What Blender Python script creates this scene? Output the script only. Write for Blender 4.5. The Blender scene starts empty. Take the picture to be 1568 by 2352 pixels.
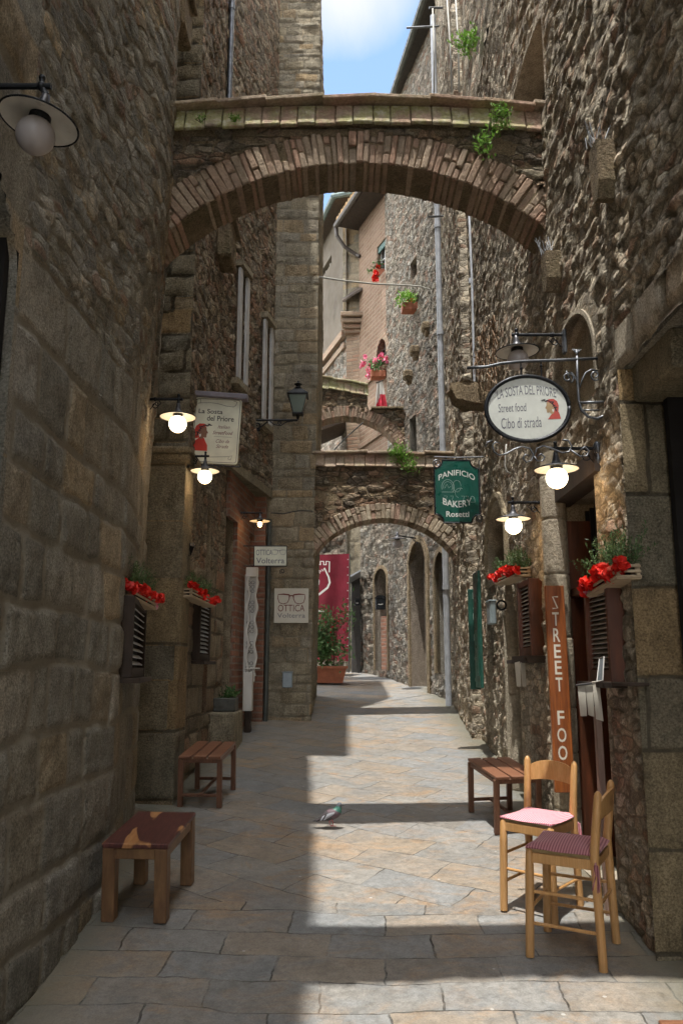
import bpy, bmesh, math, random
import numpy as np
from mathutils import Vector, Matrix
R = math.radians
rnd = random.Random(7)
SC = bpy.context.scene
COL = SC.collection
# ---------------------------------------------------------------- camera maths
TH = R(10.8); FPX = 1900.0
CAM = Vector((0, 0, 1.6))
def ray(px, py):
    x = (px - 784) / FPX; v = (1176 - py) / FPX
    return Vector((x, math.cos(TH) - v * math.sin(TH), math.sin(TH) + v * math.cos(TH)))
def atX(px, py, X):
    r = ray(px, py); return CAM + r * ((X - CAM.x) / r.x)
def atY(px, py, Y):
    r = ray(px, py); return CAM + r * ((Y - CAM.y) / r.y)
def atZ(px, py, Z):
    r = ray(px, py); return CAM + r * ((Z - CAM.z) / r.z)
def gz(y):
    y = max(-8.0, y)
    if y <= 14.5: return 0.1 * y
    t = min(y - 14.5, 8.0)
    return 1.45 + 0.1 * t - 0.1 * t * t / 16.0
def ground(px, py):
    r = ray(px, py); t = 2.0
    for _ in range(60):
        p = CAM + r * t
        e = p.z - gz(p.y)
        t += e / (0.1 * r.y - r.z)
    return CAM + r * t
def V(*a): return Vector(a)
# ---------------------------------------------------------------- object helpers
WORG = {}
def org(o): return WORG.get(o.name, Vector((0, 0, 0)))
def tag(o, label=None, cat=None, group=None, kind=None):
    if label: o['label'] = label
    if cat: o['category'] = cat
    if group: o['group'] = group
    if kind: o['kind'] = kind
    return o
def thing(name, label, cat, loc=(0, 0, 0), group=None):
    o = bpy.data.objects.new(name, None); COL.objects.link(o)
    o.empty_display_size = 0.1
    o.location = loc; WORG[o.name] = Vector(loc)
    return tag(o, label, cat, group, 'thing')
NORUB = {}
class MB:
    def __init__(s): s.v = []; s.f = []; s.m = []; s.uv = None; s.cur = 0
    def add(s, vs, fs):
        b = len(s.v); s.v += [tuple(p) for p in vs]
        for f in fs: s.f.append(tuple(b + i for i in f)); s.m.append(s.cur)
        return s
    def box(s, c, size, ax=None):
        c = Vector(c); hx, hy, hz = [d / 2 for d in size]
        X, Y, Z = ax if ax else (V(1, 0, 0), V(0, 1, 0), V(0, 0, 1))
        vs = [c + X * (sx * hx) + Y * (sy * hy) + Z * (sz * hz) for sz in (-1, 1) for sy in (-1, 1) for sx in (-1, 1)]
        return s.add(vs, [(0, 2, 3, 1), (4, 5, 7, 6), (0, 1, 5, 4), (2, 6, 7, 3), (0, 4, 6, 2), (1, 3, 7, 5)])
    def bbox(s, a, b):
        return s.box([(a[i] + b[i]) / 2 for i in range(3)], [abs(b[i] - a[i]) for i in range(3)])
    def cbox(s, c, size, ax=None, ch=0.004):
        "box with chamfered edges"
        c = Vector(c); X, Y, Z = ax if ax else (V(1, 0, 0), V(0, 1, 0), V(0, 0, 1))
        h = [d / 2 for d in size]; ch = min(ch, min(h) * 0.6)
        bm = bmesh.new(); bmesh.ops.create_cube(bm, size=1)
        for v in bm.verts: v.co = Vector((v.co.x * size[0], v.co.y * size[1], v.co.z * size[2]))
        bmesh.ops.bevel(bm, geom=list(bm.edges), offset=ch, segments=1, affect='EDGES')
        bm.verts.index_update()
        s.add([c + X * v.co.x + Y * v.co.y + Z * v.co.z for v in bm.verts], [[v.index for v in f.verts] for f in bm.faces])
        bm.free(); return s
    def beam(s, a, b, w, h, up=None, ch=0):
        a = Vector(a); b = Vector(b); Y = (b - a); L = Y.length; Y = Y / L
        u = Vector(up) if up else (V(0, 0, 1) if abs(Y.z) < .95 else V(1, 0, 0))
        X = Y.cross(u).normalized(); Z = X.cross(Y)
        return (s.cbox((a + b) / 2, (w, L, h), (X, Y, Z), ch) if ch else s.box((a + b) / 2, (w, L, h), (X, Y, Z)))
    def tube(s, pts, r, n=8, cap=True):
        pts = [Vector(p) for p in pts]; k = len(pts)
        rs = r if isinstance(r, (list, tuple)) else [r] * k
        t0 = (pts[1] - pts[0]).normalized()
        ref = V(0, 0, 1) if abs(t0.z) < .9 else V(1, 0, 0)
        N = t0.cross(ref).normalized(); vs = []
        for i in range(k):
            t = (pts[min(i + 1, k - 1)] - pts[max(i - 1, 0)])
            if t.length < 1e-9: t = t0
            t = t.normalized(); N = (N - t * N.dot(t)).normalized(); B = t.cross(N)
            for j in range(n):
                a = 2 * math.pi * j / n
                vs.append(pts[i] + (N * math.cos(a) + B * math.sin(a)) * rs[i])
        fs = [(i * n + j, i * n + (j + 1) % n, (i + 1) * n + (j + 1) % n, (i + 1) * n + j) for i in range(k - 1) for j in range(n)]
        if cap: fs += [tuple(reversed(range(n))), tuple((k - 1) * n + j for j in range(n))]
        return s.add(vs, fs)
    def lathe(s, prof, c, n=24, ax=None):
        "prof: list of (radius, height)"
        c = Vector(c); X, Y, Z = ax if ax else (V(1, 0, 0), V(0, 1, 0), V(0, 0, 1)); vs = []
        for r, h in prof:
            for j in range(n):
                a = 2 * math.pi * j / n
                vs.append(c + X * (r * math.cos(a)) + Y * (r * math.sin(a)) + Z * h)
        k = len(prof)
        fs = [(i * n + j, i * n + (j + 1) % n, (i + 1) * n + (j + 1) % n, (i + 1) * n + j) for i in range(k - 1) for j in range(n)]
        return s.add(vs, fs)
    def ball(s, c, r, n=20, m=12, sc=(1, 1, 1)):
        prof = [(max(1e-4, r * math.sin(math.pi * i / m)), -r * math.cos(math.pi * i / m)) for i in range(m + 1)]
        return s.lathe(prof, c, n, (V(sc[0], 0, 0), V(0, sc[1], 0), V(0, 0, sc[2])))
    def prism(s, poly, o, U, W, D, d0=0.0):
        "polygon (u,w) placed at o with axes U,W and extruded along D (vector)"
        o = Vector(o); U = Vector(U); W = Vector(W); D = Vector(D); n = len(poly)
        a = [o + U * p[0] + W * p[1] + D * d0 for p in poly]; b = [p + D for p in a]
        fs = [tuple(range(n)), tuple(reversed(range(n, 2 * n)))]
        fs += [(i, n + i, n + (i + 1) % n, (i + 1) % n) for i in range(n)]
        return s.add(a + b, fs)
    def build(s, name, mat, parent=None, smooth=False, origin=None, uv=True, fix=True):
        me = bpy.data.meshes.new(name)
        O = org(parent) if parent else Vector(origin or (0, 0, 0))
        vs = [(p[0] - O.x, p[1] - O.y, p[2] - O.z) for p in s.v]
        me.from_pydata(vs, [], s.f)
        mat = NORUB.get(mat.name, mat) if not isinstance(mat, (list, tuple)) else mat
        for mm in (mat if isinstance(mat, (list, tuple)) else [mat]): me.materials.append(mm)
        if isinstance(mat, (list, tuple)): me.polygons.foreach_set('material_index', s.m)
        if fix:
            bm = bmesh.new(); bm.from_mesh(me)
            bmesh.ops.recalc_face_normals(bm, faces=bm.faces); bm.to_mesh(me); bm.free()
        if uv: box_uv(me, O)
        if smooth is True: me.polygons.foreach_set('use_smooth', [True] * len(me.polygons))
        me.update()
        o = bpy.data.objects.new(name, me); COL.objects.link(o)
        if parent: o.parent = parent; WORG[o.name] = Vector(O)
        else: o.location = O; WORG[o.name] = Vector(O)
        if smooth == 'auto':
            me.polygons.foreach_set('use_smooth', [True] * len(me.polygons))
            try: me.set_sharp_from_angle(angle=R(35))
            except Exception: pass
        return o
def box_uv(me, O):
    n = len(me.loops)
    if n == 0: return
    uvl = me.uv_layers.new(name='UVMap')
    vi = np.empty(n, np.int32); me.loops.foreach_get('vertex_index', vi)
    co = np.empty(len(me.vertices) * 3, np.float32); me.vertices.foreach_get('co', co)
    co = co.reshape(-1, 3) + np.array([O.x, O.y, O.z], np.float32)
    pn = np.empty(len(me.polygons) * 3, np.float32); me.polygons.foreach_get('normal', pn); pn = pn.reshape(-1, 3)
    lt = np.empty(len(me.polygons), np.int32); me.polygons.foreach_get('loop_total', lt)
    ln = np.repeat(pn, lt, axis=0); p = co[vi]
    h = np.hypot(ln[:, 0], ln[:, 1]) + 1e-9
    u = (-ln[:, 1] * p[:, 0] + ln[:, 0] * p[:, 1]) / h
    flat = np.abs(ln[:, 2]) > .75
    out = np.stack([np.where(flat, p[:, 0], u), np.where(flat, p[:, 1], p[:, 2])], 1)
    uvl.data.foreach_set('uv', out.astype(np.float32).ravel())
# ---------------------------------------------------------------- numpy noise
def h2(i, j, s):
    with np.errstate(over='ignore'):
        x = (np.asarray(i, np.int64) & 0xffffffff).astype(np.uint32) * np.uint32(374761393)
        x = x + (np.asarray(j, np.int64) & 0xffffffff).astype(np.uint32) * np.uint32(668265263)
        x = x + np.uint32((s * 2654435761) & 0xffffffff)
        x = (x ^ (x >> np.uint32(13))) * np.uint32(1274126177)
        x = (x ^ (x >> np.uint32(16))) * np.uint32(2246822519)
        x = x ^ (x >> np.uint32(13))
    return x.astype(np.float64) / 4294967295.0
def vn(u, v, s=0):
    i = np.floor(u).astype(np.int64); j = np.floor(v).astype(np.int64)
    a = u - i; b = v - j; a = a * a * (3 - 2 * a); b = b * b * (3 - 2 * b)
    return (h2(i, j, s) * (1 - a) + h2(i + 1, j, s) * a) * (1 - b) + (h2(i, j + 1, s) * (1 - a) + h2(i + 1, j + 1, s) * a) * b - .5
def fbm(u, v, s=0, o=4):
    r = 0; a = 1.0; f = 1.0
    for k in range(o): r = r + a * vn(u * f, v * f, s + k * 17); a *= .55; f *= 2.03
    return r
def sst(a, b, x):
    t = np.clip((x - a) / (b - a), 0, 1); return t * t * (3 - 2 * t)
def st_ashlar(u, v, s, cw=.42, ch=.28, warp=.02, jw=.014):
    uu = u + warp * 2 * vn(u * 2.1, v * 2.1, s + 5) + warp * vn(u * 9, v * 9, s + 6)
    vv = v + warp * 2 * vn(u * 1.3, v * 1.9, s + 7) + warp * vn(u * 8, v * 8, s + 8)
    rr = random.Random(s); b = [-6.0]
    while b[-1] < 20: b.append(b[-1] + ch * rr.uniform(.6, 1.35))
    b = np.array(b); row = np.clip(np.searchsorted(b, vv) - 1, 0, len(b) - 2)
    w = cw * (.7 + .7 * h2(row, row * 0, s + 1)); t = uu / w + 10 * h2(row, row * 0 + 3, s + 2)
    i = np.floor(t).astype(np.int64)
    bj = lambda k: k + .45 * (h2(k, row, s + 3) - .5)
    i = np.where(t < bj(i), i - 1, i); i = np.where(t >= bj(i + 1), i + 1, i)
    e = np.minimum(np.minimum(t - bj(i), bj(i + 1) - t) * w, np.minimum(vv - b[row], b[row + 1] - vv))
    r1 = h2(i, row, s + 11); r2 = h2(i, row, s + 12)
    return r1, r2, 1 - sst(jw * .3, jw * 1.6, e), e
def st_rubble(u, v, s, cw=.2, ch=.11, warp=.03, jw=.16):
    uu = u + warp * 2 * vn(u * 3.1, v * 3.1, s + 5) + warp * vn(u * 11, v * 11, s + 6)
    vv = v + warp * 1.5 * vn(u * 2.3, v * 2.9, s + 7) + warp * .7 * vn(u * 12, v * 12, s + 8)
    a = uu / cw; b = vv / ch; i0 = np.floor(a).astype(np.int64); j0 = np.floor(b).astype(np.int64)
    F1 = np.full(u.shape, 9.0); F2 = F1.copy(); I = i0.copy(); J = j0.copy()
    for dj in (-1, 0, 1):
        for di in (-1, 0, 1):
            i = i0 + di; j = j0 + dj
            cx = i + .5 + .8 * (h2(i, j, s + 21) - .5) + .5 * (j & 1); cx = np.where(True, cx, cx)
            cy = j + .5 + .55 * (h2(i, j, s + 22) - .5)
            d = np.abs(a - cx) ** 2.6 + np.abs(b - cy) ** 2.6; d = d ** (1 / 2.6)
            n1 = d < F1
            F2 = np.where(n1, F1, np.minimum(F2, d)); I = np.where(n1, i, I); J = np.where(n1, j, J); F1 = np.where(n1, d, F1)
    e = F2 - F1
    return h2(I, J, s + 11), h2(I, J, s + 12), 1 - sst(.03, jw, e), e
# ---------------------------------------------------------------- walls
def upos(path, p):
    best = None; acc = 0
    for a, b in zip(path[:-1], path[1:]):
        A = Vector(a[:2]); B = Vector(b[:2]); L = (B - A).length
        q = Vector((p[0], p[1])); t = max(0, min(1, (q - A).dot(B - A) / (L * L)))
        d = (A + (B - A) * t - q).length
        if best is None or d < best[0]: best = (d, acc + t * L)
        acc += L
    return best[1]
def onwall(path, px, py):
    "first hit of the photo ray with the vertical wall over a plan path; returns point, u, outward normal"
    for tol in (1e-3, .15, .6, 2):
        h = _onwall(path, px, py, tol)
        if h: return h
def _onwall(path, px, py, tol):
    r = ray(px, py); acc = 0; best = None
    for a, b in zip(path[:-1], path[1:]):
        A = Vector(a[:2]); B = Vector(b[:2]); L = (B - A).length; d = (B - A) / L
        n = Vector((d.y, -d.x)); den = r.x * n.x + r.y * n.y
        if abs(den) > 1e-6:
            t = ((A.x - CAM.x) * n.x + (A.y - CAM.y) * n.y) / den
            if t > 0:
                p = CAM + r * t; s = (Vector((p.x, p.y)) - A).dot(d)
                if -tol <= s <= L + tol and (best is None or t < best[0]):
                    best = (t, p, acc + max(0, min(L, s)), Vector((n.x, n.y, 0)))
        acc += L
    return best[1:] if best else None
def wall(name, path, z0, z1, mat, style='ashlar', seed=1, step=.03, holes=(), amp=.012, parent=None, sargs={}, rough=.02, cap=None, z0f=None, zmix=None):
    """vertical displaced stone face over a plan path. holes: dict(u0,u1,z0,z1,depth,arch,back)"""
    P = [Vector(p[:2]) for p in path]; acc = [0]
    for a, b in zip(P[:-1], P[1:]): acc.append(acc[-1] + (b - a).length)
    brk = set(acc); zb = {z0, z1}
    for h in holes:
        brk |= {h['u0'], h['u1']}; zb |= {h['z0'], h['z1']}
    def fill(bs):
        bs = sorted(bs); out = [bs[0]]
        for a, b in zip(bs[:-1], bs[1:]):
            if b - a < 1e-6: continue
            n = max(1, int(round((b - a) / step)))
            out += [a + (b - a) * k / n for k in range(1, n + 1)]
        return np.array(out)
    us = fill(brk); zs = fill(zb); nu, nz = len(us), len(zs)
    seg = np.clip(np.searchsorted(acc, us, side='right') - 1, 0, len(P) - 2)
    px = np.zeros(nu); py = np.zeros(nu); nx = np.zeros(nu); ny = np.zeros(nu)
    for k in range(nu):
        i = seg[k]; d = (P[i + 1] - P[i]).normalized(); q = P[i] + d * (us[k] - acc[i])
        n = Vector((d.y, -d.x))
        if abs(us[k] - acc[i]) < 1e-6 and i > 0:
            d0 = (P[i] - P[i - 1]).normalized(); n = (n + Vector((d0.y, -d0.x)))
            if n.length > 1e-6: n.normalize()
        px[k], py[k], nx[k], ny[k] = q.x, q.y, n.x, n.y
    U, Z = np.meshgrid(us, zs)
    al = np.zeros_like(U) + (1.0 if style == 'rubble' else 0.0)
    if style == 'ashlar': r1, r2, jt, e = st_ashlar(U, Z, seed, **sargs)
    elif style == 'rubble': r1, r2, jt, e = st_rubble(U, Z, seed, **sargs)
    elif style == 'mix':
        a = st_ashlar(U, Z, seed, **sargs); b = st_rubble(U, Z, seed + 50)
        w = sst(-.05, .05, Z - zmix + .3 * fbm(U * .8, Z * .8, seed + 3, 3)) if zmix is not None else sst(-.02, .02, fbm(U * .7, Z * .7, seed + 3, 3))
        r1, r2, jt, e = [np.where(w > .5, y, x) for x, y in zip(a, b)]; al = w
    else: r1 = vn(U * .7, Z * .7, seed) + .5; r2 = r1; jt = U * 0; e = U * 0 + 1
    D = amp * (r2 - .5) * 2 * (1 - jt) - amp * 1.6 * jt + rough * fbm(U * 3.2, Z * 3.2, seed + 31, 3) + rough * .5 * fbm(U * 13, Z * 13, seed + 37, 3)
    Lt = acc[-1]; fade = np.clip(np.minimum(U, Lt - U) / .06, .0, 1)
    for h in holes:
        dx = np.maximum(np.maximum(h['u0'] - U, U - h['u1']), 0); dz = np.maximum(np.maximum(h['z0'] - Z, Z - h['z1']), 0)
        fade = np.minimum(fade, np.clip(np.hypot(dx, dz) / .07, 0, 1))
    D = D * fade
    X = px[None, :] + nx[None, :] * D; Y = py[None, :] + ny[None, :] * D
    co = np.stack([X, Y, Z + 0 * D], 2).reshape(-1, 3)
    idx = np.arange(nu * nz).reshape(nz, nu)
    keep = np.ones((nz - 1, nu - 1), bool)
    uc = (us[:-1] + us[1:]) / 2; zc = (zs[:-1] + zs[1:]) / 2; UC, ZC = np.meshgrid(uc, zc)
    for h in holes:
        m = (UC > h['u0']) & (UC < h['u1']) & (ZC > h['z0']) & (ZC < h['z1'])
        if h.get('arch'):
            r = h['arch']; w2 = (h['u1'] - h['u0']) / 2; mid = (h['u0'] + h['u1']) / 2
            top = h['z1'] - r + r * np.sqrt(np.clip(1 - ((UC - mid) / w2) ** 2, 0, 1))
            m &= ZC < top
        keep &= ~m
    q = np.stack([idx[:-1, :-1], idx[:-1, 1:], idx[1:, 1:], idx[1:, :-1]], 2)[keep]
    verts = co.tolist(); faces = q.tolist()
    att = np.stack([r1, r2, jt, al], 2).reshape(-1, 4).tolist()
    uvs = np.stack([U, Z], 2).reshape(-1, 2).tolist()
    def P2(u):
        i = max(0, min(len(P) - 2, int(np.searchsorted(acc, u, side='right')) - 1)); d = (P[i + 1] - P[i]).normalized()
        return P[i] + d * (u - acc[i]), Vector((d.y, -d.x))
    for h in holes:
        dp = h.get('depth', .25); pm, n = P2((h['u0'] + h['u1']) / 2)
        out = [(h['u0'], h['z0']), (h['u1'], h['z0'])]
        if h.get('arch'):
            r = h['arch']; w2 = (h['u1'] - h['u0']) / 2; mid = (h['u0'] + h['u1']) / 2
            out += [(mid + w2 * math.cos(a), h['z1'] - r + r * math.sin(a)) for a in [math.pi * k / 16 for k in range(17)]]
        else: out += [(h['u1'], h['z1']), (h['u0'], h['z1'])]
        b = len(verts); k = len(out)
        sp = h.get('splay', 0)
        midu = (h['u0'] + h['u1']) / 2
        for lay in (0, 1):
            for (u, z) in out:
                uu = u if not lay else u + sp * (1 if u < midu else -1)
                p = P2(u)[0] + (P2(midu)[0] - P2(u)[0]).normalized() * (sp if lay else 0) if abs(u - midu) > 1e-6 else P2(u)[0]
                p = p - n * (dp * lay); verts.append([p.x, p.y, z])
                att.append([.5 + .3 * math.sin(z * 9), .5, .0, 0]); uvs.append([u + dp * lay * (1 if u >= midu else -1), z])
        for i in range(k): faces.append([b + i, b + (i + 1) % k, b + k + (i + 1) % k, b + k + i])
        if h.get('back', True): faces.append([b + k + i for i in range(k)])
    if cap:
        b = len(verts)
        for i, p in enumerate(P):
            d = (P[min(i + 1, len(P) - 1)] - P[max(i - 1, 0)]).normalized(); n = Vector((d.y, -d.x))
            for t in (0, cap):
                verts.append([p.x - n.x * t, p.y - n.y * t, z1]); att.append([.5, .5, 0, 1]); uvs.append([acc[i], z1 + t])
        for i in range(len(P) - 1): faces.append([b + 2 * i, b + 2 * i + 2, b + 2 * i + 3, b + 2 * i + 1])
    O = org(parent) if parent else Vector((P[0].x, P[0].y, gz(P[0].y)))
    me = bpy.data.meshes.new(name)
    va = np.array(verts) - np.array([O.x, O.y, O.z])
    me.from_pydata(va.tolist(), [], faces); me.materials.append(mat)
    ca = me.attributes.new('stn', 'FLOAT_COLOR', 'POINT'); ca.data.foreach_set('color', np.array(att, np.float32).ravel())
    ul = me.uv_layers.new(name='UVMap'); vi = np.empty(len(me.loops), np.int32); me.loops.foreach_get('vertex_index', vi)
    ul.data.foreach_set('uv', np.array(uvs, np.float32)[vi].ravel())
    me.polygons.foreach_set('use_smooth', [True] * len(keep[keep]) + [False] * (len(me.polygons) - len(keep[keep])))
    me.update()
    o = bpy.data.objects.new(name, me); COL.objects.link(o)
    if parent: o.parent = parent; WORG[o.name] = Vector(O)
    else: o.location = O; WORG[o.name] = Vector(O)
    return o
def hole(path, pxa, pya, pxb, pyb, depth=.25, **k):
    "opening given by two opposite corners seen in the photograph, measured on the wall plane"
    a = onwall(path, pxa, pya); b = onwall(path, pxb, pyb)
    u0, u1 = sorted((a[1], b[1])); z0, z1 = sorted((a[0].z, b[0].z))
    d = dict(u0=u0, u1=u1, z0=z0, z1=z1, depth=depth); d.update(k); return d
# ---------------------------------------------------------------- materials
def nodes(name):
    m = bpy.data.materials.new(name); m.use_nodes = True; nt = m.node_tree; nt.nodes.clear()
    out = nt.nodes.new('ShaderNodeOutputMaterial'); b = nt.nodes.new('ShaderNodeBsdfPrincipled')
    nt.links.new(b.outputs[0], out.inputs[0])
    return m, nt, b
class NT:
    def __init__(s, nt): s.nt = nt
    def n(s, t, **k):
        x = s.nt.nodes.new(t)
        for a, b in k.items(): setattr(x, a, b)
        return x
    def l(s, a, b): s.nt.links.new(a, b)
    def val(s, sock, v):
        if hasattr(v, 'is_output') or isinstance(v, bpy.types.NodeSocket): s.l(v, sock)
        else: sock.default_value = v
    def noise(s, vec, scale, detail=5, rough=.6, dist=0):
        x = s.n('ShaderNodeTexNoise'); x.inputs['Scale'].default_value = scale; x.inputs['Detail'].default_value = detail
        x.inputs['Roughness'].default_value = rough; x.inputs['Distortion'].default_value = dist
        if vec is not None: s.l(vec, x.inputs['Vector'])
        return x.outputs['Fac']
    def ramp(s, fac, stops, interp='LINEAR'):
        x = s.n('ShaderNodeValToRGB'); cr = x.color_ramp; cr.interpolation = interp
        while len(cr.elements) > 1: cr.elements.remove(cr.elements[-1])
        for i, (p, c) in enumerate(stops):
            e = cr.elements[0] if i == 0 else cr.elements.new(p)
            e.position = p; e.color = (c[0], c[1], c[2], 1) if hasattr(c, '__len__') else (c, c, c, 1)
        s.l(fac, x.inputs[0]); return x.outputs[0]
    def mix(s, a, b, f, mode='MIX'):
        x = s.n('ShaderNodeMix', data_type='RGBA', blend_type=mode)
        s.val(x.inputs['Factor'], f)
        for sock, v in ((x.inputs[6], a), (x.inputs[7], b)):
            if isinstance(v, bpy.types.NodeSocket): s.l(v, sock)
            else: sock.default_value = (v[0], v[1], v[2], 1)
        return x.outputs[2]
    def math(s, op, a, b=0, clamp=False):
        x = s.n('ShaderNodeMath', operation=op); x.use_clamp = clamp
        s.val(x.inputs[0], a); s.val(x.inputs[1], b); return x.outputs[0]
    def bump(s, h, strength=.5, dist=.01, normal=None):
        x = s.n('ShaderNodeBump'); x.inputs['Strength'].default_value = strength; x.inputs['Distance'].default_value = dist
        s.l(h, x.inputs['Height'])
        if normal is not None: s.l(normal, x.inputs['Normal'])
        return x.outputs[0]
    def pos(s, scale=(1, 1, 1)):
        g = s.n('ShaderNodeNewGeometry'); m = s.n('ShaderNodeMapping'); m.inputs['Scale'].default_value = scale
        s.l(g.outputs['Position'], m.inputs[0]); return m.outputs[0]
    def uv(s, scale=(1, 1, 1), rot=0, loc=(0, 0, 0)):
        g = s.n('ShaderNodeUVMap'); m = s.n('ShaderNodeMapping'); m.inputs['Scale'].default_value = scale
        m.inputs['Rotation'].default_value = (0, 0, rot); m.inputs['Location'].default_value = loc
        s.l(g.outputs[0], m.inputs[0]); return m.outputs[0]
def C(r, g, b):
    f = lambda c: ((c / 255 + .055) / 1.055) ** 2.4 if c > 10 else c / 255 / 12.92
    return (f(r), f(g), f(b))
def stone_mat(name, cols, joint, bump=.6, pits=.5, stain=(.09, .075, .05), stain_amt=.5, moss=0.0, rough=.9, bdist=.012, hv=0.35, grit=24, vs=(.13, .065), rub=True):
    m, nt, b = nodes(name); N = NT(nt)
    a = N.n('ShaderNodeAttribute', attribute_name='stn'); sp = N.n('ShaderNodeSeparateColor'); N.l(a.outputs['Color'], sp.inputs[0])
    P = N.pos()
    k = len(cols); base = N.ramp(sp.outputs[0], [((i + .5) / k, c) for i, c in enumerate(cols)])
    base0 = None
    v1 = N.math('MULTIPLY', N.math('SUBTRACT', sp.outputs[1], .5), hv * 2)
    n1 = N.noise(P, 4.5, 6, .65); n2 = N.noise(P, 38, 6, .7); n3 = N.noise(P, 150, 3, .7)
    gr = N.ramp(N.noise(P, grit * 1.6, 5, .78), [(.38, 0), (.5, .42), (.62, 1)])
    g = N.math('ADD', N.math('ADD', .58, v1), N.math('ADD', N.math('MULTIPLY', n1, .35), N.math('ADD', N.math('MULTIPLY', n2, .55), N.math('MULTIPLY', gr, .80))))
    base = N.mix(base, N.mix((0, 0, 0), (1, 1, 1), g), .9, 'MULTIPLY')
    al = N.math('MULTIPLY', a.outputs['Alpha'], 1.0 if rub else 0.0); wn = N.n('ShaderNodeTexNoise'); wn.inputs['Scale'].default_value = 9; wn.inputs['Detail'].default_value = 4; N.l(P, wn.inputs['Vector'])
    ma = N.n('ShaderNodeVectorMath', operation='MULTIPLY_ADD'); N.l(wn.outputs['Color'], ma.inputs[0]); ma.inputs[1].default_value = (.07, .05, 0); N.l(N.uv(), ma.inputs[2])
    sc_ = N.n('ShaderNodeMapping'); sc_.inputs['Scale'].default_value = (1 / vs[0], 1 / vs[1], 1); N.l(ma.outputs[0], sc_.inputs[0])
    vf = N.n('ShaderNodeTexVoronoi', voronoi_dimensions='2D'); ve = N.n('ShaderNodeTexVoronoi', voronoi_dimensions='2D', feature='DISTANCE_TO_EDGE')
    for q in (vf, ve): q.inputs['Scale'].default_value = 1; q.inputs['Randomness'].default_value = .85; N.l(sc_.outputs[0], q.inputs['Vector'])
    sx_ = N.n('ShaderNodeSeparateColor'); N.l(vf.outputs['Color'], sx_.inputs[0]); vr = sx_.outputs[0]
    em_ = N.math('MULTIPLY', N.ramp(ve.outputs['Distance'], [(.0, 1), (.05, .85), (.13, 0)]), al)
    base = N.mix(base, N.ramp(vr, [(0, .70), (.5, 1.05), (1, 1.45)]), al, 'MULTIPLY')
    base = N.mix(base, N.mix(base, (.36, .19, .12), .55), N.math('MULTIPLY', al, N.math('GREATER_THAN', sx_.outputs[1], .88)))
    st = N.ramp(N.noise(N.pos((1, 1, .45)), 1.6, 7, .68), [(.42, 0), (.66, 1)])
    base = N.mix(base, stain, N.math('MULTIPLY', st, stain_amt))
    base = N.mix(base, N.ramp(N.noise(P, 95, 4, .8), [(.36, .50), (.5, 1.0), (.64, 1.5)]), .85, 'MULTIPLY')
    base = N.mix(base, N.ramp(N.noise(N.pos((1, 1, .6)), 11, 5, .7), [(.34, .66), (.5, 1.0), (.66, 1.25)]), .8, 'MULTIPLY')
    if moss:
        ms = N.ramp(N.noise(P, 3.1, 8, .7), [(.5, 0), (.62, 1)])
        base = N.mix(base, (.10, .12, .035), N.math('MULTIPLY', ms, moss))
    jn = N.math('MULTIPLY', N.ramp(N.math('ADD', sp.outputs[2], N.math('MULTIPLY', N.math('SUBTRACT', n2, .5), .5)), [(.35, 0), (.62, 1)]), N.ramp(N.noise(P, 2.2, 4), [(.25, .35), (.6, 1)]))
    base = N.mix(base, joint, jn)
    base = N.mix(base, tuple(c * .8 for c in joint), N.math('MULTIPLY', em_, .7))
    vo = N.n('ShaderNodeTexVoronoi'); vo.inputs['Scale'].default_value = 55; N.l(P, vo.inputs['Vector'])
    pit = N.ramp(vo.outputs['Distance'], [(.0, 0), (.28, 1)])
    pf = N.math('MULTIPLY', N.math('SUBTRACT', 1, pit), N.math('MULTIPLY', N.ramp(n1, [(.4, 0), (.6, 1)]), pits))
    base = N.mix(base, (.03, .025, .02), N.math('MULTIPLY', pf, .6))
    N.l(base, b.inputs['Base Color']); b.inputs['Roughness'].default_value = rough
    b.inputs['Specular IOR Level'].default_value = .15
    h = N.math('ADD', N.math('MULTIPLY', n2, 1.0), N.math('ADD', N.math('MULTIPLY', n3, .6), N.math('ADD', N.math('MULTIPLY', gr, .9), N.math('MULTIPLY', n1, 1.0))))
    h = N.math('SUBTRACT', h, N.math('MULTIPLY', pf, .8))
    h = N.math('ADD', N.math('SUBTRACT', h, N.math('MULTIPLY', em_, 1.3)), N.math('MULTIPLY', N.math('MULTIPLY', vr, al), .7))
    N.l(N.bump(h, bump, bdist * 3), b.inputs['Normal'])
    return m
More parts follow.
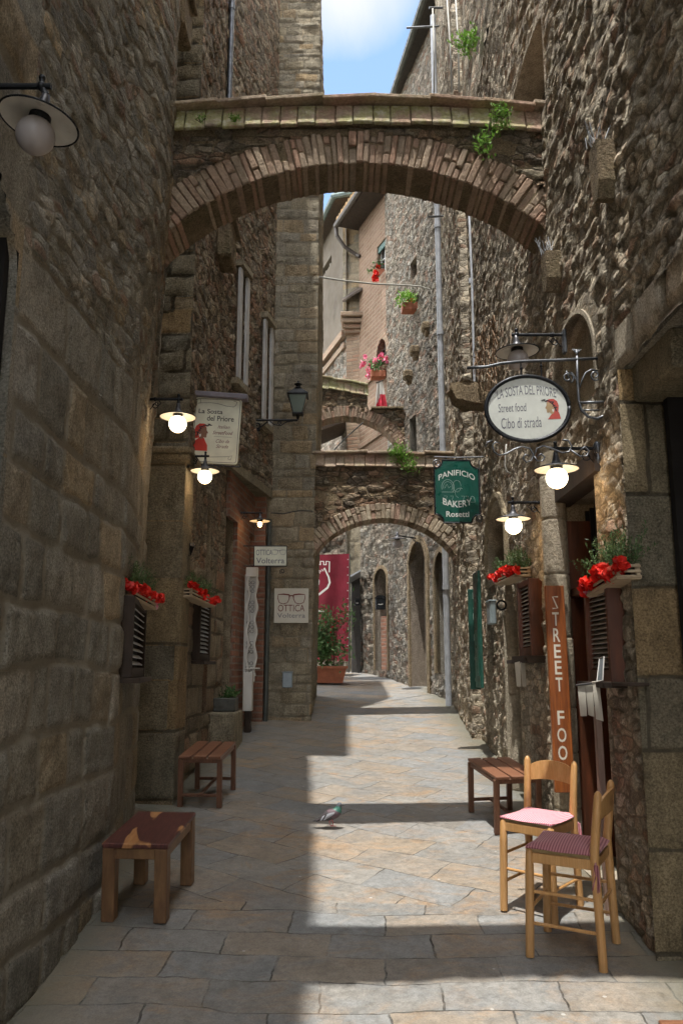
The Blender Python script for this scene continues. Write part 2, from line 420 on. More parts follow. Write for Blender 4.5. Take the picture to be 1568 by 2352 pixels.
def brick_mat(name, c1, c2, mortar, bw=.26, bh=.062, ms=.012, stain=(.12, .09, .07), stain_amt=.5, rot=0, bump=.7):
    m, nt, b = nodes(name); N = NT(nt); P = N.pos()
    uv = N.uv(rot=rot)
    nz = N.n('ShaderNodeTexNoise'); nz.inputs['Scale'].default_value = 5; N.l(P, nz.inputs['Vector'])
    ad = N.n('ShaderNodeVectorMath', operation='MULTIPLY_ADD'); N.l(nz.outputs['Color'], ad.inputs[0]); ad.inputs[1].default_value = (.02, .02, 0); N.l(uv, ad.inputs[2])
    t = N.n('ShaderNodeTexBrick'); N.l(ad.outputs[0], t.inputs['Vector']); t.inputs['Scale'].default_value = 1
    t.inputs['Color1'].default_value = (0, 0, 0, 1); t.inputs['Color2'].default_value = (1, 1, 1, 1); t.inputs['Mortar'].default_value = (.5, .5, .5, 1)
    t.inputs['Mortar Size'].default_value = ms; t.inputs['Mortar Smooth'].default_value = .35
    t.inputs['Brick Width'].default_value = bw; t.inputs['Row Height'].default_value = bh
    mid = tuple((p + q) / 2 * .8 for p, q in zip(c1, c2))
    col = N.ramp(t.outputs['Color'], [(0, c1), (.5, mid), (1, c2)])
    n1 = N.noise(P, 3.5, 7, .7); n2 = N.noise(P, 45, 5, .7)
    col = N.mix(col, N.ramp(n2, [(.25, .45), (.75, 1.25)]), .8, 'MULTIPLY')
    col = N.mix(col, mortar, N.math('MULTIPLY', t.outputs['Fac'], .85))
    col = N.mix(col, stain, N.math('MULTIPLY', N.ramp(n1, [(.42, 0), (.66, 1)]), stain_amt))
    N.l(col, b.inputs['Base Color']); b.inputs['Roughness'].default_value = .9; b.inputs['Specular IOR Level'].default_value = .2
    h = N.math('ADD', N.math('MULTIPLY', N.math('SUBTRACT', 1, t.outputs['Fac']), 1.0), N.math('MULTIPLY', n2, .7))
    N.l(N.bump(h, bump, .012), b.inputs['Normal'])
    return m
def plain(name, col, rough=.6, metal=0, var=.25, scale=12, bump=.15, bdist=.003, stretch=(1, 1, 1), col2=None, spec=.4, em=None, ems=0):
    m, nt, b = nodes(name); N = NT(nt); P = N.pos(stretch)
    n = N.noise(P, scale, 6, .65)
    c2 = col2 if col2 else tuple(c * (1 - var * 1.4) for c in col)
    cc = N.ramp(n, [(.32, c2), (.62, col)])
    N.l(cc, b.inputs['Base Color'])
    N.l(N.ramp(N.noise(P, scale * 2.3, 4), [(.3, max(0, rough - .12)), (.7, min(1, rough + .12))]), b.inputs['Roughness'])
    b.inputs['Metallic'].default_value = metal; b.inputs['Specular IOR Level'].default_value = spec
    if bump: N.l(N.bump(N.noise(P, scale * 5, 4), bump, bdist), b.inputs['Normal'])
    if em: b.inputs['Emission Color'].default_value = (*em, 1); b.inputs['Emission Strength'].default_value = ems
    return m
def wood(name, c1, c2, scale=(30, 30, 2.5), rough=.45, big=1.0):
    m, nt, b = nodes(name); N = NT(nt)
    tc = N.n('ShaderNodeTexCoord'); mp = N.n('ShaderNodeMapping'); mp.inputs['Scale'].default_value = scale; N.l(tc.outputs['Object'], mp.inputs[0])
    n = N.noise(mp.outputs[0], big, 7, .65, .8); n2 = N.noise(mp.outputs[0], 5, 4, .6)
    col = N.ramp(n, [(.36, c1), (.52, tuple((p + q) / 2 for p, q in zip(c1, c2))), (.64, c2)])
    col = N.mix(col, N.ramp(n2, [(.3, .7), (.7, 1.1)]), .6, 'MULTIPLY')
    N.l(col, b.inputs['Base Color']); b.inputs['Roughness'].default_value = rough
    N.l(N.bump(n2, .25, .002), b.inputs['Normal'])
    return m
def leafmat(name, c1, c2, c3=None, trans=.25):
    m, nt, b = nodes(name); N = NT(nt)
    g = N.n('ShaderNodeNewGeometry')
    st = [(0, c1), (1, c2)] if not c3 else [(0, c1), (.75, c2), (1, c3)]
    c = N.ramp(g.outputs['Random Per Island'], st)
    N.l(c, b.inputs['Base Color']); b.inputs['Roughness'].default_value = .5
    b.inputs['Specular IOR Level'].default_value = .3
    if trans:
        tr = N.n('ShaderNodeBsdfTranslucent'); N.l(c, tr.inputs[0]); mx = N.n('ShaderNodeMixShader'); mx.inputs[0].default_value = trans
        N.l(b.outputs[0], mx.inputs[1]); N.l(tr.outputs[0], mx.inputs[2])
        out = [x for x in nt.nodes if x.type == 'OUTPUT_MATERIAL'][0]; N.l(mx.outputs[0], out.inputs[0])
    return m
M = {}
M['left'] = stone_mat('weathered_brown_stone', [(.42, .39, .32), (.34, .325, .275), (.52, .41, .265), (.44, .415, .36), (.31, .29, .24), (.49, .445, .36)], (.42, .375, .295), bump=.75, pits=.9, stain=(.22, .19, .14), stain_amt=.4, hv=.42, grit=34)
M['left_n'] = stone_mat('plain_weathered_brown_stone', [(.42, .39, .32), (.34, .325, .275), (.52, .41, .265), (.44, .415, .36), (.31, .29, .24), (.49, .445, .36)], (.42, .375, .295), bump=.75, pits=.9, stain=(.22, .19, .14), stain_amt=.4, hv=.42, grit=34, rub=False)
M['pil'] = stone_mat('brown_pilaster_blocks', [(.33, .28, .19), (.26, .24, .185), (.44, .30, .15), (.29, .26, .19), (.37, .29, .175)], (.12, .10, .07), bump=.7, pits=.5, stain=(.11, .095, .07), stain_amt=.45, hv=.3, grit=30)
M['pil_n'] = stone_mat('plain_brown_pilaster_blocks', [(.33, .28, .19), (.26, .24, .185), (.44, .30, .15), (.29, .26, .19), (.37, .29, .175)], (.12, .10, .07), bump=.7, pits=.5, stain=(.11, .095, .07), stain_amt=.45, hv=.3, grit=30, rub=False)
M['ashlar'] = stone_mat('ochre_block_stone', [(.38, .325, .23), (.33, .295, .225), (.43, .32, .19), (.36, .325, .26), (.31, .275, .205), (.40, .35, .26)], (.27, .235, .175), bump=.6, pits=.4, stain=(.11, .095, .065), stain_amt=.45, hv=.3)
M['ashlar_n'] = stone_mat('plain_ochre_block_stone', [(.38, .325, .23), (.33, .295, .225), (.43, .32, .19), (.36, .325, .26), (.31, .275, .205), (.40, .35, .26)], (.27, .235, .175), bump=.6, pits=.4, stain=(.11, .095, .065), stain_amt=.45, hv=.3, rub=False)
M['rubble'] = stone_mat('grey_rubble_stone', [(0.475, 0.413, 0.325), (0.388, 0.338, 0.263), (0.560, 0.500, 0.388), (0.500, 0.400, 0.288), (0.338, 0.294, 0.237)], (.29, .25, .19), bump=.48, pits=.8, stain=(.20, .165, .115), stain_amt=.4, hv=.4)
M['rubble_n'] = stone_mat('plain_grey_rubble_stone', [(0.475, 0.413, 0.325), (0.388, 0.338, 0.263), (0.560, 0.500, 0.388), (0.500, 0.400, 0.288), (0.338, 0.294, 0.237)], (.29, .25, .19), bump=.48, pits=.8, stain=(.20, .165, .115), stain_amt=.4, hv=.4, rub=False)
M['facade'] = stone_mat('mixed_rubble_facade', [(0.390, 0.325, 0.234), (0.416, 0.247, 0.156), (0.351, 0.299, 0.221), (0.468, 0.377, 0.260), (0.312, 0.260, 0.195)], (.19, .16, .12), bump=.8, pits=.5, stain=(.18, .15, .11), stain_amt=.4, hv=.35)
M['facade_n'] = stone_mat('plain_mixed_rubble_facade', [(0.390, 0.325, 0.234), (0.416, 0.247, 0.156), (0.351, 0.299, 0.221), (0.468, 0.377, 0.260), (0.312, 0.260, 0.195)], (.19, .16, .12), bump=.8, pits=.5, stain=(.11, .09, .065), stain_amt=.4, hv=.35, rub=False)
M['farrub'] = stone_mat('pale_rubble_stone', [(0.380, 0.342, 0.275), (0.351, 0.304, 0.247), (0.408, 0.332, 0.266), (0.342, 0.314, 0.266), (0.389, 0.366, 0.318)], (.24, .205, .16), bump=.8, pits=.5, stain=(.22, .185, .135), stain_amt=.3, hv=.22)
M['farrub_n'] = stone_mat('plain_pale_rubble_stone', [(0.380, 0.342, 0.275), (0.351, 0.304, 0.247), (0.408, 0.332, 0.266), (0.342, 0.314, 0.266), (0.389, 0.366, 0.318)], (.24, .205, .16), bump=.8, pits=.5, stain=(.22, .185, .135), stain_amt=.3, hv=.22, rub=False)
M['archrub'] = stone_mat('arch_infill_stone', [(0.429, 0.325, 0.208), (0.468, 0.286, 0.182), (0.390, 0.325, 0.234), (0.325, 0.260, 0.195)], (.17, .14, .1), bump=.9, pits=.7, stain=(.11, .09, .06), stain_amt=.5, hv=.35, moss=.25)
M['archrub_n'] = stone_mat('plain_arch_infill_stone', [(0.429, 0.325, 0.208), (0.468, 0.286, 0.182), (0.390, 0.325, 0.234), (0.325, 0.260, 0.195)], (.17, .14, .1), bump=.9, pits=.7, stain=(.11, .09, .06), stain_amt=.5, hv=.35, moss=.25, rub=False)
for k_ in ('left', 'pil', 'ashlar', 'rubble', 'facade', 'farrub', 'archrub'): NORUB[M[k_].name] = M[k_ + '_n']
M['brick'] = brick_mat('red_brick', (.36, .17, .11), (.27, .12, .08), (.25, .2, .16), bh=.07)
M['brickfar'] = brick_mat('pink_brick', (.29, .19, .13), (.25, .155, .105), (.26, .21, .15), bw=.28, bh=.085, ms=.014, stain=(.3, .22, .17), stain_amt=.5)
M['brickpale'] = brick_mat('pale_brick', (.40, .31, .22), (.36, .22, .15), (.26, .2, .15), bw=.26, bh=.075, ms=.014, stain=(.2, .16, .11), stain_amt=.4)
M['iron'] = plain('black_iron', (.03, .032, .036), .45, .6, .3, 20, .2)
M['irongrey'] = plain('grey_iron', (.16, .17, .185), .42, .7, .35, 14, .2)
M['pipe'] = plain('grey_painted_pipe', (.42, .44, .47), .45, 0, .25, 5, .1)
M['pipedark'] = plain('dark_pipe', (.10, .11, .10), .5, .2, .3, 8)
M['cable'] = plain('pale_cable', (.45, .44, .4), .6, 0, .2, 8, 0)
M['cabledark'] = plain('dark_cable', (.09, .085, .075), .6, 0, .2, 8, 0)
M['glass'] = plain('dark_glass', (.015, .018, .02), .1, 0, .1, 3, 0, spec=.6)
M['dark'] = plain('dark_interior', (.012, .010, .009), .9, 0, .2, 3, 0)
M['white'] = plain('white_paint', (.66, .64, .6), .5, 0, .12, 5, .05)
M['shutterw'] = plain('offwhite_shutter', (.55, .54, .52), .5, 0, .2, 5, .1)
M['enamel'] = plain('enamel_shade', (.80, .77, .70), .35, 0, .12, 7, 0)
M['shadetop'] = plain('dark_shade_top', (.10, .10, .11), .4, .4, .2, 8, 0)
M['globeoff'] = plain('frosted_globe', (.42, .38, .37), .35, 0, .05, 3, 0)
# ================================================================ setting
def street_mat():
    m, nt, b = nodes('stone_paving'); N = NT(nt); P = N.pos()
    nz = N.n('ShaderNodeTexNoise'); nz.inputs['Scale'].default_value = 1.7; nz.inputs['Detail'].default_value = 3; N.l(P, nz.inputs['Vector'])
    nz2 = N.n('ShaderNodeTexNoise'); nz2.inputs['Scale'].default_value = 14; nz2.inputs['Detail'].default_value = 4; N.l(P, nz2.inputs['Vector'])
    def warped(vec, amt, amt2):
        a = N.n('ShaderNodeVectorMath', operation='MULTIPLY_ADD'); N.l(nz.outputs['Color'], a.inputs[0]); a.inputs[1].default_value = (amt, amt, 0); N.l(vec, a.inputs[2])
        c = N.n('ShaderNodeVectorMath', operation='MULTIPLY_ADD'); N.l(nz2.outputs['Color'], c.inputs[0]); c.inputs[1].default_value = (amt2, amt2, 0); N.l(a.outputs[0], c.inputs[2])
        return c.outputs[0]
    def br(rot, w, h, ms, off, loc):
        t = N.n('ShaderNodeTexBrick'); mp = N.n('ShaderNodeMapping'); mp.inputs['Rotation'].default_value = (0, 0, rot); mp.inputs['Location'].default_value = loc
        N.l(P, mp.inputs[0]); N.l(warped(mp.outputs[0], .13, .02), t.inputs['Vector']); t.inputs['Scale'].default_value = 1
        t.inputs['Color1'].default_value = (0, 0, 0, 1); t.inputs['Color2'].default_value = (1, 1, 1, 1); t.inputs['Mortar'].default_value = (.5, .5, .5, 1)
        t.inputs['Mortar Size'].default_value = ms; t.inputs['Mortar Smooth'].default_value = .3; t.offset = off
        t.inputs['Brick Width'].default_value = w; t.inputs['Row Height'].default_value = h
        return t
    A = br(.03, .46, .235, .0048, .45, (.1, .02, 0)); B = br(R(34), .56, .30, .0040, .5, (.0, .13, 0))
    sx = N.n('ShaderNodeSeparateXYZ'); N.l(P, sx.inputs[0])
    sel = N.math('GREATER_THAN', N.math('ADD', sx.outputs[1], N.math('MULTIPLY', nz.outputs['Fac'], .3)), 4.62)
    rid = N.mix(A.outputs['Color'], B.outputs['Color'], sel); jt = N.math('ADD', N.math('MULTIPLY', A.outputs['Fac'], N.math('SUBTRACT', 1, sel)), N.math('MULTIPLY', B.outputs['Fac'], sel))
    big = N.noise(P, .9, 4, .6); n2 = N.noise(P, 26, 6, .7); n3 = N.noise(P, 120, 3, .7); n4 = N.noise(P, 5.5, 6, .7, .4)
    col = N.ramp(rid, [(0, (.205, .205, .195)), (.18, (.265, .228, .185)), (.36, (.205, .213, .215)), (.52, (.25, .235, .21)), (.68, (.205, .188, .165)), (.84, (.275, .225, .17)), (1, (.225, .228, .225))])
    og = N.math('MULTIPLY', N.ramp(N.noise(N.pos((1, 1.5, 1)), 2.4, 7, .68, 1.4), [(.50, 0), (.64, 1)]), N.math('ADD', .45, N.math('MULTIPLY', N.math('GREATER_THAN', rid, .5), .35)))
    col = N.mix(col, (.31, .215, .135), og)
    col = N.mix(col, (.185, .195, .20), N.math('MULTIPLY', N.ramp(N.noise(N.pos((1, 1.4, 1)), 3.3, 6, .65, .6), [(.5, 0), (.64, 1)]), .5))
    col = N.mix(col, N.ramp(n2, [(.28, .62), (.5, 1.0), (.74, 1.3)]), .85, 'MULTIPLY')
    col = N.mix(col, N.ramp(n4, [(.3, .76), (.7, 1.22)]), .7, 'MULTIPLY')
    col = N.mix(col, N.ramp(n3, [(.34, .78), (.5, 1), (.66, 1.2)]), .7, 'MULTIPLY')
    col = N.mix(col, (.13, .12, .10), N.math('MULTIPLY', N.ramp(N.noise(P, 7.5, 7, .75, .5), [(.56, 0), (.66, 1)]), .38))
    jw = N.ramp(N.noise(P, 3.7, 5, .7), [(.40, .12), (.64, 1)])
    jf = N.math('MULTIPLY', N.math('MULTIPLY', jt, jw), .93)
    col = N.mix(col, (.022, .020, .016), jf)
    # dirt and moss near the wall feet
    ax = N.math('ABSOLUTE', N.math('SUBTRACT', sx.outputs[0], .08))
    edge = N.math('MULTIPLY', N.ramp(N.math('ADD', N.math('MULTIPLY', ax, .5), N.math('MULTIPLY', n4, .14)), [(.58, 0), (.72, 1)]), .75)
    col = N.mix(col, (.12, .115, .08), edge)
    sp = N.n('ShaderNodeTexVoronoi'); sp.inputs['Scale'].default_value = 4.2; N.l(P, sp.inputs['Vector'])
    col = N.mix(col, (.5, .49, .46), N.math('MULTIPLY', N.math('LESS_THAN', sp.outputs['Distance'], .035), .6))
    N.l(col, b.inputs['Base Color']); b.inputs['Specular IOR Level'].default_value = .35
    N.l(N.ramp(n2, [(.3, .48), (.7, .78)]), b.inputs['Roughness'])
    h = N.math('SUBTRACT', N.math('ADD', N.math('MULTIPLY', n2, .35), N.math('ADD', N.math('MULTIPLY', n4, .9), N.math('ADD', N.math('MULTIPLY', n3, .1), N.math('MULTIPLY', rid, .5)))), N.math('MULTIPLY', N.math('MULTIPLY', jt, jw), 1.6))
    N.l(N.bump(h, .55, .016), b.inputs['Normal'])
    return m
M['street'] = street_mat()
def make_street():
    xs = [-300, -40, -8] + [-4 + .1 * i for i in range(81)] + [8, 40, 300]
    ys = [-300, -60, -20, -8] + [-7.5 + .1 * i for i in range(311)] + [30, 60, 300]
    X, Y = np.meshgrid(xs, ys); Z = np.vectorize(gz)(Y) + .010 * fbm(X * 1.1, Y * 1.1, 3, 3) + .006 * fbm(X * 4, Y * 4, 9, 2)
    Z = Z - .02 * np.exp(-(X - .1) ** 2 / .5) + .012 * np.clip(np.abs(X - .1) - .8, 0, 1)
    n = len(xs); k = len(ys)
    vs = np.stack([X, Y, Z], 2).reshape(-1, 3).tolist(); I = np.arange(n * k).reshape(k, n)
    fs = np.stack([I[:-1, :-1], I[:-1, 1:], I[1:, 1:], I[1:, :-1]], 2).reshape(-1, 4).tolist()
    mb = MB(); mb.v = vs; mb.f = fs; mb.m = [0] * len(fs)
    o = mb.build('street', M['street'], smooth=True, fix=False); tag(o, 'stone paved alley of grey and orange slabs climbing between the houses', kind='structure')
make_street()
# ---------------------------------------------------------------- plan of the walls
PA0 = [(-1.22, 2.93), (-1.20, 3.6), (-1.19, 4.5), (-1.46, 6.15), (-1.62, 6.16)]
PANEAR = [(-1.22, -7), (-1.22, 2.93)]
PPIL = [(-1.60, 6.30), (-1.22, 6.30), (-1.22, 6.66)]
PB = [(-1.27, 6.64), (-1.25, 8.3), (-1.09, 10.12)]
PT = [(-1.2, 10.12), (-0.365, 10.12), (-0.365, 12.4)]
PPB = [(.36, 15.8), (.83, 14.5)]
PRF = [(.83, 14.5), (1.12, 13.35), (1.5, 11.7)]
PRM = [(1.5, 11.7), (1.36, 8.9), (1.47, 8.88)]
PRN = [(1.46, 8.9), (1.43, 7.6), (1.36, 6.0), (1.35, 3.87), (1.52, 3.83), (1.9, 3.83)]
PPL = [(-1.6, 21.5), (.1, 15.9)]
PPIL2 = [(.1, 15.9), (.36, 15.8)]
PBAN = [(-2.2, 15.25), (.08, 15.7)]
# ---- left near house
hA = thing('stone_house', 'dark brown weathered stone house rising along the left of the alley', 'house', (-1.22, 3, gz(3)))
wA = wall('wall', PA0, .05, 7.2, M['left'], 'mix', 11, .016, amp=.007, rough=.012, parent=hA, zmix=3.3, sargs=dict(cw=.36, ch=.25, jw=.020, warp=.022))
PA0U = [(-1.22, 2.93), (-1.35, 6.15), (-1.62, 6.16)]
wall('wall', PA0U, 7.2, 11.2, M['left'], 'rubble', 11, .12, amp=.01, rough=.03, parent=hA, cap=4)
wall('wall', PANEAR, -.9, 11.2, M['left'], 'ashlar', 14, .05, amp=.01, rough=.03, parent=hA, cap=4,
     holes=[dict(u0=8.35, u1=9.895, z0=-.5, z1=3.45, depth=.40, arch=.4, back=True)])
for v in wA.data.vertices:
    q = v.co + org(wA); v.co.x += .14 * math.exp(-((q.y - 5.05) / .62) ** 2) * max(0, min(1, (q.z - 3.0) / 1.6)) + (.05 * max(0, min(1, (q.z - 3.0) / 1.6)) if q.y > 5.6 else 0)
# ---- left pilaster
pil = thing('stone_pilaster', 'square block pilaster with a moulded ledge between two left houses', 'pilaster', (-1.4, 6.3, gz(6.3)))
wall('shaft', PPIL, .45, 3.22, M['pil'], 'ashlar', 23, .02, amp=.006, rough=.012, parent=pil, sargs=dict(cw=.9, ch=.42, jw=.007, warp=.008), cap=.3)
mb = MB()
for (x0, y0, y1, z0, z1) in ((-1.6, 6.25, 6.70, 3.20, 3.26), (-1.6, 6.22, 6.72, 3.26, 3.31)): mb.cbox(((x0 - 1.18) / 2, (y0 + y1) / 2, (z0 + z1) / 2), (-1.18 - x0 + (z1 - 3.26) * .4, y1 - y0, z1 - z0), ch=.012)
mb.build('ledge', M['pil'], pil)
# ---- left second house
hB = thing('rubble_house', 'tall mixed rubble and brick house on the left with white shuttered upper windows', 'house', (-1.25, 8, gz(8)))
DOORB = hole(PB, 506, 1690, 538, 1130, .38)
DOORB['z0'] = gz(9) + .05
SHOPB = hole(PB, 556, 1660, 574, 1140, .30, arch=.12); SHOPB['z0'] = gz(9.8) - .1
ZS = 3.8; PBU = [(-1.27, 6.64), (-1.25, 8.3), (-.86, 10.13)]
UW = [hole(PBU, 540, 870, 560, 640, .16), hole(PBU, 599, 965, 616, 755, .16), hole(PBU, 565, 215, 588, 120, .16)]
UW[2]['z0'] -= 1.1
NICHE = hole(PB, 463, 1640, 487, 1170, .10, arch=.1)
wall('corner', [(-1.75, 6.66), (-1.27, 6.64)], 3.0, 13, M['pil'], 'ashlar', 37, .03, parent=hB, sargs=dict(cw=.34, ch=.2))
wall('wall', PB, .5, ZS, M['facade'], 'mix', 31, .025, amp=.012, rough=.02, parent=hB, holes=[DOORB, SHOPB, NICHE], sargs=dict(cw=.36, ch=.22), zmix=2.6)
wall('upper_wall', PBU, ZS, 8.9, M['facade'], 'rubble', 31, .025, amp=.012, rough=.02, parent=hB, holes=UW[:2])
mb = MB(); mb.prism([(-1.2, 8.3), (-.86, 10.13), (-1.6, 10.13), (-1.6, 8.3)], (0, 0, ZS), V(1, 0, 0), V(0, 1, 0), V(0, 0, -.10)); mb.build('overhang', M['pil'], hB)
wall('upper_wall', PBU, 8.9, 13.0, M['facade'], 'rubble', 31, .05, amp=.012, rough=.02, parent=hB, cap=4, zmix=2.6)
mb = MB(); mb.add([(-5, 5.75, 12.75), (-1.14, 5.75, 12.75), (-1.10, 8.3, 12.75), (-.80, 10.1, 12.75), (-5, 10.1, 12.75), (-5, 5.75, 12.95), (-1.14, 5.75, 12.95), (-1.10, 8.3, 12.95), (-.80, 10.1, 12.95), (-5, 10.1, 12.95)], [(4, 3, 2, 1, 0), (5, 6, 7, 8, 9), (0, 1, 6, 5), (1, 2, 7, 6), (2, 3, 8, 7), (3, 4, 9, 8), (4, 0, 5, 9)]); mb.build('eaves', plain('eaves_boards', (.06, .05, .04), .8), hB)
# ---- brick front of the shop in the slanting part of the left house
shop = thing('brick_shopfront', 'red brick shop front beside the narrow doorway left of the stone tower', 'shopfront', (-1.1, 9.3, gz(9.3)))
def on_path(path, u, off=0):
    acc = 0
    for a, b in zip(path[:-1], path[1:]):
        A = Vector(a); B_ = Vector(b); L = (B_ - A).length
        if u <= acc + L + 1e-6 or b is path[-1]:
            d = (B_ - A) / L; p = A + d * (u - acc); n = Vector((d.y, -d.x)); return p + n * off, n
        acc += L
def strip(path, u0, u1, z0, z1, off0, off1, mb=None, n=8):
    "solid slab standing off0..off1 proud of a wall path"
    mb = mb or MB(); k = max(1, int(n)); vs = []
    for i in range(k + 1):
        u = u0 + (u1 - u0) * i / k
        for off in (off0, off1):
            p, _ = on_path(path, u, off)
            vs += [(p.x, p.y, z0), (p.x, p.y, z1)]
    fs = []
    for i in range(k):
        a = 4 * i; b = a + 4
        fs += [(a + 2, b + 2, b + 3, a + 3), (a, a + 1, b + 1, b), (a + 1, a + 3, b + 3, b + 1), (a, b, b + 2, a + 2)]
    fs += [(0, 2, 3, 1), (4 * k, 4 * k + 1, 4 * k + 3, 4 * k + 2)]
    return mb.add(vs, fs)
zt = 4.25
mb = MB(); strip(PB, DOORB['u1'] + .015, SHOPB['u0'] - .01, gz(9), zt - 1.05, -.25, .045, mb); mb.build('brick_pier', M['brick'], shop)
mb = MB(); strip(PB, DOORB['u0'] - .02, SHOPB['u1'] + .1, zt - 1.05, ZS - .1, .0, .043, mb); mb.build('brick_wall', M['brick'], shop)
mb = MB(); mb.bbox((-1.12, 9.98, gz(10)), (-.925, 10.09, ZS - .1)); mb.build('brick_pier', M['brick'], shop)
# ---- tower
tw = thing('stone_tower', 'tall narrow ochre stone tower face closing the left side of the alley', 'tower', (-.6, 10.1, gz(10.1)))
def lean(o, f):
    O = org(o)
    for v in o.data.vertices:
        v.co.x += f(v.co.z + O.z)
lf = lambda z: .013 * (min(z, 6.2) - 1)
w_ = wall('wall', PT, .7, 8.0, M['ashlar'], 'ashlar', 41, .02, amp=.008, rough=.014, parent=tw, sargs=dict(cw=.27, ch=.155, jw=.010, warp=.02)); lean(w_, lf)
w_ = wall('wall', PT, 8.0, 11.15, M['ashlar'], 'ashlar', 44, .022, amp=.010, rough=.018, parent=tw, sargs=dict(cw=.24, ch=.10, jw=.010, warp=.02), cap=.9); lean(w_, lf)
# ---- house behind the tower
hC = thing('house_behind_tower', 'house hidden behind the tower with a dark eaves gutter against the sky', 'house', (-.7, 13, gz(13)))
hC.name = 'eaves_house'
wall('wall', [(-.5, 12.4), (-.62, 15.2)], 1.0, 12.0, M['facade'], 'rubble', 47, .07, parent=hC, cap=3)
mb = MB(); mb.beam((-.33, 10.95, 12.05), (-.53, 14.2, 12.05), .34, .09); mb.build('eaves', plain('dark_eaves', (.05, .045, .04), .7), hC)
mb = MB(); mb.tube([(-.20, 10.9, 12.06), (-.39, 14.2, 12.06)], .055); mb.build('gutter', M['pipedark'], hC)
# ---- right near house
NOPEN = []
WIN_T = hole(PRN, 1168, 480, 1240, 8, .32, arch=.12)
PLAQ = hole(PRN, 1276, 1000, 1356, 662, .09, arch=.35)
DOORR = hole(PRN, 1306, 1900, 1362, 1085, .55); DOORR['z0'] = gz(4.7) + .03
POINT = hole(PRN, 1122, 1350, 1160, 1112, .22, arch=.42)
SLOT = hole(PRN, 1168, 1800, 1186, 1400, .15)
hR = thing('eroded_stone_house', 'house on the right with deeply eroded rubble wall catching raking sunlight', 'house', (1.36, 5.5, gz(5.5)))
wall('wall', PRN, .1, 7.6, M['rubble'], 'rubble', 61, .02, amp=.009, rough=.014, parent=hR, holes=[WIN_T, PLAQ, DOORR, POINT, SLOT], sargs=dict(cw=.12, ch=.055, jw=.16, warp=.035))
wall('wall', PRN[:4] , 7.6, 12.5, M['rubble'], 'rubble', 61, .09, amp=.014, rough=.035, parent=hR, cap=3)
mb = MB(); mb.bbox((-1.62, 2.845, -.2), (-1.25, 2.885, 3.3)); mb.bbox((-1.60, 1.3, -.3), (-1.55, 2.84, 3.2)); mb.build('doorway_shade_panel', M['dark'], hA)  # dark sheets over the reveal stand in for shade in the left doorway
# deep portal in front
PLINT = [(1.35, 3.66), (1.35, -7)]
wall('wall', [(1.35, 3.87), (1.35, 1.6)], 3.22, 6.6, M['rubble'], 'rubble', 67, .022, amp=.012, rough=.020, parent=hR, sargs=dict(cw=.12, ch=.055, jw=.16, warp=.035))
wall('wall', [(1.35, 1.6), (1.35, -7)], 3.03, 12.5, M['rubble'], 'rubble', 67, .09, amp=.01, rough=.03, parent=hR, cap=3)
wall('wall', [(1.35, 3.87), (1.35, 1.6)], 6.6, 12.5, M['rubble'], 'rubble', 67, .08, amp=.01, rough=.03, parent=hR, cap=3)
wall('lintel', [(1.345, 3.87), (1.345, 1.6)], 3.03, 3.24, M['rubble'], 'ashlar', 68, .03, rough=.012, parent=hR)
mb = MB(); mb.bbox((1.37, -7, 3.035), (2.6, 3.83, 3.5)); mb.build('soffit_stone', M['left'], hR)
wall('portal_recess', [(1.88, 3.85), (1.88, -7)], -.8, 3.05, M['left'], 'ashlar', 71, .08, parent=hR, sargs=dict(cw=.5, ch=.3))
# pale smooth blocks facing the camera on the portal jamb
mb = MB(); mb.bbox((1.53, 3.72, 1.6), (2.0, 3.77, 2.86)); mb.build('portal_shade_panel', M['dark'], hR)  # near-black sheet stands in for the shaded interior of the portal
wall('jamb', [(1.335, 3.81), (1.90, 3.80)], .25, 3.03, M['pil'], 'ashlar', 73, .012, amp=.008, rough=.016, parent=hR, sargs=dict(cw=.7, ch=.34, jw=.01, warp=.012))
mb = MB(); mb.cbox((1.67, 3.56, 2.95), (.54, .48, .18), ch=.01); mb.build('inner_lintel', M['pil'], hR)
mb = MB(); mb.cbox((1.76, 3.55, .42), (.62, .62, .26), ch=.03); th_ = mb.build('threshold', M['ashlar'], hR)
mb = MB(); mb.box((1.78, 1.9, 1.6), (.06, 3.2, 2.8)); mb.build('portal_door', plain('dark_portal_wood', (.03, .022, .015), .7), hR)
# ---- right middle house
hM = thing('pier_house', 'rubble house on the right behind the bakery sign with grey downpipe', 'house', (1.45, 10, gz(10)))
wall('wall', PRM, .7, 12.2, M['rubble'], 'rubble', 81, .03, amp=.012, rough=.018, parent=hM, cap=3, sargs=dict(cw=.14, ch=.07))
# ---- right far house
S1 = hole(PRF, 942, 650, 956, 585, .3); S2 = hole(PRF, 941, 1050, 955, 950, .3)
AR1 = hole(PRF, 946, 1610, 978, 1235, .22, arch=.4); AR1['z0'] = gz(12.6) - .2
AR2 = hole(PRF, 1006, 1610, 1027, 1262, .25, arch=.35); AR2['z0'] = gz(12) + .35
hF = thing('rubble_row_house', 'pale grey rubble house on the right where the alley bends left', 'house', (1.1, 13.2, gz(13.2)))
wall('wall', PRF, 1.0, 12.0, M['farrub'], 'rubble', 91, .03, amp=.012, rough=.016, parent=hF, cap=3, holes=[S1, S2, AR1, AR2], sargs=dict(cw=.15, ch=.085))
mb = MB(); mb.beam((1.06, 13.6, 12.05), (1.47, 11.1, 12.05), .30, .08); mb.build('eaves', plain('dark_eaves_board', (.05, .045, .04), .7), hF)
mb = MB(); mb.tube([(.94, 13.6, 12.05), (1.35, 11.1, 12.05)], .06); mb.build('gutter', M['pipedark'], hF)
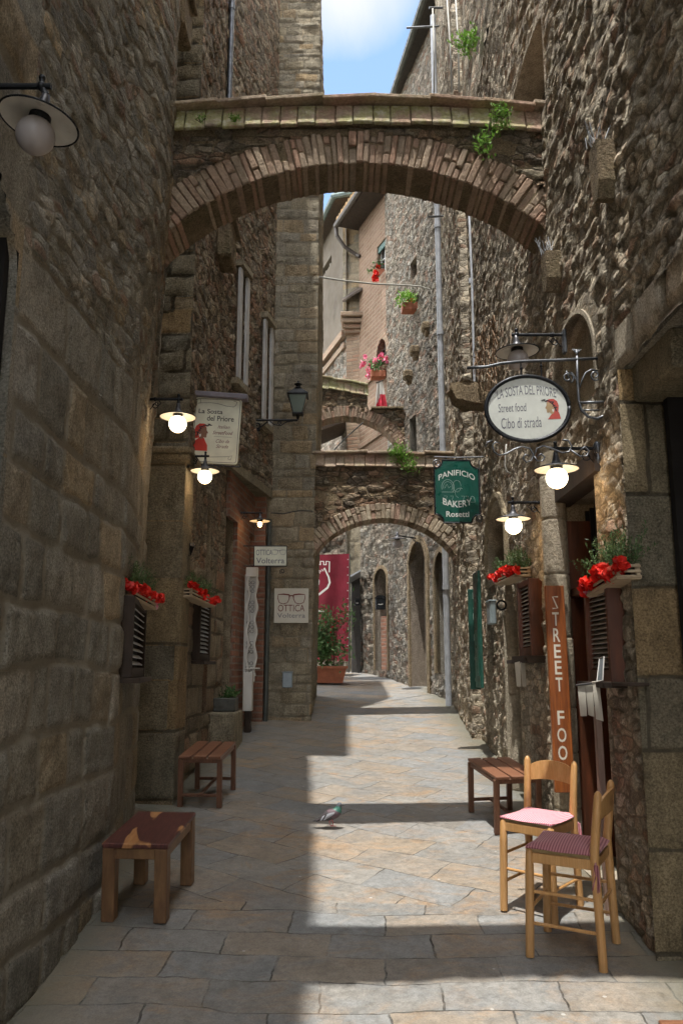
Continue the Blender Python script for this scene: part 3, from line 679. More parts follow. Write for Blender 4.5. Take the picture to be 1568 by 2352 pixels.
# ---- pink brick house
G1 = hole(PPB, 866, 640, 885, 545, .22); G2 = hole(PPB, 865, 832, 887, 768, .25, arch=.3)
AD = hole(PPB, 862, 1540, 888, 1302, .35, arch=.22)
hP = thing('pink_brick_house', 'pink brick house at the bend with flower boxes and an arched doorway', 'house', (.6, 15.1, gz(15)))
wall('wall', PPB, 4.6, 11.0, M['brickfar'], 'flat', 95, .05, amp=.0, rough=.012, parent=hP, holes=[G1, G2])
wall('wall', PPB, 1.1, 4.6, M['farrub'], 'rubble', 96, .03, amp=.018, rough=.02, parent=hP, holes=[AD], sargs=dict(cw=.18, ch=.12))
wall('cornice', PPB, 4.5, 4.66, M['archrub'], 'flat', 97, .05, parent=hP, cap=.05)
for z in (7.05, 5.85):
    mb = MB(); strip(PPB, .02, 1.36, z, z + .10, 0, .05, mb); mb.build('string_course', M['brickfar'], hP)
mb = MB(); strip(PPB, -.05, 1.5, 10.60, 10.68, -.3, .42, mb); mb.build('eaves', plain('dark_soffit', (.06, .045, .035), .8), hP)
e0 = on_path(PPB, -.1, .47)[0]; e1 = on_path(PPB, 1.45, .47)[0]
mb = MB(); mb.tube([(e0.x, e0.y, 10.64), (e1.x, e1.y, 10.64)], .06)
mb.tube([(e0.x, e0.y, 10.62), (e0.x + .02, e0.y, 10.42), (e0.x + .18, e0.y + .02, 10.18), (e0.x + .42, e0.y + .05, 10.02), (.38, 15.72, 9.95)], .04); mb.build('gutter', plain('brown_gutter', (.09, .075, .065), .5, .2), hP)
# tiles over the eaves
def roof_tiles(parent, a, b, up, z, n, name='roof_tiles', L=.45):
    a = Vector(a); b = Vector(b); d = (b - a); up = Vector(up).normalized()
    mb = MB()
    for i in range(n):
        t = (i + .5) / n
        c = a + d * t + V(0, 0, rnd.uniform(-.01, .01))
        mb.tube([c, c + up * L], [d.length / n * .58, d.length / n * .46], 8)
        mb.tube([c + up * (L * .8) + V(0, 0, .03), c + up * (2 * L) + V(0, 0, .03)], [d.length / n * .58, d.length / n * .46], 8)
    return mb.build(name, M['rooftile'], parent)
M['rooftile'] = plain('orange_roof_tile', (.55, .33, .15), .85, 0, .5, 9, .4, col2=(.25, .2, .12))
roof_tiles(hP, (e0.x + .02, e0.y, 10.74), (e1.x, e1.y, 10.74), (.8, .35, .32), 0, 11)
# ---- corner pilaster with quoins
w_ = wall('tower_top', [(.02, 16.25), (.42, 16.05)], 8.5, 11.2, M['archrub'], 'ashlar', 111, .04, parent=hL, sargs=dict(cw=.3, ch=.2)) if 0 else None
cp = thing('brick_corner_pier', 'narrow brick and stone corner pier with a moulded cap at the bend', 'pilaster', (.2, 15.85, gz(15.8)))
wall('shaft', PPIL2, 4.7, 8.3, M['brickpale'], 'flat', 99, .04, rough=.01, parent=cp)
wall('shaft', PPIL2, 1.1, 4.7, M['ashlar'], 'ashlar', 98, .03, rough=.01, parent=cp, sargs=dict(cw=.4, ch=.28))
mb = MB()
for k, (z, e) in enumerate(((8.3, .04), (8.38, .09), (8.48, .15), (8.6, .2))): mb.cbox((.23, 15.9 - e / 2, z + .045), (.30 + e, .2 + e, .09), ch=.01)
mb.build('cap', M['brickpale'], cp)
# ---- plastered house at the back
GP = hole(PPL, 739, 640, 761, 585, .2); GA = hole(PPL, 738, 868, 764, 797, .2, arch=.5)
hL = thing('plastered_house', 'beige plastered upper house behind the bend with a clay tile roof', 'house', (-.5, 17.5, gz(17)))
wall('wall', PPL, 1.2, 8.35, M['farrub'], 'rubble', 101, .045, amp=.02, rough=.02, parent=hL, holes=[GA], sargs=dict(cw=.22, ch=.14))
M['plaster'] = plain('beige_plaster', (.13, .108, .08), .9, 0, .3, 2.2, .3, .01, col2=(.085, .066, .045))
wall('plaster_wall', PPL, 8.35, 11.3, M['plaster'], 'flat', 103, .1, rough=.006, parent=hL, holes=[GP])
mb = MB(); strip(PPL, .5, 5.82, 8.27, 8.42, 0, .1, mb); strip(PPL, .5, 5.82, 8.05, 8.17, 0, .05, mb); mb.build('cornice', M['brickpale'], hL)
M['soffit'] = plain('dark_wood_soffit', (.07, .05, .035), .8)
mb = MB(); zt2 = 11.25
mb.add([(-.13, 15.75, zt2), (.75, 15.45, zt2), (2.2, 18.5, zt2), (-1.2, 19.6, zt2), (-.13, 15.75, zt2 + .06), (.75, 15.45, zt2 + .06), (2.2, 18.5, zt2 + .06), (-1.2, 19.6, zt2 + .06)], [(0, 1, 2, 3), (4, 5, 6, 7), (0, 1, 5, 4), (1, 2, 6, 5), (2, 3, 7, 6), (3, 0, 4, 7)])
mb.build('soffit', M['soffit'], hL)
mb = MB(); mb.bbox((.1, 17.2, 8.3), (1.2, 18.2, 11.2)); mb.build('end_wall', M['plaster'], hL)
mb = MB(); mb.tube([(-1.25, 19.7, zt2 + .06), (-.16, 15.72, zt2 + .06), (.78, 15.4, zt2 + .06)], .07); mb.build('gutter', plain('green_grey_gutter', (.13, .17, .16), .5, .3), hL)
roof_tiles(hL, (-.10, 15.85, zt2 + .16), (.75, 15.55, zt2 + .16), (.1, .8, .38), 0, 9, L=.5)
wall('back_masonry', [(.03, 15.97), (.42, 15.84)], 8.75, 11.2, M['ashlar'], 'ashlar', 111, .04, parent=hL, sargs=dict(cw=.3, ch=.2))
mb = MB(); mb.add([(.02, 15.75, 8.95), (.42, 15.6, 9.15), (.42, 16.0, 9.45), (.02, 16.2, 9.25), (.02, 15.75, 9.0), (.42, 15.6, 9.2), (.42, 16.0, 9.5), (.02, 16.2, 9.3)], [(0, 1, 2, 3), (4, 5, 6, 7), (0, 1, 5, 4), (1, 2, 6, 5), (2, 3, 7, 6), (3, 0, 4, 7)]); mb.build('lean_roof', M['soffit'], hL)
# ---- low house carrying the banner
hN = thing('low_rubble_house', 'low pink rubble wall house behind the maroon banner', 'house', (-.8, 15.4, gz(15.4)))
wall('wall', PBAN, 1.2, 4.9, M['farrub'], 'rubble', 107, .03, amp=.015, rough=.02, parent=hN, cap=.6, sargs=dict(cw=.14, ch=.10))
mb = MB(); mb.add([(-2, 14.6, 5.3), (.08, 15.5, 6.35), (.08, 16.2, 6.3), (-2, 16.0, 5.3), (-2, 14.6, 5.42), (.08, 15.5, 6.5), (.08, 16.2, 6.5), (-2, 16.0, 5.42)], [(0, 1, 2, 3), (4, 5, 6, 7), (0, 1, 5, 4), (1, 2, 6, 5), (2, 3, 7, 6), (3, 0, 4, 7)])
mb.build('canopy_roof', M['soffit'], hN)
for (par, a, b) in ((hA, (-5, -7, -1), (-1.70, 6.0, 11.1)), (hB, (-5, 6.9, 0), (-1.68, 10.0, 12.9)), (hR, (2.1, -7, -1), (5, 3.6, 12.4)), (hR, (2.05, 3.7, -1), (5, 8.8, 12.4)), (hM, (1.9, 9.0, 0), (5, 12, 12.1)), (tw, (-3, 10.6, .5), (-.62, 12.3, 11.1)), (hF, (1.9, 12.0, 0), (5, 15, 11.9)), (hP, (1.25, 15.2, 0), (5, 19, 10.5))):
    mb = MB(); mb.bbox(a, b); mb.build('inner_masonry', M['dark'], par)
# ---------------------------------------------------------------- arches
def vmat(name, cs, moss):
    m, nt, b = nodes(name); N = NT(nt); P = N.pos(); g = N.n('ShaderNodeNewGeometry')
    col = N.ramp(g.outputs['Random Per Island'], [(i / (len(cs) - 1), c) for i, c in enumerate(cs)])
    n1 = N.noise(P, 5, 7, .7); n2 = N.noise(P, 50, 5, .7)
    col = N.mix(col, N.ramp(n2, [(.25, .5), (.75, 1.3)]), .85, 'MULTIPLY')
    col = N.mix(col, (.10, .085, .06), N.math('MULTIPLY', N.ramp(n1, [(.45, 0), (.68, 1)]), .55))
    if moss:
        f = N.ramp(N.noise(P, 4.2, 8, .72), [(.42, 0), (.55, 1)])
        col = N.mix(col, N.ramp(N.noise(P, 22, 5, .7), [(.3, (.24, .23, .11)), (.5, (.44, .43, .20)), (.68, (.62, .62, .50))]), N.math('MULTIPLY', f, moss))
    N.l(col, b.inputs['Base Color']); b.inputs['Roughness'].default_value = .9; b.inputs['Specular IOR Level'].default_value = .2
    N.l(N.bump(N.math('ADD', n2, N.math('MULTIPLY', n1, 1.5)), .8, .02), b.inputs['Normal'])
    return m
M['vou'] = vmat('arch_bricks', [(.40, .28, .20), (.36, .25, .18), (.43, .33, .24), (.38, .29, .215), (.42, .26, .185), (.35, .28, .21)], 0)
M['vou2'] = vmat('pale_arch_bricks', [(.50, .41, .29), (.43, .34, .25), (.54, .46, .34), (.48, .32, .24), (.42, .36, .27)], 0)
M['tile'] = vmat('coping_tiles', [(.46, .30, .22), (.56, .40, .30), (.46, .35, .26), (.56, .46, .36)], .85)
M['tileclean'] = vmat('ridge_tiles', [(.62, .42, .33), (.55, .36, .27), (.62, .48, .38), (.52, .40, .31)], .25)
def circ(a, b, c):
    ax, az, bx, bz, cx, cz = a.x, a.z, b.x, b.z, c.x, c.z
    d = 2 * (ax * (bz - cz) + bx * (cz - az) + cx * (az - bz))
    ux = ((ax * ax + az * az) * (bz - cz) + (bx * bx + bz * bz) * (cz - az) + (cx * cx + cz * cz) * (az - bz)) / d
    uz = ((ax * ax + az * az) * (cx - bx) + (bx * bx + bz * bz) * (ax - cx) + (cx * cx + cz * cz) * (bx - ax)) / d
    return ux, uz, math.hypot(ax - ux, az - uz)
def arch(label, Y, th, cx, cz, r, ring, xL, xR, ztop, bow, mats, seed, bw=.044, tw_=.135, th_tile=.15, slope=0.0, yaw=0.0, zleg=None, jig=.010, step=None):
    rr = random.Random(seed); o = thing('stone_arch', label, 'arch', ((xL + xR) / 2, Y, ztop - .6), 'arches spanning the alley')
    xm = (xL + xR) / 2
    def yw(x, y): return y + (x - xm) * yaw
    top = lambda x: (ztop + slope * (x - xm) - bow * ((x - xm) / ((xR - xL) / 2)) ** 2) if not step or x < step[0] else step[1]
    xC = step[0] if step else xR
    a0 = math.acos(max(-1, min(1, (xR + .05 - cx) / r))); a1 = math.acos(max(-1, min(1, (xL - .05 - cx) / r)))
    n = int((a1 - a0) * r / bw); mb = MB(); a = a0
    while a < a1:
        da = bw / r * rr.uniform(.8, 1.25); am = a + da / 2
        rd = V(math.cos(am), 0, math.sin(am)); tg = V(-math.sin(am), 0, math.cos(am))
        cuts = [0, ring] if rr.random() < .55 else [0, ring * rr.choice((.35, .5, .62)), ring]
        for c0, c1 in zip(cuts[:-1], cuts[1:]):
            rm = r + (c0 + c1) / 2; c = V(cx, 0, cz) + rd * rm
            j = rr.uniform(-jig, jig * .6); top_ = (c1 == ring)
            hh = (c1 - c0 - .009) * (rr.uniform(.93, 1.02) if top_ else 1)
            wd = da * rm * .925
            cc = V(c.x, yw(c.x, Y + th / 2) + j, c.z)
            yv = V(0, 1, 0)
            rq = Matrix.Rotation(rr.gauss(0, .022), 3, 'Y'); rd_, tg_ = rq @ rd, rq @ tg
            mb.cbox(cc, (hh, th + rr.uniform(-.02, .015), wd), (rd_, yv, tg_), .008)
        a += da
    mb.build('voussoirs', mats[0], o)
    # mortar behind the bricks + infill core
    mb = MB(); K = 28; pts = []
    for i in range(K + 1):
        am = a0 + (a1 - a0) * i / K; pts.append((cx + (r + .008) * math.cos(am), cz + (r + .008) * math.sin(am)))
    for (p, q) in zip(pts[:-1], pts[1:]):
        for yy0, yy1 in ((.012, th - .012),):
            x0, z0 = p; x1, z1 = q
            vs = [(x0, yw(x0, Y + yy0), z0), (x1, yw(x1, Y + yy0), z1), (x1, yw(x1, Y + yy0), top(x1) - .02), (x0, yw(x0, Y + yy0), top(x0) - .02),
                  (x0, yw(x0, Y + yy1), z0), (x1, yw(x1, Y + yy1), z1), (x1, yw(x1, Y + yy1), top(x1) - .02), (x0, yw(x0, Y + yy1), top(x0) - .02)]
            mb.add(vs, [(0, 1, 2, 3), (4, 5, 6, 7), (0, 1, 5, 4), (2, 3, 7, 6)])
    mb.build('mortar_core', mats[1], o)
    # displaced stone infill faces between ring and coping
    zb = min(cz + r * math.sin(a0), cz + r * math.sin(a1))
    for side in (0, 1):
        yy = Y + (0 if not side else th)
        path = [(xL - .05, yw(xL - .05, yy)), (xR + .05, yw(xR + .05, yy))]
        if side: path = path[::-1]
        w = wall('infill', path, zb, max(top(xL), top(xR), top(xm)), mats[1], 'rubble', seed + side, .02, amp=.012, rough=.015, parent=o, sargs=dict(cw=.2, ch=.09, jw=.2))
        me = w.data; bm = bmesh.new(); bm.from_mesh(me); O = org(w)
        kill = []
        for f in bm.faces:
            c = f.calc_center_median(); x, z = c.x + O.x, c.z + O.z
            if math.hypot(x - cx, z - cz) < r + ring * .93 or z > top(x): kill.append(f)
        bmesh.ops.delete(bm, geom=kill, context='FACES'); bm.to_mesh(me); bm.free()
    # coping tiles, front and back slopes
    x = xL; slopes = [MB(), MB()]
    while x < xC:
        w = tw_ * rr.uniform(.85, 1.15); xe = min(x + w, xC + .02); c = (x + xe) / 2; t = top(min(c, xC - .01))
        for sgn, y0 in ((-1, Y), (1, Y + th)):
            b0 = V(c, yw(c, y0) + sgn * .030, t + rr.uniform(-.012, .010)); b1 = V(c, yw(c, y0) + sgn * -.02, t + th_tile)
            Z = (b1 - b0).normalized(); Yv = V(1, 0, 0).cross(Z)
            X = (V(1, 0, slope - 2 * bow * (c - xm) / ((xR - xL) / 2) ** 2)).normalized(); Yv = Z.cross(X).normalized()
            slopes[sgn > 0].cbox((b0 + b1) / 2, (xe - x - .006, .028, (b1 - b0).length + .02), (X, Yv, Z), .006)
        x = xe
    for q in slopes: q.build('coping_slope', mats[2], o)
    mb = MB(); x = xL
    mb.bbox((xL, Y + .0, ztop - bow - .03), (xR, Y + th, ztop - bow + .02)) if yaw == 0 and slope == 0 else None
    for (p, q) in zip(pts[:-1], pts[1:]):
        x0, x1 = p[0], q[0]
        if step and max(x0, x1) > step[0]: continue
        vs = [(xx, yw(xx, Y + yy), top(xx) + zz) for yy, zz in ((-.012, -.01), (.012, th_tile), (th - .012, th_tile), (th + .012, -.01)) for xx in (x0, x1)]
        mb.add(vs, [(0, 1, 3, 2), (2, 3, 5, 4), (4, 5, 7, 6), (0, 1, 7, 6)])
    mb.build('coping_bed', mats[1], o)
    mb = MB(); i = 0
    while x < xC - .02:
        w = rr.uniform(.30, .40); xe = min(x + w, xC + .01); c = (x + xe) / 2; t = top(min(c, xC - .01)) + th_tile
        s2 = slope - 2 * bow * (c - xm) / ((xR - xL) / 2) ** 2
        X = V(1, 0, s2 + (.05 if c < xm else -.05) + rr.uniform(-.015, .015)).normalized(); Yv = V(0, 1, 0); Z = X.cross(Yv)
        mb.cbox(V(c, yw(c, Y + th / 2) - .01, t + .026 + rr.uniform(-.006, .012)), (xe - x + .012, th + .11, .028), (X, Yv, Z), .005)
        x = xe; i += 1
    mb.build('ridge_tiles', mats[3], o)
    return o
Y1 = 5.05
c1 = circ(atY(395, 525, Y1), atY(850, 376, Y1), atY(1252, 527, Y1))
zt1 = atY(850, 288, Y1).z
arch('nearest brick arch with mossy tile coping over the alley', Y1, .36, *c1, .25, atY(386, 300, Y1).x, 1.40, zt1, .05, (M['vou'], M['archrub'], M['tile'], M['tileclean']), 5)
Y2 = 10.16
c2 = circ(atY(722, 1272, Y2), atY(877, 1192, Y2), atY(1052, 1285, Y2))
zt2_ = atY(877, 1072, Y2).z
arch('pale brick arch with rosy tile coping between the tower and the bakery sign', Y2, .36, *c2, .205, -.36, 1.44, zt2_, .0, (M['vou2'], M['archrub'], M['tileclean'], M['tileclean']), 8, slope=-.01, bw=.055, tw_=.125, th_tile=.15)
Y3 = 13.55
c3 = circ(atY(722, 975, Y3), atY(790, 957, Y3), atY(917, 1030, Y3))
arch('farthest small brick arch with green mossy coping stepping down to the right', Y3, .36, *c3, .2, -.48, 1.05, atY(790, 905, Y3).z, .0, (M['vou'], M['archrub'], M['tile'], M['tile']), 12, slope=-.18, tw_=.12, th_tile=.17, step=(atY(843, 880, Y3).x, atY(880, 940, Y3).z))
mb = MB(); a = atY(852, 936, Y3 - .05); b = atY(926, 942, Y3 - .05); mb.cbox(((a.x + b.x) / 2, Y3 + .16, a.z), (b.x - a.x, .46, .035), ch=.005); tag(mb.build('stone_ledge', M['archrub'], None, origin=a), 'thin dark ledge slab capping the low right end of the farthest arch', 'ledge')
arch('arch overhead behind the viewer', 2.56, .42, .07, 4.35, 1.62, .23, -1.22, 1.36, 6.25, .02, (M['vou'], M['archrub'], M['tile'], M['tileclean']), 15)
# ---------------------------------------------------------------- sky, sun, camera
SUNV = Vector((-.10, -.2, 1)).normalized()
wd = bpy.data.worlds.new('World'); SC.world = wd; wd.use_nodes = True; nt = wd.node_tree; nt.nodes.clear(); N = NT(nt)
out = N.n('ShaderNodeOutputWorld'); bg = N.n('ShaderNodeBackground'); sky = N.n('ShaderNodeTexSky'); sky.sky_type = 'NISHITA'; sky.sun_disc = False
sky.sun_elevation = math.asin(SUNV.z); sky.sun_rotation = math.atan2(SUNV.x, SUNV.y) % (2 * math.pi); sky.altitude = 300; sky.air_density = 1.0; sky.dust_density = .6; sky.ozone_density = 1.0
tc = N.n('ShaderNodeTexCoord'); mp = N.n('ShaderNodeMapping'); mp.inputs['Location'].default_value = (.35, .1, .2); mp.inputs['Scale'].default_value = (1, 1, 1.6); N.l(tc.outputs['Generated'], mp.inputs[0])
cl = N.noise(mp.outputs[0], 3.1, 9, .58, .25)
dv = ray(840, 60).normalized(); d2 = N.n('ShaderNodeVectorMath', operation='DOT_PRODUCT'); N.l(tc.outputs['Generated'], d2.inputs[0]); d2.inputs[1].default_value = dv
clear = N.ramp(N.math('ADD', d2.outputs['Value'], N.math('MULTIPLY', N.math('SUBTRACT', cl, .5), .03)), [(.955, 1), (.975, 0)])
fill_clouds = N.math('MULTIPLY', N.ramp(cl, [(.40, 0), (.54, 1)]), clear)  # unseen bright clouds added for fill light, kept clear of the visible patch
cd_ = ray(790, -90).normalized(); dt = N.n('ShaderNodeVectorMath', operation='DOT_PRODUCT'); N.l(tc.outputs['Generated'], dt.inputs[0]); dt.inputs[1].default_value = cd_
bank = N.ramp(N.math('ADD', dt.outputs['Value'], N.math('MULTIPLY', N.math('SUBTRACT', N.noise(tc.outputs['Generated'], 9, 8, .6, .3), .5), .0035)), [(.99935, 0), (.99995, 1)])
skyc = N.mix(sky.outputs[0], (2.6, 2.65, 2.75), bank)
col = N.mix(skyc, (14.5, 14.3, 13.8), N.math('MULTIPLY', fill_clouds, .92))
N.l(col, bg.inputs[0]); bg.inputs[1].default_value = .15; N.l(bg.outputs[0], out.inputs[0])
sl = bpy.data.lights.new('sun', 'SUN'); sl.energy = 2.4; sl.angle = R(.53); sl.color = (1, .965, .9)
so = bpy.data.objects.new('sun', sl); COL.objects.link(so); so.rotation_euler = SUNV.to_track_quat('Z', 'Y').to_euler()
cd = bpy.data.cameras.new('camera'); co_ = bpy.data.objects.new('camera', cd); COL.objects.link(co_); SC.camera = co_
co_.location = CAM; co_.rotation_euler = (R(90) + TH, 0, 0); cd.sensor_fit = 'VERTICAL'; cd.sensor_height = 36; cd.lens = 36 * FPX / 2352; cd.clip_start = .05; cd.clip_end = 1500
SC.view_settings.view_transform = 'Standard'; SC.view_settings.look = 'None'; SC.view_settings.exposure = 1.38; SC.view_settings.gamma = 1
SC.cycles.max_bounces = 6; SC.cycles.use_adaptive_sampling = True; SC.cycles.adaptive_threshold = .03; SC.cycles.diffuse_bounces = 4
# ================================================================ objects
M['ochwood'] = wood('golden_beech', (.50, .26, .09), (.60, .34, .14), (70, 70, 4), .4, .9)
M['redwood'] = wood('oiled_red_wood', (.17, .072, .038), (.25, .11, .058), (6, 60, 60), .45)
M['redwood2'] = wood('oiled_red_wood_legs', (.12, .052, .027), (.19, .085, .045), (60, 60, 4), .5)
def two_tone():
    m, nt, b = nodes('two_tone_rosewood'); N = NT(nt); tc = N.n('ShaderNodeTexCoord'); mp = N.n('ShaderNodeMapping'); mp.inputs['Scale'].default_value = (5.5, 1.3, 3); mp.inputs['Location'].default_value = (.6, .3, 0); N.l(tc.outputs['Object'], mp.inputs[0])
    f = N.noise(mp.outputs[0], 1.3, 3, .5, .5); mp2 = N.n('ShaderNodeMapping'); mp2.inputs['Scale'].default_value = (40, 4, 4); N.l(tc.outputs['Object'], mp2.inputs[0]); g = N.noise(mp2.outputs[0], 2, 5, .6)
    c = N.mix(N.ramp(g, [(.3, (.06, .018, .018)), (.7, (.13, .045, .035))]), N.ramp(g, [(.3, (.36, .15, .05)), (.7, (.50, .26, .11))]), N.ramp(f, [(.525, 0), (.545, 1)]))
    N.l(c, b.inputs['Base Color']); b.inputs['Roughness'].default_value = .38; return m
M['rosewood'] = two_tone()
M['rosewood2'] = wood('rosewood_legs', (.15, .075, .035), (.26, .14, .06), (12, 12, 2), .45)
M['plank'] = wood('varnished_orange_plank', (.20, .058, .018), (.40, .125, .03), (40, 40, 2.5), .3, .9)
M['doorwood'] = wood('dark_red_door_wood', (.07, .025, .012), (.15, .045, .018), (16, 16, 2), .4)
M['darkwood'] = wood('dark_brown_wood', (.03, .018, .011), (.05, .03, .018), (16, 16, 3), .8)
M['slat'] = plain('weathered_slats', (.33, .30, .27), .6, 0, .35, 9, .2)
M['slatpale'] = plain('pale_blue_slats', (.50, .53, .56), .5, 0, .25, 9, .1)
M['crate'] = wood('pale_crate_wood', (.40, .30, .19), (.50, .40, .27), (6, 20, 20), .7)
M['cream'] = plain('cream_sign_enamel', (.80, .80, .66), .4, 0, .16, 5, .03)
M['creamw'] = plain('white_sign_enamel', (.72, .74, .68), .35, 0, .14, 6, .03)
M['ink'] = plain('black_lettering', (.035, .03, .03), .5, 0, .1, 5, 0)
M['inkgrey'] = plain('grey_lettering', (.16, .16, .19), .5, 0, .1, 5, 0)
M['inkbrown'] = plain('brown_red_lettering', (.16, .03, .025), .5, 0, .1, 5, 0)
M['red'] = plain('red_sign_paint', (.62, .05, .03), .5, 0, .15, 9, 0)
M['red2'] = plain('faded_red_sign_paint', (.55, .09, .07), .5, 0, .15, 9, 0)
M['skin'] = plain('ochre_sign_paint', (.48, .33, .18), .5, 0, .15, 9, 0)
M['skin2'] = plain('brown_sign_paint', (.26, .13, .08), .5, 0, .15, 9, 0)
M['green'] = plain('green_sign_enamel', (.006, .095, .068), .35, 0, .15, 4, .03)
M['greendoor'] = plain('worn_green_paint', (.018, .105, .075), .45, 0, .35, 6, .2)
M['ivory'] = plain('ivory_lettering', (.72, .68, .58), .5, 0, .1, 5, 0)
M['whitetext'] = plain('white_lettering', (.74, .76, .72), .5, 0, .05, 5, 0)
M['paleline'] = plain('pale_green_line_paint', (.33, .45, .40), .5, 0, .05, 5, 0)
M['petal'] = leafmat('red_petals', (.55, .012, .01), (.78, .03, .015), (.85, .05, .03), .2)
M['petalpink'] = leafmat('pink_petals', (.72, .06, .16), (.85, .28, .42), (.9, .6, .68), .2)
M['rosemary'] = leafmat('rosemary_leaves', (.05, .09, .035), (.10, .17, .06), (.17, .25, .10), .15)
M['herb'] = leafmat('bright_green_leaves', (.10, .22, .03), (.20, .38, .06), (.32, .48, .12), .3)
M['shrub'] = leafmat('shrub_leaves', (.04, .10, .03), (.10, .20, .06), (.22, .32, .14), .25)
M['stem'] = plain('brown_stem', (.11, .08, .05), .8)
M['dryvine'] = plain('dry_vine', (.27, .17, .10), .8)
M['terracotta'] = plain('terracotta', (.42, .14, .07), .7, 0, .25, 6, .1)
M['maroon'] = plain('maroon_cloth', (.20, .010, .026), .75, 0, .25, 2, .1)
M['greycloth'] = plain('grey_box_metal', (.26, .30, .33), .4, .3, .15, 8, .05)
M['paper'] = plain('cream_menu_card', (.52, .49, .42), .5, 0, .15, 6, .05)
M['meterbox'] = plain('blue_grey_box', (.28, .34, .36), .45, 0, .15, 8, .05)
# ---------- text and flat art
def glyphs(s, shear=0.0, bold=0.0, space=1.0):
    c = bpy.data.curves.new('t', 'FONT'); c.body = s; c.size = 1; c.shear = shear; c.offset = bold; c.space_character = space; c.resolution_u = 3
    c.align_x = 'CENTER'; c.fill_mode = 'FRONT'
    o = bpy.data.objects.new('t', c); COL.objects.link(o); bpy.context.view_layer.update()
    me = bpy.data.meshes.new_from_object(o.evaluated_get(bpy.context.evaluated_depsgraph_get()))
    vs = [(v.co.x, v.co.y) for v in me.vertices]; fs = [tuple(p.vertices) for p in me.polygons]
    bpy.data.objects.remove(o); bpy.data.curves.remove(c); bpy.data.meshes.remove(me)
    return vs, fs
class Plane:
    "flat or gently bent sign face: maps (u,w) in metres to the world"
    def __init__(s, o, U, W, n): s.o = Vector(o); s.U = Vector(U).normalized(); s.W = Vector(W).normalized(); s.n = Vector(n).normalized()
    def __call__(s, u, w, d=0.0):
        if 0 < d < .006: d *= .2
        return s.o + s.U * u + s.W * w + s.n * d
def px_plane(pO, pU, pW, Y):
    "plane y=Y with origin at photo point pO, u axis toward pU, w axis toward pW; outward normal to the viewer"
    o = atY(*pO, Y); U = (atY(*pU, Y) - o).normalized(); n = V(0, -1, 0); W = (atY(*pW, Y) - o); W = (W - U * W.dot(U)).normalized()
    return Plane(o, U, W, n)
def text(s, pl, u, w, h, width=None, mat='ink', parent=None, d=.003, shear=0, bold=0, arc=0, name='lettering', taper=None, mb=None, space=1.0):
    vs, fs = glyphs(s, shear, bold, space)
    x0 = min(v[0] for v in vs); x1 = max(v[0] for v in vs); y0 = min(v[1] for v in vs); y1 = max(v[1] for v in vs)
    sy = h / (y1 - y0); sx = (width / (x1 - x0)) if width else sy
    out = []
    for (x, y) in vs:
        X = (x - (x0 + x1) / 2) * sx; Yv = (y - y0) * sy
        if taper: Yv *= taper(X)
        if callable(arc): Yv += arc(X)
        elif arc:
            a = X / arc; X = math.sin(a) * (arc + Yv); Yv = math.cos(a) * (arc + Yv) - arc
        out.append(pl(u + X, w + Yv, d))
    own = mb is None; mb = mb or MB(); mb.add(out, fs)
    return mb.build(name, M[mat], parent, fix=False) if own else mb
def poly(pl, pts, d, mb): return mb.add([pl(u, w, d) for u, w in pts], [tuple(range(len(pts)))])
def ribbon(pl, pts, wd, d, mb):
    n = len(pts); vs = []
    for i in range(n):
        a = pts[max(0, i - 1)]; b = pts[min(n - 1, i + 1)]; t = Vector((b[0] - a[0], b[1] - a[1]));
        if t.length < 1e-9: t = Vector((1, 0))
        t.normalize(); w2 = wd(i / (n - 1)) / 2 if callable(wd) else wd / 2
        vs += [pl(pts[i][0] - t.y * w2, pts[i][1] + t.x * w2, d), pl(pts[i][0] + t.y * w2, pts[i][1] - t.x * w2, d)]
    return mb.add(vs, [(2 * i, 2 * i + 1, 2 * i + 3, 2 * i + 2) for i in range(n - 1)])
def arcpts(cx, cy, r, a0, a1, n=14, ry=None): return [(cx + r * math.cos(R(a0 + (a1 - a0) * k / n)), cy + (ry or r) * math.sin(R(a0 + (a1 - a0) * k / n))) for k in range(n + 1)]
def spiral(cx, cy, r0, r1, a0, turns, n=26): return [(cx + (r0 + (r1 - r0) * k / n) * math.cos(R(a0) + turns * 2 * math.pi * k / n), cy + (r0 + (r1 - r0) * k / n) * math.sin(R(a0) + turns * 2 * math.pi * k / n)) for k in range(n + 1)]
def wire(pl, pts, r, mb, d=0, n=6): return mb.tube([pl(u, w, d) for u, w in pts], r, n)
# ---------- foliage
def leaf(mb, c, L, w, rr, up=.2):
    a = rr.uniform(0, 6.283); e = rr.uniform(-.5, 1.1) + up
    t = V(math.cos(a) * math.cos(e), math.sin(a) * math.cos(e), math.sin(e)); s = t.cross(V(rr.uniform(-1, 1), rr.uniform(-1, 1), rr.uniform(-1, 1))).normalized(); n = t.cross(s)
    mb.add([c, c + t * L * .5 + s * w * .5 + n * L * .08, c + t * L, c + t * L * .5 - s * w * .5 + n * L * .08], [(0, 1, 2, 3)])
def foliage(name, mat, parent, c, rad, n, L, w, seed, up=.2, branches=6):
    rr = random.Random(seed); mb = MB(); c = Vector(c); cs = [c + V(rr.gauss(0, .45) * rad[0], rr.gauss(0, .45) * rad[1], rr.gauss(0, .45) * rad[2]) for _ in range(branches)]
    for i in range(n):
        q = rr.choice(cs); p = q + V(rr.gauss(0, .3) * rad[0], rr.gauss(0, .3) * rad[1], rr.gauss(0, .3) * rad[2])
        leaf(mb, p, L * rr.uniform(.6, 1.3), w * rr.uniform(.7, 1.2), rr, up)
    return mb.build(name, mat, parent, uv=False, fix=False)
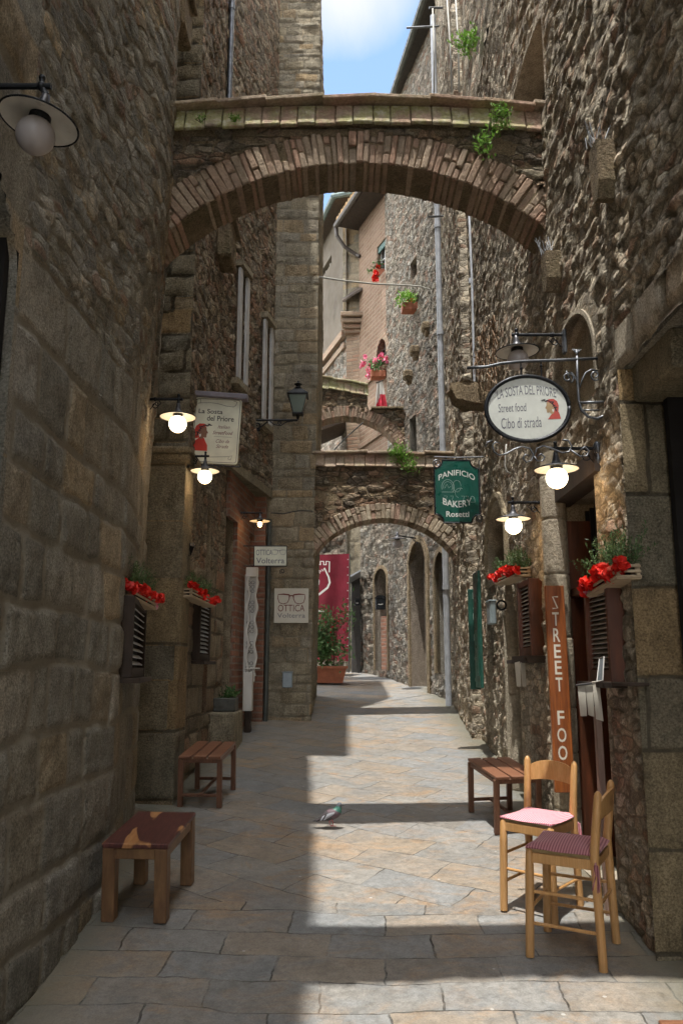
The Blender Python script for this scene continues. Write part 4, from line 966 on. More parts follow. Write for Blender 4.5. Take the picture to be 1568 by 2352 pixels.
def petals(name, mat, parent, pts, r, n, seed):
    rr = random.Random(seed); mb = MB()
    for p in pts:
        for k in range(n):
            c = Vector(p) + V(rr.uniform(-1, 1), rr.uniform(-1, 1), rr.uniform(-1, 1)) * r * .55
            nrm = V(rr.gauss(0, 1), rr.gauss(0, 1), rr.gauss(0, 1)).normalized(); a = nrm.orthogonal().normalized(); b = nrm.cross(a); s = r * rr.uniform(.55, .95)
            K = 4; vs = []; ph = rr.uniform(0, 6)
            for i in range(K):
                for j in range(K):
                    u = i / (K - 1) * 2 - 1; v = j / (K - 1) * 2 - 1; q = max(abs(u), abs(v)); l = math.hypot(u, v) + 1e-6
                    u2, v2 = u * q / l, v * q / l
                    vs.append(c + a * u2 * s + b * v2 * s + nrm * (s * .45 * math.sin(2.3 * u + ph) * math.cos(2.1 * v + ph) + s * .25 * q * q))
            mb.add(vs, [(i * K + j, i * K + j + 1, (i + 1) * K + j + 1, (i + 1) * K + j) for i in range(K - 1) for j in range(K - 1)])
    return mb.build(name, mat, parent, smooth=True, uv=False, fix=False)
def spikes(name, mat, parent, a, b, h, n, seed, spread=.05):
    rr = random.Random(seed); mb = MB(); a = Vector(a); b = Vector(b)
    for i in range(n):
        p = a.lerp(b, rr.random()) + V(rr.uniform(-1, 1), rr.uniform(-1, 1), 0) * spread * .6
        d = V(rr.gauss(0, .45), rr.gauss(0, .45), 1).normalized(); L = h * rr.uniform(.5, 1.1)
        for k in range(20):
            q = p + d * (L * (.15 + .85 * k / 19)); leaf(mb, q, .024, .006, rr, .5)
    return mb.build(name, mat, parent, uv=False, fix=False)
# ---------- paper helper: slatted crate with plants
def flower_crate(label, A, B, wid, hh, seed, fl=1.0, out=V(1, 0, 0)):
    A = Vector(A); B = Vector(B); d = (B - A); L = d.length; d = d / L; up = V(0, 0, 1); side = d.cross(up).normalized(); up2 = side.cross(d)
    if side.dot(out) < 0: side = -side
    t = thing('flower_box', label, 'flower box', (A + B) / 2, 'wooden flower boxes over the menu windows')
    mb = MB(); m = (A + B) / 2
    for sd in (-1, 1):
        for k in range(3): mb.cbox(m + side * (sd * wid / 2) + up2 * (hh * (k + .5) / 3), (L, .010, hh / 3 - .012), (d, side, up2), .002)
    for e in (-1, 1):
        for k in range(3): mb.cbox(m + d * (e * L / 2) + up2 * (hh * (k + .5) / 3), (wid, .010, hh / 3 - .012), (side, d, up2), .002)
        for sd in (-1, 1): mb.cbox(m + d * (e * (L / 2 - .012)) + side * (sd * (wid / 2 - .010)) + up2 * (hh / 2), (.02, .02, hh), (d, side, up2), .002)
    mb.box(m + up2 * .006, (L, wid, .010), (d, side, up2)); mb.build('crate', M['crate'], t)
    mb = MB(); mb.box(m + up2 * (hh * .72), (L - .03, wid - .03, .03), (d, side, up2)); mb.build('soil', plain('dark_soil', (.03, .022, .015), .9), t)
    rr = random.Random(seed)
    spikes('rosemary', M['rosemary'], t, A + up2 * hh * .8 - side * wid * .2, B + up2 * hh * .8 - side * wid * .2, .15 * fl + .03, int(130 * fl), seed, wid * .7)
    pts = [A.lerp(B, x) + side * (wid * rr.uniform(.3, .7)) + up2 * (hh * rr.uniform(.65, 1.05)) + V(0, 0, rr.uniform(-.015, .025)) for x in [(-.08 + 1.16 * i / 11) for i in range(12)]]
    petals('red_flowers', M['petal'], t, pts, .030 * fl, 15, seed + 1)
    petals('pink_flower', M['petalpink'], t, [B + side * wid * .5 + up2 * hh * .4], .022, 4, seed + 2)
    return t
# ---------- louvred menu window on a wall path
def menu_window(label, path, u0, u1, z0, z1, off, slm, nsl, sill=True, frame='doorwood', name='menu_window'):
    p, n = on_path(path, (u0 + u1) / 2, 0)
    t = thing(name, label, 'window', (p.x, p.y, z0), 'louvred windows under flower boxes'); fw = .035
    mb = MB()
    strip(path, u0, u0 + fw, z0, z1, -.01, off, mb, 1); strip(path, u1 - fw, u1, z0, z1, -.01, off, mb, 1)
    strip(path, u0 + fw, u1 - fw, z1 - fw, z1, -.01, off - .004, mb, 1); strip(path, u0 + fw, u1 - fw, z0, z0 + fw * 1.6, -.01, off - .004, mb, 1)
    mb.build('frame', M[frame], t)
    mb = MB(); strip(path, u0 + fw, u1 - fw, z0 + fw, z1 - fw, -.008, .012, mb, 1); mb.build('dark_pane', M['dark'], t)
    mb = MB(); H = z1 - z0 - 2.6 * fw; a = Vector((*on_path(path, u0 + fw, 0)[0], 0)); b = Vector((*on_path(path, u1 - fw, 0)[0], 0)); d = (b - a).normalized(); nn = V(n.x, n.y, 0)
    for k in range(nsl):
        z = z0 + 1.8 * fw + H * (k + .5) / nsl; c = (a + b) / 2 + nn * (off * .55) + V(0, 0, z)
        Yv = (nn * .8 - V(0, 0, 1) * .6).normalized(); mb.cbox(c, ((b - a).length, .034, .006), (d, Yv, d.cross(Yv)), .001)
    mb.build('louvres', M[slm], t)
    if sill:
        mb = MB(); strip(path, u0 - .03, u1 + .03, z0 - .028, z0 - .002, -.01, off + .05, mb, 1); mb.build('sill', M['darkwood'], t)
    return t
def wh(path, px, py): h = onwall(path, px, py); return h[1], h[0].z
# LEFT menu windows
AW = [(-1.22, 2.9)] + PA0[1:4]
u0, za = wh(PA0, 276, 1557); u1, zb = wh(PA0, 318, 1385)
menu_window('dark framed louvred window with blue grey slats on the near left wall', PA0, u0, u1, za, za + .45, .06, 'slatpale', 9, frame='darkwood')
u0, za = wh(PB, 402, 1515); u1, zb = wh(PB, 436, 1372)
menu_window('narrow dark louvred window between the pilaster and the shop doorway on the left', PB, .48, 1.02, za, za + .52, .06, 'slatpale', 12, frame='darkwood')
# RIGHT menu windows
u1, za = wh(PRN, 1438, 1566); u0, zb = wh(PRN, 1368, 1345)
menu_window('red framed louvred window on the right wall nearest the pale portal jamb', PRN, u0, u1, za, za + .50, .07, 'slat', 17)
u1, za = wh(PRN, 1248, 1505); u0, zb = wh(PRN, 1211, 1348)
menu_window('red framed louvred window on the right wall behind the varnished plank', PRN, u0, u1, za, za + .52, .08, 'slat', 15)
mb = MB(); strip(PRN, u0 - .35, u1 + .04, za - .05, za - .025, 0, .12, mb, 3); tag(mb.build('shelf', M['darkwood'], None, origin=(1.3, 6, za)), 'dark wooden shelf under the louvred window behind the plank', 'shelf')
flower_crate('slatted crate of red flowers and rosemary on the near left wall', atY(278, 1372, 4.75), atY(338, 1402, 5.45), .11, .075, 3, 1.0, V(1, 0, 0))
flower_crate('small flower crate high on the left wall beyond the pilaster', atY(426, 1372, 6.4), atY(480, 1396, 7.3), .10, .075, 5, .85, V(1, 0, 0))
flower_crate('largest crate of red flowers on the right wall beside the portal jamb', atY(1444, 1330, 3.78), atY(1372, 1372, 4.25), .11, .075, 7, 1.1, V(-1, 0, 0))
flower_crate('flower crate in shade on the right wall beneath the smaller lit lamp', atY(1200, 1325, 5.9), atY(1152, 1345, 6.75), .11, .075, 9, .95, V(-1, 0, 0))
# ---------- wall lamps
def em(name, col, s):
    m, nt, b = nodes(name); b.inputs['Base Color'].default_value = (*col, 1); b.inputs['Emission Color'].default_value = (*col, 1); b.inputs['Emission Strength'].default_value = s; return m
M['globeon'] = em('lit_globe', (1, .84, .58), 2.2)
M['bulbon'] = em('lit_bulb', (1, .62, .25), 5)
def wall_lamp(label, plate, px, py, Y, dia, lit, tilt=0, box=False, bulb=False, drop=.045, plate_n=None):
    c = atY(px, py, Y); P = Vector(plate); k = dia / .25
    t = thing('wall_lamp', label, 'lamp', P, 'pan shaded wall lamps along the alley')
    ax = None
    if tilt: ax = (V(math.cos(tilt), 0, math.sin(tilt)), V(0, 1, 0), V(-math.sin(tilt), 0, math.cos(tilt)))
    X, Yv, Z = ax or (V(1, 0, 0), V(0, 1, 0), V(0, 0, 1)); r = dia / 2
    mb = MB(); mb.lathe([(r, 0), (r * .985, .004), (r * .62, .020 * k), (r * .24, .034 * k), (r * .17, .055 * k), (r * .13, .075 * k), (.012 * k, .10 * k), (.001, .105 * k)], c, 36, ax); mb.build('lamp_shade', M['shadetop'], t, smooth=True)
    mb = MB(); mb.lathe([(r * .99, -.001), (r * .6, .014 * k), (r * .22, .024 * k), (.001, .026 * k)], c, 36, ax); mb.build('shade_lining', M['enamel'], t, smooth=True)
    mb = MB(); mb.tube([c + X * (r * math.cos(a * math.pi / 18)) + Yv * (r * math.sin(a * math.pi / 18)) for a in range(37)], .0035 * k, 6); mb.build('rim', M['iron'], t, smooth=True)
    gr = dia * (.245 if not bulb else .11); gc = c - Z * (gr * .82 if not bulb else gr * 1.3)
    mb = MB(); mb.ball(gc, gr, 28, 16, (1, 1, 1 if not bulb else 1.35)); mb.build('globe' if not bulb else 'bulb', M['bulbon'] if bulb else (M['globeon'] if lit else M['globeoff']), t, smooth=True)
    mb = MB(); mb.lathe([(.034 * k, .026 * k), (.036 * k, -.004), (.030 * k, -.012)], c, 18, ax); mb.build('collar', M['iron'], t, smooth=True)
    top = c + Z * (.10 * k); armz = top.z + drop; e = V(c.x, c.y, armz)
    mb = MB(); mb.tube([top, e, e + V(0, 0, .022)], [.011 * k, .009 * k, .009 * k]); mb.ball(e + V(0, 0, .030), .011 * k, 10, 6)
    w0 = V(P.x, P.y, armz); dr = (w0 - e).normalized()
    mb.tube([e - dr * .03, w0], .010 * k); mb.ball(e, .016 * k, 10, 6); mb.tube([e.lerp(w0, .72), e.lerp(w0, .78)], .015 * k); mb.build('arm', M['iron'], t, smooth='auto')
    mb = MB(); L = (w0 - e).length; pl = Plane(w0, -dr, V(0, 0, 1), dr.cross(V(0, 0, 1)))
    q = min(L * .5, .09)
    pts = spiral(q * .62, -.045, .008, .026, 0, 1.2, 18) ; pts = pts + [(q * .25, -.075), (.004, -.06)]
    wire(pl, pts, .0035, mb); wire(pl, [(q * .9, -.008), (q * 1.1, -.03), (q * .85, -.05), (q * .7, -.04)], .0035, mb); mb.build('scroll', M['iron'], t)
    mb = MB()
    if box: mb.cbox(w0 + V(0, 0, -.045), (.022, .045, .15), None, .004)
    else: mb.ball(w0 + V(0, 0, .0), .03, 14, 10, (.7, .9, 1.3)); mb.ball(w0 + V(0, 0, -.055), .026, 14, 10, (.6, .8, 1.6))
    mb.build('wall_plate', M['irongrey'], t, smooth='auto')
    if lit:
        ld = bpy.data.lights.new('lamp_light', 'POINT'); ld.energy = .9 if not bulb else .5; ld.color = (1, .62, .30); ld.shadow_soft_size = gr
        lo = bpy.data.objects.new('lamp_light', ld); COL.objects.link(lo); lo.parent = t; lo.location = gc - P - Z * (gr * 1.25)
    return t
wall_lamp('large unlit lamp with white lined tilted shade at the upper left edge', V(-1.24, 2.30, 2.1), 90, 280, 2.30, .24, False, tilt=-.16, drop=.03)
def pw(path, px, py): h = onwall(path, px, py); return h[0]
wall_lamp('lit lamp left of the hanging cream sign, the upper of the two', V(-1.36, 5.55, 2.6), 409, 958, 5.55, .25, True, drop=.03)
wall_lamp('lit lamp hanging in front of the lower corner of the cream left sign', V(-1.22, 6.42, 2.6), 471, 1082, 6.42, .232, True, drop=.03)
wall_lamp('small pan lamp with a bare lit bulb above the optician signs', V(-1.15, 9.15, 3), 597, 1197, 9.15, .235, True, bulb=True, drop=.0)
wall_lamp('unlit lamp with grey box plate above the oval sign', V(1.345, 4.72, 3), 1187, 808, 4.72, .26, False, box=True, tilt=.04, drop=.005)
wall_lamp('larger lit lamp just below the oval sign', V(1.345, 4.22, 2.6), 1277, 1078, 4.22, .232, True, drop=.02)
wall_lamp('smaller lit lamp under and to the left of the oval sign', V(1.35, 5.45, 2.6), 1178, 1192, 5.45, .232, True, drop=.02)
wall_lamp('distant unlit pan lamp seen through the pale arch', V(1.20, 13.0, 3.2), 912, 1240, 12.7, .30, False, drop=-.05)
# ---------- lantern
LY = 9.45; lc = atY(684, 950, LY); k = 1900 / (LY * .982 + (lc.z - 1.6) * .187)
lt = thing('wall_lantern', 'four sided green glass lantern on a long scrolled bracket before the tower', 'lantern', (-1.03, LY, lc.z))
mb = MB(); a = lc; s = .055; T = .112; zh = .215
fr = [(V(i * s, j * s, 0), V(i * T, j * T, zh)) for i in (-1, 1) for j in (-1, 1)]
for p, q in fr: mb.tube([a + p * .95, a + q * .95], .006, 5)
mb.cbox(a + V(0, 0, -.006), (2 * s + .02, 2 * s + .02, .02)); mb.cbox(a + V(0, 0, zh), (2 * T + .02, 2 * T + .02, .016)); mb.tube([a, a + V(0, 0, -.05), a + V(0, 0, -.075)], [.03, .018, .01])
mb.build('frame', M['iron'], lt)
mb = MB(); q = [a + V(i * s, j * s, .004) * 1 for i, j in ((-1, -1), (1, -1), (1, 1), (-1, 1))]; w4 = [a + V(i * T * .97, j * T * .97, zh - .01) for i, j in ((-1, -1), (1, -1), (1, 1), (-1, 1))]
mb.add(q + w4, [(0, 1, 5, 4), (1, 2, 6, 5), (2, 3, 7, 6), (3, 0, 4, 7)]); mb.build('panes', plain('green_lantern_glass', (.16, .21, .18), .15, 0, .1, 5, 0), lt)
mb = MB(); lo4 = [a + V(i * (T + .012), j * (T + .012), zh + .008) for i, j in ((-1, -1), (1, -1), (1, 1), (-1, 1))]; hi4 = [a + V(i * .045, j * .045, zh + .085) for i, j in ((-1, -1), (1, -1), (1, 1), (-1, 1))]
mb.add(lo4 + hi4, [(0, 1, 5, 4), (1, 2, 6, 5), (2, 3, 7, 6), (3, 0, 4, 7), (4, 5, 6, 7), (3, 2, 1, 0)]); mb.lathe([(.04, .085), (.05, .10), (.028, .115), (.03, .14), (.05, .15), (.02, .165), (.012, .185), (.001, .20)], a + V(0, 0, zh), 12); mb.build('hood', M['iron'], lt)
mb = MB(); bz = atY(684, 965, LY).z; bl = atY(572, 965, LY)
mb.tube([(bl.x, LY, bz), (a.x, LY, bz)], .013); pl = Plane((bl.x, LY, bz), V(1, 0, 0), V(0, 0, 1), V(0, -1, 0))
wire(pl, spiral(.10, -.075, .012, .055, 90, 1.6, 30), .009, mb); wire(pl, [(.0, .02), (.0, -.16), (.03, -.15), (.09, -.128), (.16, -.07), (.22, -.02)], .009, mb)
wire(pl, spiral(.36, -.03, .008, .03, 0, 1.4, 20), .007, mb); wire(pl, [(.25, -.015), (.30, -.055), (.38, -.065), (.45, -.02), (.52, -.01)], .007, mb); mb.build('bracket', M['iron'], lt)
# ---------- signs
def head(pl, u, w, s, parent, capm, facem, cloth=True, flip=1):
    "painted profile of a person in a red cap with a wreath; generic"
    f = lambda pts: [(u + flip * x * s, w + y * s) for x, y in pts]
    mb = MB(); poly(pl, f([(-.42, -.95), (.62, -.95), (.56, -.62), (.42, -.40), (.22, -.22), (.10, -.12), (-.16, -.14), (-.28, -.38), (-.40, -.6)] if cloth else [(-.3, -.55), (.5, -.55), (.45, -.25), (.4, -.1), (.1, -.1), (-.05, -.25)]), .003, mb)
    poly(pl, f([(-.34, .62), (-.12, .74), (.16, .74), (.36, .58), (.44, .30), (.40, .0), (.34, -.2), (.12, -.14), (.16, .12), (.05, .35), (-.10, .5)]), .0034, mb); mb.build('red_cap_and_cloak', capm, parent, fix=False)
    mb = MB(); poly(pl, f([(-.10, .5), (.05, .38), (.15, .12), (.12, -.16), (-.02, -.24), (-.16, -.10), (-.24, -.14), (-.32, -.10), (-.30, .0), (-.34, .04), (-.30, .10), (-.40, .16), (-.30, .34), (-.28, .5), (-.2, .56)]), .0036, mb); mb.build('face', facem, parent, fix=False)
    mb = MB(); rr = random.Random(3)
    for (x, y, a) in ((-.42, .70, .3), (-.36, .62, -.5), (-.25, .64, .5), (-.12, .60, -.4), (.0, .54, .4), (.08, .40, -.6), (.15, .30, .3), (.2, .14, -.8), (.24, .02, -1.2), (-.5, .66, .1), (.1, .5, .9), (.26, .2, -.2)):
        c, sn = math.cos(a), math.sin(a); poly(pl, f([(x - .13 * c, y - .13 * sn), (x + .05 * sn, y - .05 * c), (x + .13 * c, y + .13 * sn), (x - .05 * sn, y + .05 * c)]), .0040, mb)
    mb.build('wreath', M['ink'], parent, fix=False)
    mb = MB(); poly(pl, f([(.02, .10), (.14, .06), (.12, -.10), (.02, -.06)]), .0042, mb); mb.build('white_band', M['creamw'], parent, fix=False)
# left cream sign
SY = 6.95
pl = px_plane((449, 912), (556, 917), (441, 1062), SY); pl.W = -pl.W if pl.W.z < 0 else pl.W
PW = (atY(556, 917, SY) - atY(449, 912, SY)).length; PH = (atY(449, 912, SY) - atY(443, 1062, SY)).length
def rrect(x0, y0, x1, y1, r, n=5):
    out = []
    for cx, cy, a in ((x1 - r, y1 - r, 0), (x0 + r, y1 - r, 90), (x0 + r, y0 + r, 180), (x1 - r, y0 + r, 270)): out += arcpts(cx, cy, r, a, a + 90, n)
    return out
sg = thing('hanging_sign', 'cream hanging sign with red cloaked figure and black lettering on the left', 'sign', pl(0, -PH))
mb = MB(); mb.prism(rrect(0, -PH, PW, 0, .025), pl(0, 0, 0), pl.U, pl.W, -pl.n * .02); mb.build('panel', M['cream'], sg)
mb = MB(); o_ = rrect(.012, -PH + .012, PW - .012, -.012, .02); ribbon(pl, o_ + [o_[0]], .004, .002, mb)
ribbon(pl, [(.02, -.045), (.02, -.02), (.05, -.018), (.05, -.05), (.025, -.055), (.06, -.05), (.14, -.045), (.2, -.05), (.28, -.07), (.34, -.075), (.36, -.06), (.37, -.03), (.34, -.02)], .0035, .0022, mb)
ribbon(pl, [(.02, -PH + .045), (.03, -PH + .02), (.06, -PH + .06), (.10, -PH + .07), (.16, -PH + .055), (.24, -PH + .06), (.32, -PH + .065), (.36, -PH + .075), (.35, -PH + .04), (.325, -PH + .045), (.335, -PH + .062)], .0035, .0022, mb)
mb.build('painted_scroll', M['ink'], sg, fix=False)
text('La Sosta', pl, .145, -.145, .042, .21, 'ink', sg, bold=.012); text('del Priore', pl, .235, -.210, .048, .235, 'ink', sg, bold=.012)
text('Italian', pl, .27, -.275, .030, .105, 'inkbrown', sg, shear=.35); text('StreetFood', pl, .265, -.330, .032, .175, 'inkbrown', sg, shear=.35, bold=.008)
mb = MB(); ribbon(pl, [(.19, -.350), (.345, -.350)], .002, .002, mb); mb.build('rule', M['ink'], sg, fix=False)
text('Cibo da', pl, .268, -.405, .032, .115, 'inkbrown', sg, shear=.35); text('Strada', pl, .268, -.452, .032, .105, 'inkbrown', sg, shear=.35)
head(pl, .080, -.345, .145, sg, M['red'], M['skin2'], True, -1)
mb = MB(); a = pl(-.05, .025, 0); b = pl(PW + .05, .012, 0); mb.beam(a, b, .10, .045, ch=.004); mb.build('hood_board', plain('grey_hood', (.23, .21, .25), .5), sg)
mb = MB(); wire(pl, [(-.08, -PH - .005), (.1, -PH - .018), (PW + .02, -PH - .02)], .006, mb); wire(pl, spiral(PW + .02, -PH - .008, .004, .014, -90, 1.2, 14), .004, mb); wire(pl, [(-.09, .02), (-.09, -PH)], .007, mb); mb.tube([pl(-.09, .02), pl(-.17, .03, -.1)], .008); mb.build('bracket', M['iron'], sg)
# right oval sign
SY = 4.12
pl = px_plane((1211, 938), (1310, 930), (1211, 860), SY); n_ = 48
oc = pl(0, 0); RX = (atY(1310, 938, SY) - oc).length * .985; RZ = (atY(1211, 862, SY) - oc).length * .99
pl = Plane(oc, V(1, -.02, .045), V(-.045, 0, 1), V(-.02, -1, 0)); pl.W = pl.n.cross(pl.U) * -1 if (pl.n.cross(pl.U)).z < 0 else pl.n.cross(pl.U)
sg = thing('oval_sign', 'white oval hanging sign with a red capped profile in a black iron frame', 'sign', pl(0, -RZ))
ell = lambda k_, o=0: [((RX * k_ + o) * math.cos(2 * math.pi * i / n_), (RZ * k_ + o) * math.sin(2 * math.pi * i / n_)) for i in range(n_ + 1)]
mb = MB(); mb.prism(ell(.93)[:-1], pl(0, 0), pl.U, pl.W, -pl.n * .02, 0); mb.build('panel', M['creamw'], sg)
mb = MB(); wire(pl, ell(.985), .010, mb, 0, 8); wire(pl, ell(.94), .004, mb, .004, 6); mb.build('frame', M['iron'], sg, smooth=True)
up_ = lambda X: .030 - X * X * 1.15
text('"LA SOSTA DEL PRIORE"', pl, .0, RZ * .42, .052, RX * 1.48, 'inkgrey', sg, arc=lambda X: -.95 * X * X - .02 * X)
text('Street food', pl, -RX * .36, -RZ * .08, .045, RX * .66, 'inkgrey', sg, shear=.1)
text('Cibo di strada', pl, -RX * .18, -RZ * .58, .058, RX * .94, 'inkgrey', sg, shear=.1)
head(pl, RX * .56, -RZ * .10, .085, sg, M['red2'], M['skin'], False, 1)
# its iron bracket
br = thing('sign_bracket', 'black wrought iron wall bracket holding the oval sign', 'bracket', V(1.35, SY, 2.3))
bp = lambda px, py, dy=0: atY(px, py, SY + dy)
mb = MB(); mb.tube([bp(1072, 845), bp(1115, 843), bp(1150, 835), bp(1200, 830), bp(1290, 827), bp(1392, 822)], .0085)
mb.build('top_bar', M['irongrey'], br, smooth=True)
mb = MB(); mb.tube([bp(1391, 790), bp(1393, 860), bp(1398, 925)], .0075); mb.tube([bp(1324, 818), bp(1325, 870), bp(1328, 920), bp(1334, 942), bp(1350, 957), bp(1370, 962), bp(1387, 955), bp(1397, 940), bp(1399, 926)], .008)
mb.tube([bp(1330, 925), bp(1398, 923)], .0075); mb.tube([bp(1335, 942), bp(1375, 942)], .004)
mb.tube([bp(1324, 818), bp(1323, 806)], .006); [mb.tube([bp(1323, 812), bp(x, 802)], .003, 5) for x in (1313, 1318, 1323, 1328, 1334)]
mb.build('side_frame', M['irongrey'], br, smooth=True)
mb = MB()
def pxspiral(cx, cy, r0, r1, a0, turns, n=22): return [bp(cx + (r0 + (r1 - r0) * k / n) * math.cos(R(a0) + turns * 6.283 * k / n), cy + (r0 + (r1 - r0) * k / n) * math.sin(R(a0) + turns * 6.283 * k / n)) for k in range(n + 1)]
mb.tube(pxspiral(1303, 868, 4, 14, 0, 1.15) , .005, 6); mb.tube([bp(1303 + 14 * math.cos(.94), 868 + 12), bp(1300, 852), bp(1312, 856), bp(1322, 872), bp(1328, 890)], .005, 6)
mb.tube(pxspiral(1366, 862, 4, 12, 90, -1.1), .005, 6); mb.tube([bp(1372, 852), bp(1357, 849), bp(1344, 856), bp(1336, 872), bp(1330, 890)], .005, 6)
mb.build('scrolls', M['irongrey'], br, smooth=True)
mb = MB(); mb.tube([bp(1195, 830), bp(1196, 866)], .004); mb.tube([bp(1241, 826), bp(1243, 864)], .004); mb.ball(bp(1196, 846), .008, 8, 6); mb.ball(bp(1242, 840), .008, 8, 6); mb.build('hangers', M['iron'], sg)
mb = MB()
S = lambda pts: mb.tube([bp(x, y) for x, y in pts], .0048, 6)
S([(1150, 1020), (1136, 1016), (1130, 1024), (1134, 1038), (1146, 1046), (1162, 1042), (1180, 1032), (1198, 1026), (1216, 1030), (1224, 1044), (1220, 1058), (1208, 1062), (1200, 1052), (1206, 1044), (1214, 1048)])
S([(1226, 1048), (1232, 1030), (1246, 1024), (1266, 1030), (1290, 1040), (1306, 1038), (1312, 1024), (1304, 1012), (1290, 1010)]); S([(1226, 1048), (1232, 1058), (1244, 1060), (1250, 1050), (1242, 1042), (1234, 1048)])
S([(1130, 1012), (1118, 1016), (1114, 1026)]); S([(1310, 1034), (1330, 1048), (1346, 1048), (1352, 1036), (1342, 1026), (1332, 1034)])
mb.build('lower_scrolls', M['irongrey'], sg, smooth=True)
# bakery sign
SY = 7.95
pl = px_plane((1049, 1128), (1100, 1128), (1049, 1060), SY); pl = Plane(pl(0, 0), V(1, .05, 0), V(0, 0, 1), V(.05, -1, 0))
HW = (atY(1101, 1128, SY) - pl(0, 0)).length; HH = (atY(1049, 1056, SY) - atY(1049, 1200, SY)).length / 2; r = .085
sg = thing('bakery_sign', 'green bakery hanging sign with scooped corners and white lettering', 'sign', pl(0, -HH))
out_ = []
for cx, cy, a in ((HW, HH, 270), (-HW, HH, 360), (-HW, -HH, 90), (HW, -HH, 180)):
    out_ += list(reversed([(cx + r * math.cos(R(q)), cy + r * math.sin(R(q))) for q in [a - 90 + 0 + 90 * i / 8 for i in range(9)]]))
out_ = []
def scoop(cx, cy, a0, a1): return [(cx + r * math.cos(R(a0 + (a1 - a0) * i / 8)), cy + r * math.sin(R(a0 + (a1 - a0) * i / 8))) for i in range(9)]
out_ = scoop(HW, HH, 270, 180) + scoop(-HW, HH, 0, -90) + scoop(-HW, -HH, 90, 0) + scoop(HW, -HH, 180, 90)
mb = MB(); mb.prism(out_, pl(0, 0, -.012), pl.U, pl.W, -pl.n * .02); mb.build('rim', M['irongrey'], sg)
mb = MB(); mb.prism([(x * .955, y * .965) for x, y in out_], pl(0, 0, 0), pl.U, pl.W, -pl.n * .012); mb.build('panel', M['green'], sg)
mb = MB(); wire(pl, [(x, y) for x, y in out_ + [out_[0]]], .007, mb, -.004); mb.build('frame', M['iron'], sg)
text('PANIFICIO', pl, 0, HH * .50, .058, HW * 1.62, 'whitetext', sg, bold=.01, arc=lambda X: -1.7 * X * X)
text('BAKERY', pl, .0, -HH * .52, .066, HW * 1.28, 'whitetext', sg, bold=.015, arc=lambda X: 1.6 * X * X)
text('Rosetti', pl, .0, -HH * .82, .056, HW * 1.02, 'whitetext', sg, bold=.02)
mb = MB(); ribbon(pl, arcpts(-.09, .04, .062, 200, -40, 16, .075), .004, .003, mb); ribbon(pl, arcpts(-.09, .04, .045, 200, -40, 14, .055), .003, .003, mb)
ribbon(pl, [(-.15, -.01), (-.03, -.01)], .004, .003, mb); ribbon(pl, [(-.12, .03), (-.10, .07), (-.08, .03), (-.06, .05)], .004, .003, mb); ribbon(pl, arcpts(0, .05, .04, 0, 350, 14, .06), .003, .003, mb); ribbon(pl, arcpts(.03, -.02, .05, 60, 250, 12), .003, .003, mb)
for x in (-.11, -.05, .06, .10): ribbon(pl, [(x - .02, -.05), (x + .01, -.05), (x, -.09), (x + .02, -.11), (x - .015, -.11)], .004, .003, mb)
ribbon(pl, arcpts(.15, -.085, .022, 0, 180, 10, .035) + [(.128, -.11), (.172, -.11), (.172, -.085)], .004, .003, mb); ribbon(pl, [(-.16, -.12), (-.02, -.105)], .003, .003, mb)
mb.build('painted_baker_scene', M['paleline'], sg, fix=False)
mb = MB(); wire(pl, [(-HW * .98, HH + .03), (0, HH + .025), (HW * 1.25, HH + .035)], .006, mb); wire(pl, spiral(-HW * .86, HH - .035, .010, .045, 90, 1.5, 26), .006, mb); wire(pl, spiral(HW * .98, -HH + .05, .010, .04, 90, 1.5, 26), .006, mb)
wire(pl, [(-.1, HH + .04), (-.1, HH - .0)], .005, mb); wire(pl, [(.1, HH + .04), (.1, HH)], .005, mb); wire(pl, [(HW * 1.02, -HH), (HW * 1.02, HH)], .006, mb); mb.build('scroll_bracket', M['irongrey'], sg)
# optician signs
SY = 9.0
pl = px_plane((621, 1277), (660, 1277), (621, 1254), SY); HW = (atY(660, 1277, SY) - atY(585, 1277, SY)).length / 2; HH = (atY(621, 1254, SY) - atY(621, 1300, SY)).length / 2
sg = thing('hanging_sign', 'small cream optician sign projecting over the narrow shop', 'sign', pl(0, -HH))
mb = MB(); mb.cbox(pl(0, 0, -.01), (2 * HW, .02, 2 * HH)); mb.build('panel', M['cream'], sg)
mb = MB(); q = [(-HW, -HH), (HW, -HH), (HW, HH), (-HW, HH), (-HW, -HH)]; wire(pl, q, .007, mb, 0); wire(pl, [(-HW - .12, HH), (-HW, HH)], .006, mb); wire(pl, [(-HW - .12, -HH), (HW, -HH)], .006, mb)
wire(pl, spiral(HW * .75, -HH - .06, .008, .03, 90, 1.4, 20), .005, mb); mb.build('frame', M['iron'], sg)
def specs(pl, u, w, s, mat, parent, lw=.01, name='painted_glasses'):
    mb = MB()
    for sg_ in (-1, 1): ribbon(pl, [(u + sg_ * s * (.28 + .22 * x), w + s * .36 * y) for x, y in ((-.95, .42), (0, .5), (.95, .46), (1.0, .1), (.75, -.36), (.1, -.5), (-.6, -.38), (-.9, 0), (-.95, .42))], lambda t: lw * (1.5 if t < .25 or t > .93 else .8), .003, mb)
    ribbon(pl, [(u - s * .09, w + s * .10), (u, w + s * .13), (u + s * .09, w + s * .10)], lw * 1.2, .0032, mb)
    return mb.build(name, mat, parent, fix=False)
text('OTTICA', pl, -HW * .38, .008, .062, HW * .98, 'inkgrey', sg); text('Volterra', pl, .0, -HH * .74, .062, HW * 1.72, 'inkgrey', sg, bold=.005); specs(pl, HW * .52, .04, .15, M['inkgrey'], sg, .004)
SY = 10.06
pl = px_plane((669, 1391), (709, 1391), (669, 1352), SY); HW = (atY(709, 1391, SY) - atY(630, 1391, SY)).length / 2
